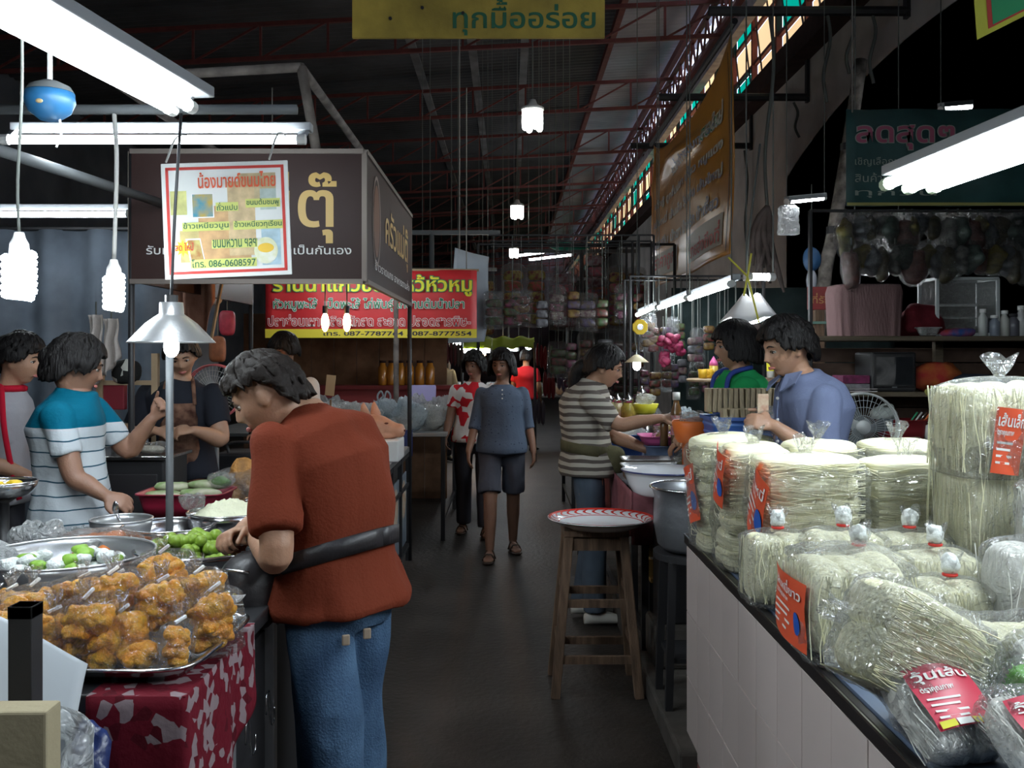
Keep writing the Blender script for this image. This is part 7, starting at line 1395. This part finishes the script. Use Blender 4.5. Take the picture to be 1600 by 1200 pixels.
MB().grid(lambda u, v: ctr + V3(math.copysign(abs(math.cos(v * 6.283)) ** .45, math.cos(v * 6.283)) * (.225 * (1 - .22 * max(0, u - .8) * 5 * .6) - .02 * (1 - u)), math.copysign(abs(math.sin(v * 6.283)) ** .45, math.sin(v * 6.283)) * .15 + .006 * math.sin(v * 90) * (1 - u), .315 * min(1, u / .9) + .01 * (u > .9)) * (1 if u < .98 else 1) if u < .99 else ctr + V3(0, 0, .325), 24, 90, True).build('draped_cloth', M('dusty pink cloth', (.19, .115, .115), .9, bump=.5, bscale=30, stretch=(3, 3, .6)), t, smooth=True)
tag(MB().box((0, 0, 0), (.25, .26, .03)).build('box_tray', m_board, origin=(0, 0, 0)), 'thin dark board the pink draped box stands on', 'board').location = (sx(1362), YS + .14, 1.685)
# television
c = V3(sx(1398), YS + .16, 1.32); t = thing('television', 'small dark tube television on the middle shelf', 'television', c)
MB().box(c + V3(0, 0, .125), (.285, .30, .25)).build('tv_body', m_black, t, bevel=.015); MB().box(c + V3(0, -.152, .135), (.262, .012, .215)).build('bezel', M('dark bezel', (.012, .012, .014), .25), t, bevel=.008)
MB().grid(lambda u, v: c + V3(-.115 + .23 * u, -.160 - .008 * math.sin(u * PI) * math.sin(v * PI), .045 + .175 * v), 12, 12).build('screen', M('dark glass screen', (.02, .022, .025), .06, coat=1), t, smooth=True); MB().box(c + V3(.0, -.158, .03), (.03, .006, .008)).build('button', m_grey, t)
# glass case
c = V3(sx(1514), YS + .15, 1.67); t = thing('display_case', 'small glass display case with white edges on the top shelf', 'case', c); w_, d, h = .38, .26, .36
for i, j in cor: MB().bar(c + V3(i * w_ / 2, j * d / 2, 0), c + V3(i * w_ / 2, j * d / 2, h), .018).build('edge_bar', M('white edging', (.45, .48, .48), .5), t)
for z in (0.01, h):
    for j in (-1, 1): MB().bar(c + V3(-w_ / 2, j * d / 2, z), c + V3(w_ / 2, j * d / 2, z), .018).build('edge_bar', M('white edging', (.45, .48, .48)), t)
    for i in (-1, 1): MB().bar(c + V3(i * w_ / 2, -d / 2, z), c + V3(i * w_ / 2, d / 2, z), .018).build('edge_bar', M('white edging', (.45, .48, .48)), t)
for q, dm in (((0, -d / 2, h / 2), (w_, .003, h)), ((-w_ / 2, 0, h / 2), (.003, d, h)), ((w_ / 2, 0, h / 2), (.003, d, h))): MB().box(c + V3(*q), dm).build('pane', film3, t)
for z in (.12, .2): MB().box(c + V3(0, 0, z), (w_ - .03, d - .03, .006)).build('glass_shelf', film2, t)
for k in range(4): tag(MB().blob(c + V3(-.12 + .08 * k, 0, .035), (.035, .05, .03), 12, 8, .3, 20, k).build('cased_item', M('pale trinket', (.42, .42, .36), .5, var=.4), smooth=True, origin=c + V3(-.12 + .08 * k, 0, .035)), 'pale small item inside the glass display case', 'trinket', 'items inside the display case')
def heap(label, cat, c, r_, col, seed, amp=.4, name='folded_cloth', col2=None): c = Vector(c); return tag(MB().blob((0, 0, 0), r_, 24, 14, amp, 9, seed, .8).build(name, M('heap %d' % seed, col, .85, var=.4, scale=10, bump=.5, col2=col2), smooth=True, origin=(0, 0, 0)), label, cat) if False else _heap(label, cat, c, r_, col, seed, amp, name, col2)
def _heap(label, cat, c, r_, col, seed, amp, name, col2):
    o = MB().blob((0, 0, 0), r_, 24, 14, amp, 9, seed, .8).build(name, M('heap %d' % seed, col, .85, var=.4, scale=10, bump=.5, col2=col2), smooth=True, origin=(0, 0, 0)); o.location = c; return tag(o, label, cat)
_heap('dark red cloth heap with a raised corner beside the glass case', 'cloth', V3(sx(1450), YS + .12, 1.76), (.15, .1, .10), (.11, .012, .018), 300, .5, 'folded_cloth', None)
_heap('blue red and grey tangle of small things before the glass case', 'clutter', V3(sx(1495), YS + .02, 1.69), (.13, .05, .03), (.03, .08, .25), 301, .5, 'toy_pile', (.40, .05, .04))
tub('clear_box', 'clear plastic food box beside the red cloth', 'box', V3(sx(1450), YS + .0, 1.672), .13, .08, .05, film2)
for k, (px, w_, h, col) in enumerate(((1538, .028, .17, (.5, .52, .5)), (1556, .034, .13, (.22, .25, .30)), (1572, .030, .16, (.45, .45, .42)), (1586, .035, .14, (.12, .12, .14)), (1598, .03, .19, (.50, .50, .50)))):
    bottle(('white bottle standing inside-edge of the glass case', 'grey jar-like bottle right of the glass case', 'pale bottle third right of the glass case', 'dark bottle fourth right of the glass case', 'pale bottle at the picture edge on the top shelf')[k], V3(sx(px), YS + .02, 1.67), w_, h, M('bottle %d' % k, col, .35), m_white if k != 3 else m_black)
_heap('orange and red cloth heap on the middle shelf right of the television', 'cloth', V3(sx(1480), YS + .15, 1.40), (.17, .12, .09), (.40, .12, .03), 303, .45, 'folded_cloth', (.35, .03, .03))
_heap('long dark blue grey cloth heap at the right of the middle shelf', 'cloth', V3(sx(1530), YS + .1, 1.37), (.20, .12, .06), (.06, .08, .12), 304, .35, 'folded_cloth', None)
_heap('yellow green cloth slipping over the middle shelf edge', 'cloth', V3(sx(1475), YS - .01, 1.315), (.10, .04, .035), (.38, .36, .10), 305, .4, 'yellow_cloth', None)
t = thing('purple_box', 'purple red patterned box stack left of the television', 'box', (sx(1340), YS + .1, 1.32))
for k, cc_ in enumerate(((.25, .24, .26), (.20, .02, .09))): MB().box((sx(1340), YS + .12, 1.345 + .052 * k), (.17, .2, .05)).build('stacked_box', M('box cover %d' % k, cc_, .6, var=.5, scale=30), t, bevel=.003)
t = thing('wire_rack', 'thin chrome wire rack at the shelf edge beside the blouse', 'rack', (sx(1340), YS, 1.28)); MB().tube([V3(sx(1325), YS - .03, 1.325), V3(sx(1368), YS - .03, 1.325)], .004, 6).tube([V3(sx(1325), YS - .03, 1.34), V3(sx(1368), YS - .03, 1.34)], .003, 6).build('wire_bar', m_steel, t)
tub('red_basket', 'dark red plastic basket on the lowest shelf', 'basket', V3(sx(1420), YS + .12, 1.011), .27, .22, .13, M('dark red plastic', (.22, .015, .02), .5))
c = V3(sx(1392), YS + .12, 1.145); t = thing('cooker_lid', 'white lidded cooker top with a handle standing in the red basket', 'cooker', c); MB().loft([(c, V3(.075, 0, 0), V3(0, .07, 0)), (c + V3(0, 0, .04), V3(.085, 0, 0), V3(0, .08, 0)), (c + V3(0, 0, .07), V3(.06, 0, 0), V3(0, .055, 0)), (c + V3(0, 0, .082), V3(.02, 0, 0), V3(0, .02, 0))], 28).build('lid_shell', M('off white plastic', (.5, .55, .52), .4), t, smooth=True); MB().tube(catmull([c + V3(-.045, -.05, .05), c + V3(-.03, -.06, .09), c + V3(.03, -.06, .09), c + V3(.045, -.05, .05)], 4), .007, 8).build('handle', M('off white plastic', (.5, .55, .52)), t)
c = V3(sx(1458), YS + .04, 1.011); t = thing('white_cup', 'white cup beside the red basket', 'cup', c); MB().lathe([(0, .003), (.032, .003), (.042, .10), (.038, .10), (.03, .012)], 22, c).build('cup_wall', m_white, t, smooth=True)
for k in range(4): tag(MB().tube([V3(sx(1428 + 7 * k), YS + .1, 1.10), V3(sx(1440 + 7 * k), YS + .06, 1.19)], .006, 8).build('kitchen_tool', (M('green plastic', (.03, .36, .16)), m_white, m_steel, M('orange plastic', (.8, .18, .03)))[k], smooth=True, origin=V3(sx(1428 + 7 * k), YS + .1, 1.10)), ('green handled', 'white handled', 'steel', 'orange handled')[k] + ' kitchen tool sticking out of the red basket', 'utensil')
fan('large pale standing fan behind the blouse woman', V3(1.86, 5.05, 1.175), .175, M('fan rim', (.42, .43, .42), .4), (-.25, -1, 0), .1, M('fan grey', (.35, .37, .38)), M('pale hub', (.5, .52, .52), .4))
t = thing('red_plaque', 'dark red plaque with worn gold letters on the pier', 'sign', at(1284, 466, 7.5)); q = at(1263, 484, 7.5); MB().box(q + V3(.10, .01, .09), (.21, .015, .18)).build('sign_board', M('dark red plaque', (.20, .02, .02), .6, var=.3), t, bevel=.004); lettering('ที่รัก', M('worn gold', (.35, .18, .06)), q + V3(.03, 0, .05), R_, U_, .14, .08, t, off=.01, lift=.004); MB().box(q + V3(.10, .05, -.1), (.3, .08, .02)).build('ledge', M('green ledge', (.12, .22, .18), .7), t)
MB().box((q.x + .1, 7.56, (q.z) / 2), (.07, .07, q.z)).build('post', m_wood, t)
# ---- bunches of goods hanging over the shelves
rr = random.Random(91); cols = [(.16, .13, .03), (.11, .12, .13), (.07, .06, .03), (.18, .18, .17), (.05, .07, .06), (.13, .05, .04)]
t = thing('hanging_rail', 'thin rail above the shelves from which the film bags hang', 'rail', (2.8, 6.0, 2.5)); MB().tube([V3(1.9, 6.05, 2.46), V3(3.45, 6.05, 2.46)], .01, 6).build('rail_rod', m_black, t); [MB().tube([V3(x, 6.05, 0), V3(x, 6.05, 2.46)], .015, 6).build('rail_post', m_black, t) for x in (1.9, 3.44)]
pos = ['over the pink draped box', 'between the pink box and the glass case', 'over the glass case', 'at the right picture edge']
protos = []
for k in range(6):
    t = thing('hanging_bag', 'x', 'bag', (0, 0, 0), 'film bags hanging over the shelves')
    MB().blob((0, 0, -.16), (.055, .035, .12), 16, 14, .45, 16, 400 + k).build('contents', M('hanging goods %d' % k, cols[k], .5, var=.6, scale=22, bump=.5), t, smooth=True); MB().blob((0, 0, -.15), (.068, .045, .145), 16, 12, .25, 12, 410 + k).build('bag_film', film3, t, smooth=True); MB().tube([(0, 0, -.03), (0, 0, 0.015)], .004, 5).build('tie', m_cord, t); protos.append([t, False])
for k in range(34):
    px = 1325 + (k % 17) * 17 + rr.uniform(-5, 5); row = k // 17; x = sx(px, 6.05); lab = '%s film bag hanging %s, %s row' % (('yellow brown', 'grey', 'dark olive', 'pale', 'dark green', 'rust red')[k % 6], pos[0 if px < 1410 else 1 if px < 1465 else 2 if px < 1560 else 3], ('upper', 'lower')[row])
    p = protos[k % 6]
    if not p[1]: o = p[0]; p[1] = True; o['label'] = lab
    else: o = dup(p[0], (0, 0, 0), label=lab)
    o.location = (x, 6.05 - .05 * row, 2.46 - .0 if row == 0 else 2.27); o.rotation_euler = (0, 0, rr.uniform(0, 3))
    s_ = rr.uniform(.8, 1.25); o.scale = (s_ * rr.uniform(1, 1.6), s_ * 1.2, s_ * rr.uniform(.6, .95))
for k, (px, py, col) in enumerate(((1268, 405, (.02, .07, .16)), (1268, 440, (.32, .34, .38)))):
    c = at(px, py, 7.7); t = thing('hanging_packet', ('round dark blue thing hanging on the pier', 'pale grey bottle shape hanging on the pier')[k], 'packet', c); MB().blob(c, (.075 if k == 0 else .04, .05, .10), 16, 12, .12, 8, k).build('packet_body', M('pier thing %d' % k, col, .5), t, smooth=True); MB().tube([c + V3(0, 0, .1), c + V3(0, 0, .6)], .004, 5).build('string', m_cord, t)
c = at(1232, 325, 7.1); t = thing('hanging_packet', 'clear crinkled bag hanging under the reflector tube lamp', 'packet', c); film_mb(.14, .1, .22, False, 0, 5).move(lambda p: p + c - V3(0, 0, .2)).build('bag_film', film2, t, smooth=True); MB().tube([c, at(1232, 313, 7.05)], .004, 5).build('string', m_cord, t)
c = at(1000, 511, 6.2); t = thing('yellow_disc', 'yellow eight-sided disc with a silver centre hanging by the tube row', 'disc', c); MB().tube([c + V3(0, .01, 0), c + V3(0, -.01, 0)], .052, 8, ref=(math.cos(.39), 0, math.sin(.39))).build('disc_plate', M('bright yellow', (.75, .50, .02), .4), t, bevel=.003); MB().tube([c + V3(0, -.01, 0), c + V3(0, -.016, 0)], .02, 14).build('disc_centre', m_steel, t); MB().tube([c + V3(0, 0, .05), V3(1.26, 6.3, 1.98)], .003, 5).build('string', m_cord, t)
# ---- candy and snack garlands hanging farther down the aisle
snack_cols = [tuple(tuple(1.5 * q for q in c_) for c_ in pr) for pr in [((.38, .04, .03), (.42, .28, .04)), ((.45, .05, .05), (.34, .30, .05)), ((.40, .05, .08), (.30, .26, .27)), ((.32, .18, .03), (.45, .04, .04)), ((.38, .03, .12), (.36, .28, .06))]]
def garland(label, x, y, zt_, w_, n, ph, ca, cb, seed, filmed=True, group='film strips of sachets hanging over the aisle', zr=None):
    t = thing('sachet_strip', label, 'snacks', (x, y, zt_), group)
    for i in range(n):
        MB().blob((x, y, zt_ - .05 - ph * (i + .5)), (w_ / 2 * .92, .03, ph * .46), 14, 10, .18, 14, seed + i, .5).build('sachet', M('sachet %s' % (ca if i % 2 else cb,), ca if i % 2 else cb, .35, var=.45, scale=26, col2=tuple(.35 * q for q in (cb if i % 2 else ca))), t, smooth=True)
    if filmed: film_mb(w_ * 1.15, .10, n * ph + .12, False, 0, seed, .012, nu=20, nv=30).move(lambda p: p + V3(x, y, zt_ - n * ph - .09)).build('strip_film', film3, t, smooth=True)
    MB().tube([(x, y, zt_ - .08), (x, y, zr or 2.82)], .004, 5).build('string', m_cord, t)
    return t
YG = 11.0; gx = lambda px, Y=YG: at(px, 0, Y).x
gl = [(762, .17, 5, 432, 0, 'dark red sachet strip beside the grey sheet'), (802, .24, 5, 415, 1, 'wide red and yellow sachet strip, second from the grey sheet'), (838, .22, 5, 415, 1, 'red and yellow sachet strip, third from the grey sheet'), (882, .30, 5, 420, 2, 'wide pinkish striped sachet strip in the middle of the garlands'), (930, .20, 4, 392, 2, 'higher sachet strip with pale film above the striped one'), (936, .20, 4, 440, 3, 'yellow and red sachet strip below the higher one'), (965, .22, 5, 418, 4, 'magenta and yellow sachet strip, second from the pier'), (994, .20, 5, 420, 4, 'sachet strip nearest the orange banner')]
for k, (px, w_, n, py, ci, lab) in enumerate(gl): garland(lab, gx(px), YG, at(px, py, YG).z, w_, n, .125, *snack_cols[ci], 500 + 10 * k, zr=at(px, 424, YG).z if k == 5 else None)
t = thing('garland_rail', 'rail across the aisle carrying the sachet strips', 'rail', (.8, YG, 2.7)); MB().tube([V3(-.35, YG, 2.82), V3(1.9, YG, 2.82)], .015, 6).build('rail_rod', m_black, t); [MB().tube([V3(x, YG, 0), V3(x, YG, 2.82)], .018, 6).build('rail_post', m_black, t) for x in (-.35, 1.9)]
# lower mixed goods behind: row of hanging packets over stalls
rr = random.Random(5)
mixc = [(.17, .03, .035), (.05, .11, .04), (.18, .12, .03), (.16, .16, .18), (.17, .03, .08), (.07, .05, .12), (.22, .18, .15)]
for k in range(30):
    px = 770 + (k % 10) * 25 + rr.uniform(-6, 6); row = k // 10; Y = 9.6 + .5 * row
    if px > 1010: continue
    py = (485, 560, 610)[row] + rr.uniform(-8, 8)
    if px < 870 and row > 0: continue
    ca = mixc[k % 7]; cb = mixc[(k * 3 + 1) % 7]
    garland('%s snack strip %s' % (('crimson', 'green', 'ochre', 'silver', 'magenta', 'violet', 'cream')[k % 7], ('low under the sachet strips', 'hanging between the striped woman and the sachet strips', 'lowest, behind the striped woman')[row]), at(px, 0, Y).x, Y, at(px, py - 30, Y).z, rr.uniform(.12, .2), 3, .09, ca, cb, 700 + 5 * k, zr=2.75, filmed=(k % 2 == 0), group='mixed snack strips ' + ('under the sachet strips', 'by the striped woman', 'lowest by the striped woman')[row])
for k in range(26):
    px = 1010 + (k % 13) * 14 + rr.uniform(-4, 4); row = k // 13; Y = 7.9 + .4 * row; py = (520, 575)[row] + rr.uniform(-12, 12); col = mixc[(k * 2) % 7]
    garland('%s packet string hanging %s' % (('crimson', 'green', 'ochre', 'silver', 'magenta', 'violet', 'cream')[(k * 2) % 7], ('above the jar table, upper row', 'above the jar table, lower row')[row]), at(px, 0, Y).x, Y, at(px, py - 15, Y).z, rr.uniform(.07, .12), 3, .07, col, mixc[(k * 5 + 2) % 7], 900 + 3 * k, zr=2.2, filmed=(k % 3 == 0), group='packet strings above the jar table')
for k, (x0_, x1_, y, z, lab) in enumerate(((-.2, 1.45, 9.6, 2.75, 'first thin rail behind the walking woman carrying snack strips'), (-.2, 1.5, 10.1, 2.75, 'second thin rail carrying snack strips'), (-.2, 1.6, 10.6, 2.75, 'third thin rail carrying snack strips, nearest the sachets'), (1.0, 2.1, 7.9, 2.2, 'thin rail over the jar table carrying packet strings'), (1.0, 2.2, 8.3, 2.2, 'rear thin rail over the jar table carrying packet strings'))):
    t = thing('goods_rail', lab, 'rail', (x0_, y, 0)); MB().tube([V3(x0_, y, z), V3(x1_, y, z)], .009, 6).build('rail_rod', m_black, t)
    for x in (x0_ if k > 2 else 1.3, x1_): MB().tube([V3(x, y, 0), V3(x, y, z)], .012, 6).build('rail_post', m_black, t)
for k, (px, py) in enumerate(((1040, 535), (1052, 550), (1036, 556), (1060, 530))):
    c = at(px, py, 7.3); t = thing('flower_bundle', 'magenta artificial flower bundle right of the cream cone lamp', 'flowers', c, 'magenta flower bundles'); 
    for j in range(5): MB().blob(c + V3(rr.uniform(-.06, .06), rr.uniform(-.03, .03), rr.uniform(-.06, .06)), (.035, .03, .03), 12, 8, .6, 30, j + k).build('flower', M('magenta petals', (.30, .02, .08), .6, var=.5, scale=40), t, smooth=True)
    MB().tube([c, c + V3(0, 0, .3)], .004, 5).build('string', m_cord, t)
# table and clutter behind
table('far_goods_table', 'far table with goods between the striped woman and the walking woman', .55, 2.1, 8.6, 10.2, .8, m_wood, m_black)
for k in range(10):
    c = V3(.65 + .15 * k, 8.8 + .3 * (k % 3), .80); crumple_bag('%s bag of goods on the far goods table, %s' % (('crimson', 'green', 'ochre', 'silver', 'magenta')[k % 5], ('aisle half', 'pier half')[k > 4]), c, .2, .18, .2, 1000 + k, film2, 'bags on the far goods table', inside=M('goods %d' % (k % 5), mixc[k % 5], .6, var=.4))
# dark panels closing the stall behind the jar table
t = thing('stall_partition', 'dark cloth partition behind the hanging packets', 'partition', (1.8, 8.7, 0)); MB().grid(lambda u, v: V3(1.45 + 2.0 * u, 8.55 + .04 * math.sin(u * 20), 2.15 * v), 30, 4).build('cloth', M('dark green cloth', (.03, .045, .045), .9, var=.4), t, smooth=True, solid=.006)
# ---- far stalls: lime tarpaulin, tables, hanging things
t = thing('lime_tarpaulin', 'lime green tarpaulin strip over the far stall lights', 'tarpaulin', at(780, 535, 14)); MB().grid(lambda u, v: at(722 + 114 * u, 526 + 16 * v + 5 * (1 - u) * v, 14) + V3(0, .5 * (1 - v), .02 * math.sin(u * 25)), 24, 4).build('sheet', M('lime vinyl', (.48, .62, .03), .6), t, smooth=True, solid=.004)
for px in (722, 836): q = at(px, 540, 14); MB().tube([V3(q.x, 14, 0), V3(q.x, 14, q.z + .05)], .02, 6).build('pole', m_grey, t)
for k, (px, Y, w_, lab) in enumerate(((690, 12.5, 1.5, 'far stall table with lit food left of the aisle'), (735, 17.0, 1.5, 'farther stall table beside the walking woman'), (865, 17.0, 1.0, 'far stall table right of the walking woman'), (600, 14.4, 1.6, 'far stall table behind the red shelf'))):
    x = at(px, 0, Y).x; table('far_stall_table', lab, x - w_ / 2, x + w_ / 2, Y - .5, Y + .5, .85, m_steel, m_black)
    for j in range(6):
        crumple_bag(('%s bag on the ' % ('pale', 'green', 'red', 'orange', 'white', 'brown')[j]) + lab, V3(x - w_ / 2 + w_ * (j + .5) / 6, Y - .2, .85), .22, .2, .2, 1100 + 10 * k + j, film2, 'bags on the ' + lab, inside=M('far goods %d' % j, ((.5, .5, .45), (.2, .4, .08), (.45, .05, .04), (.6, .3, .05), (.6, .6, .6), (.25, .12, .05))[j], .6, var=.4))
for k, (px, py, Y, col) in enumerate(((660, 555, 12, (.22, .05, .03)), (672, 560, 12.1, (.28, .07, .03)), (705, 550, 13, (.20, .05, .05)), (716, 553, 13, (.16, .12, .10)), (846, 555, 13, (.30, .02, .03)), (858, 600, 12, (.28, .03, .04)), (842, 640, 11.8, (.12, .10, .13)), (868, 560, 12.5, (.10, .22, .06)), (880, 590, 12, (.15, .12, .2)))):
    c = at(px, py, Y); t = thing('hanging_sausages' if k < 4 else 'hanging_cloth', '%s hanging %s' % (('dark red sausages', 'red brown sausages', 'maroon sausages', 'grey brown strip', 'red cloth', 'crimson cloth', 'grey cloth', 'green cloth', 'violet cloth')[k], 'far back below the red banner' if k < 4 else 'far back right of the walking woman'), 'goods', c)
    for j in range(3): MB().blob(c + V3(-.05 + .05 * j, 0, -.02 * j), (.03, .03, .16), 10, 10, .2, 14, k + j).build('sausage' if k < 4 else 'fold', M('far hang %d' % k, col, .6), t, smooth=True)
    MB().tube([c + V3(0, 0, .1), V3(c.x, c.y, roofz(c.x) - .05)], .005, 5).build('string', m_cord, t)
for k, (x, Y) in enumerate(((-.9, 11.2), (1.0, 13.2), (-1.0, 16), (1.1, 18))):
    t = thing('stall_pole', ('stall pole behind the red banner', 'stall pole behind the sachet strips', 'farther stall pole left of the aisle', 'farther stall pole right of the aisle')[k], 'pole', (x, Y, 0)); MB().tube([(x, Y, 0), (x, Y, 3.0)], .03, 8).build('pole_shaft', m_grey, t, smooth=True); MB().bar((x - .8, Y, 2.98), (x + .8, Y, 2.98), .05).build('cross_bar', m_grey, t)
c = V3(at(890, 362, 12).x, 12, at(890, 385, 12).z); t = thing('green_net', 'bright green folded net lying high over the garlands', 'net', c); MB().blob(c, (.25, .1, .05), 20, 10, .3, 6, 3).build('net_fold', M('net green', (.03, .40, .26), .7), t, smooth=True); MB().tube([c, V3(c.x, c.y, roofz(c.x) - .05)], .005, 5).build('string', m_cord, t)
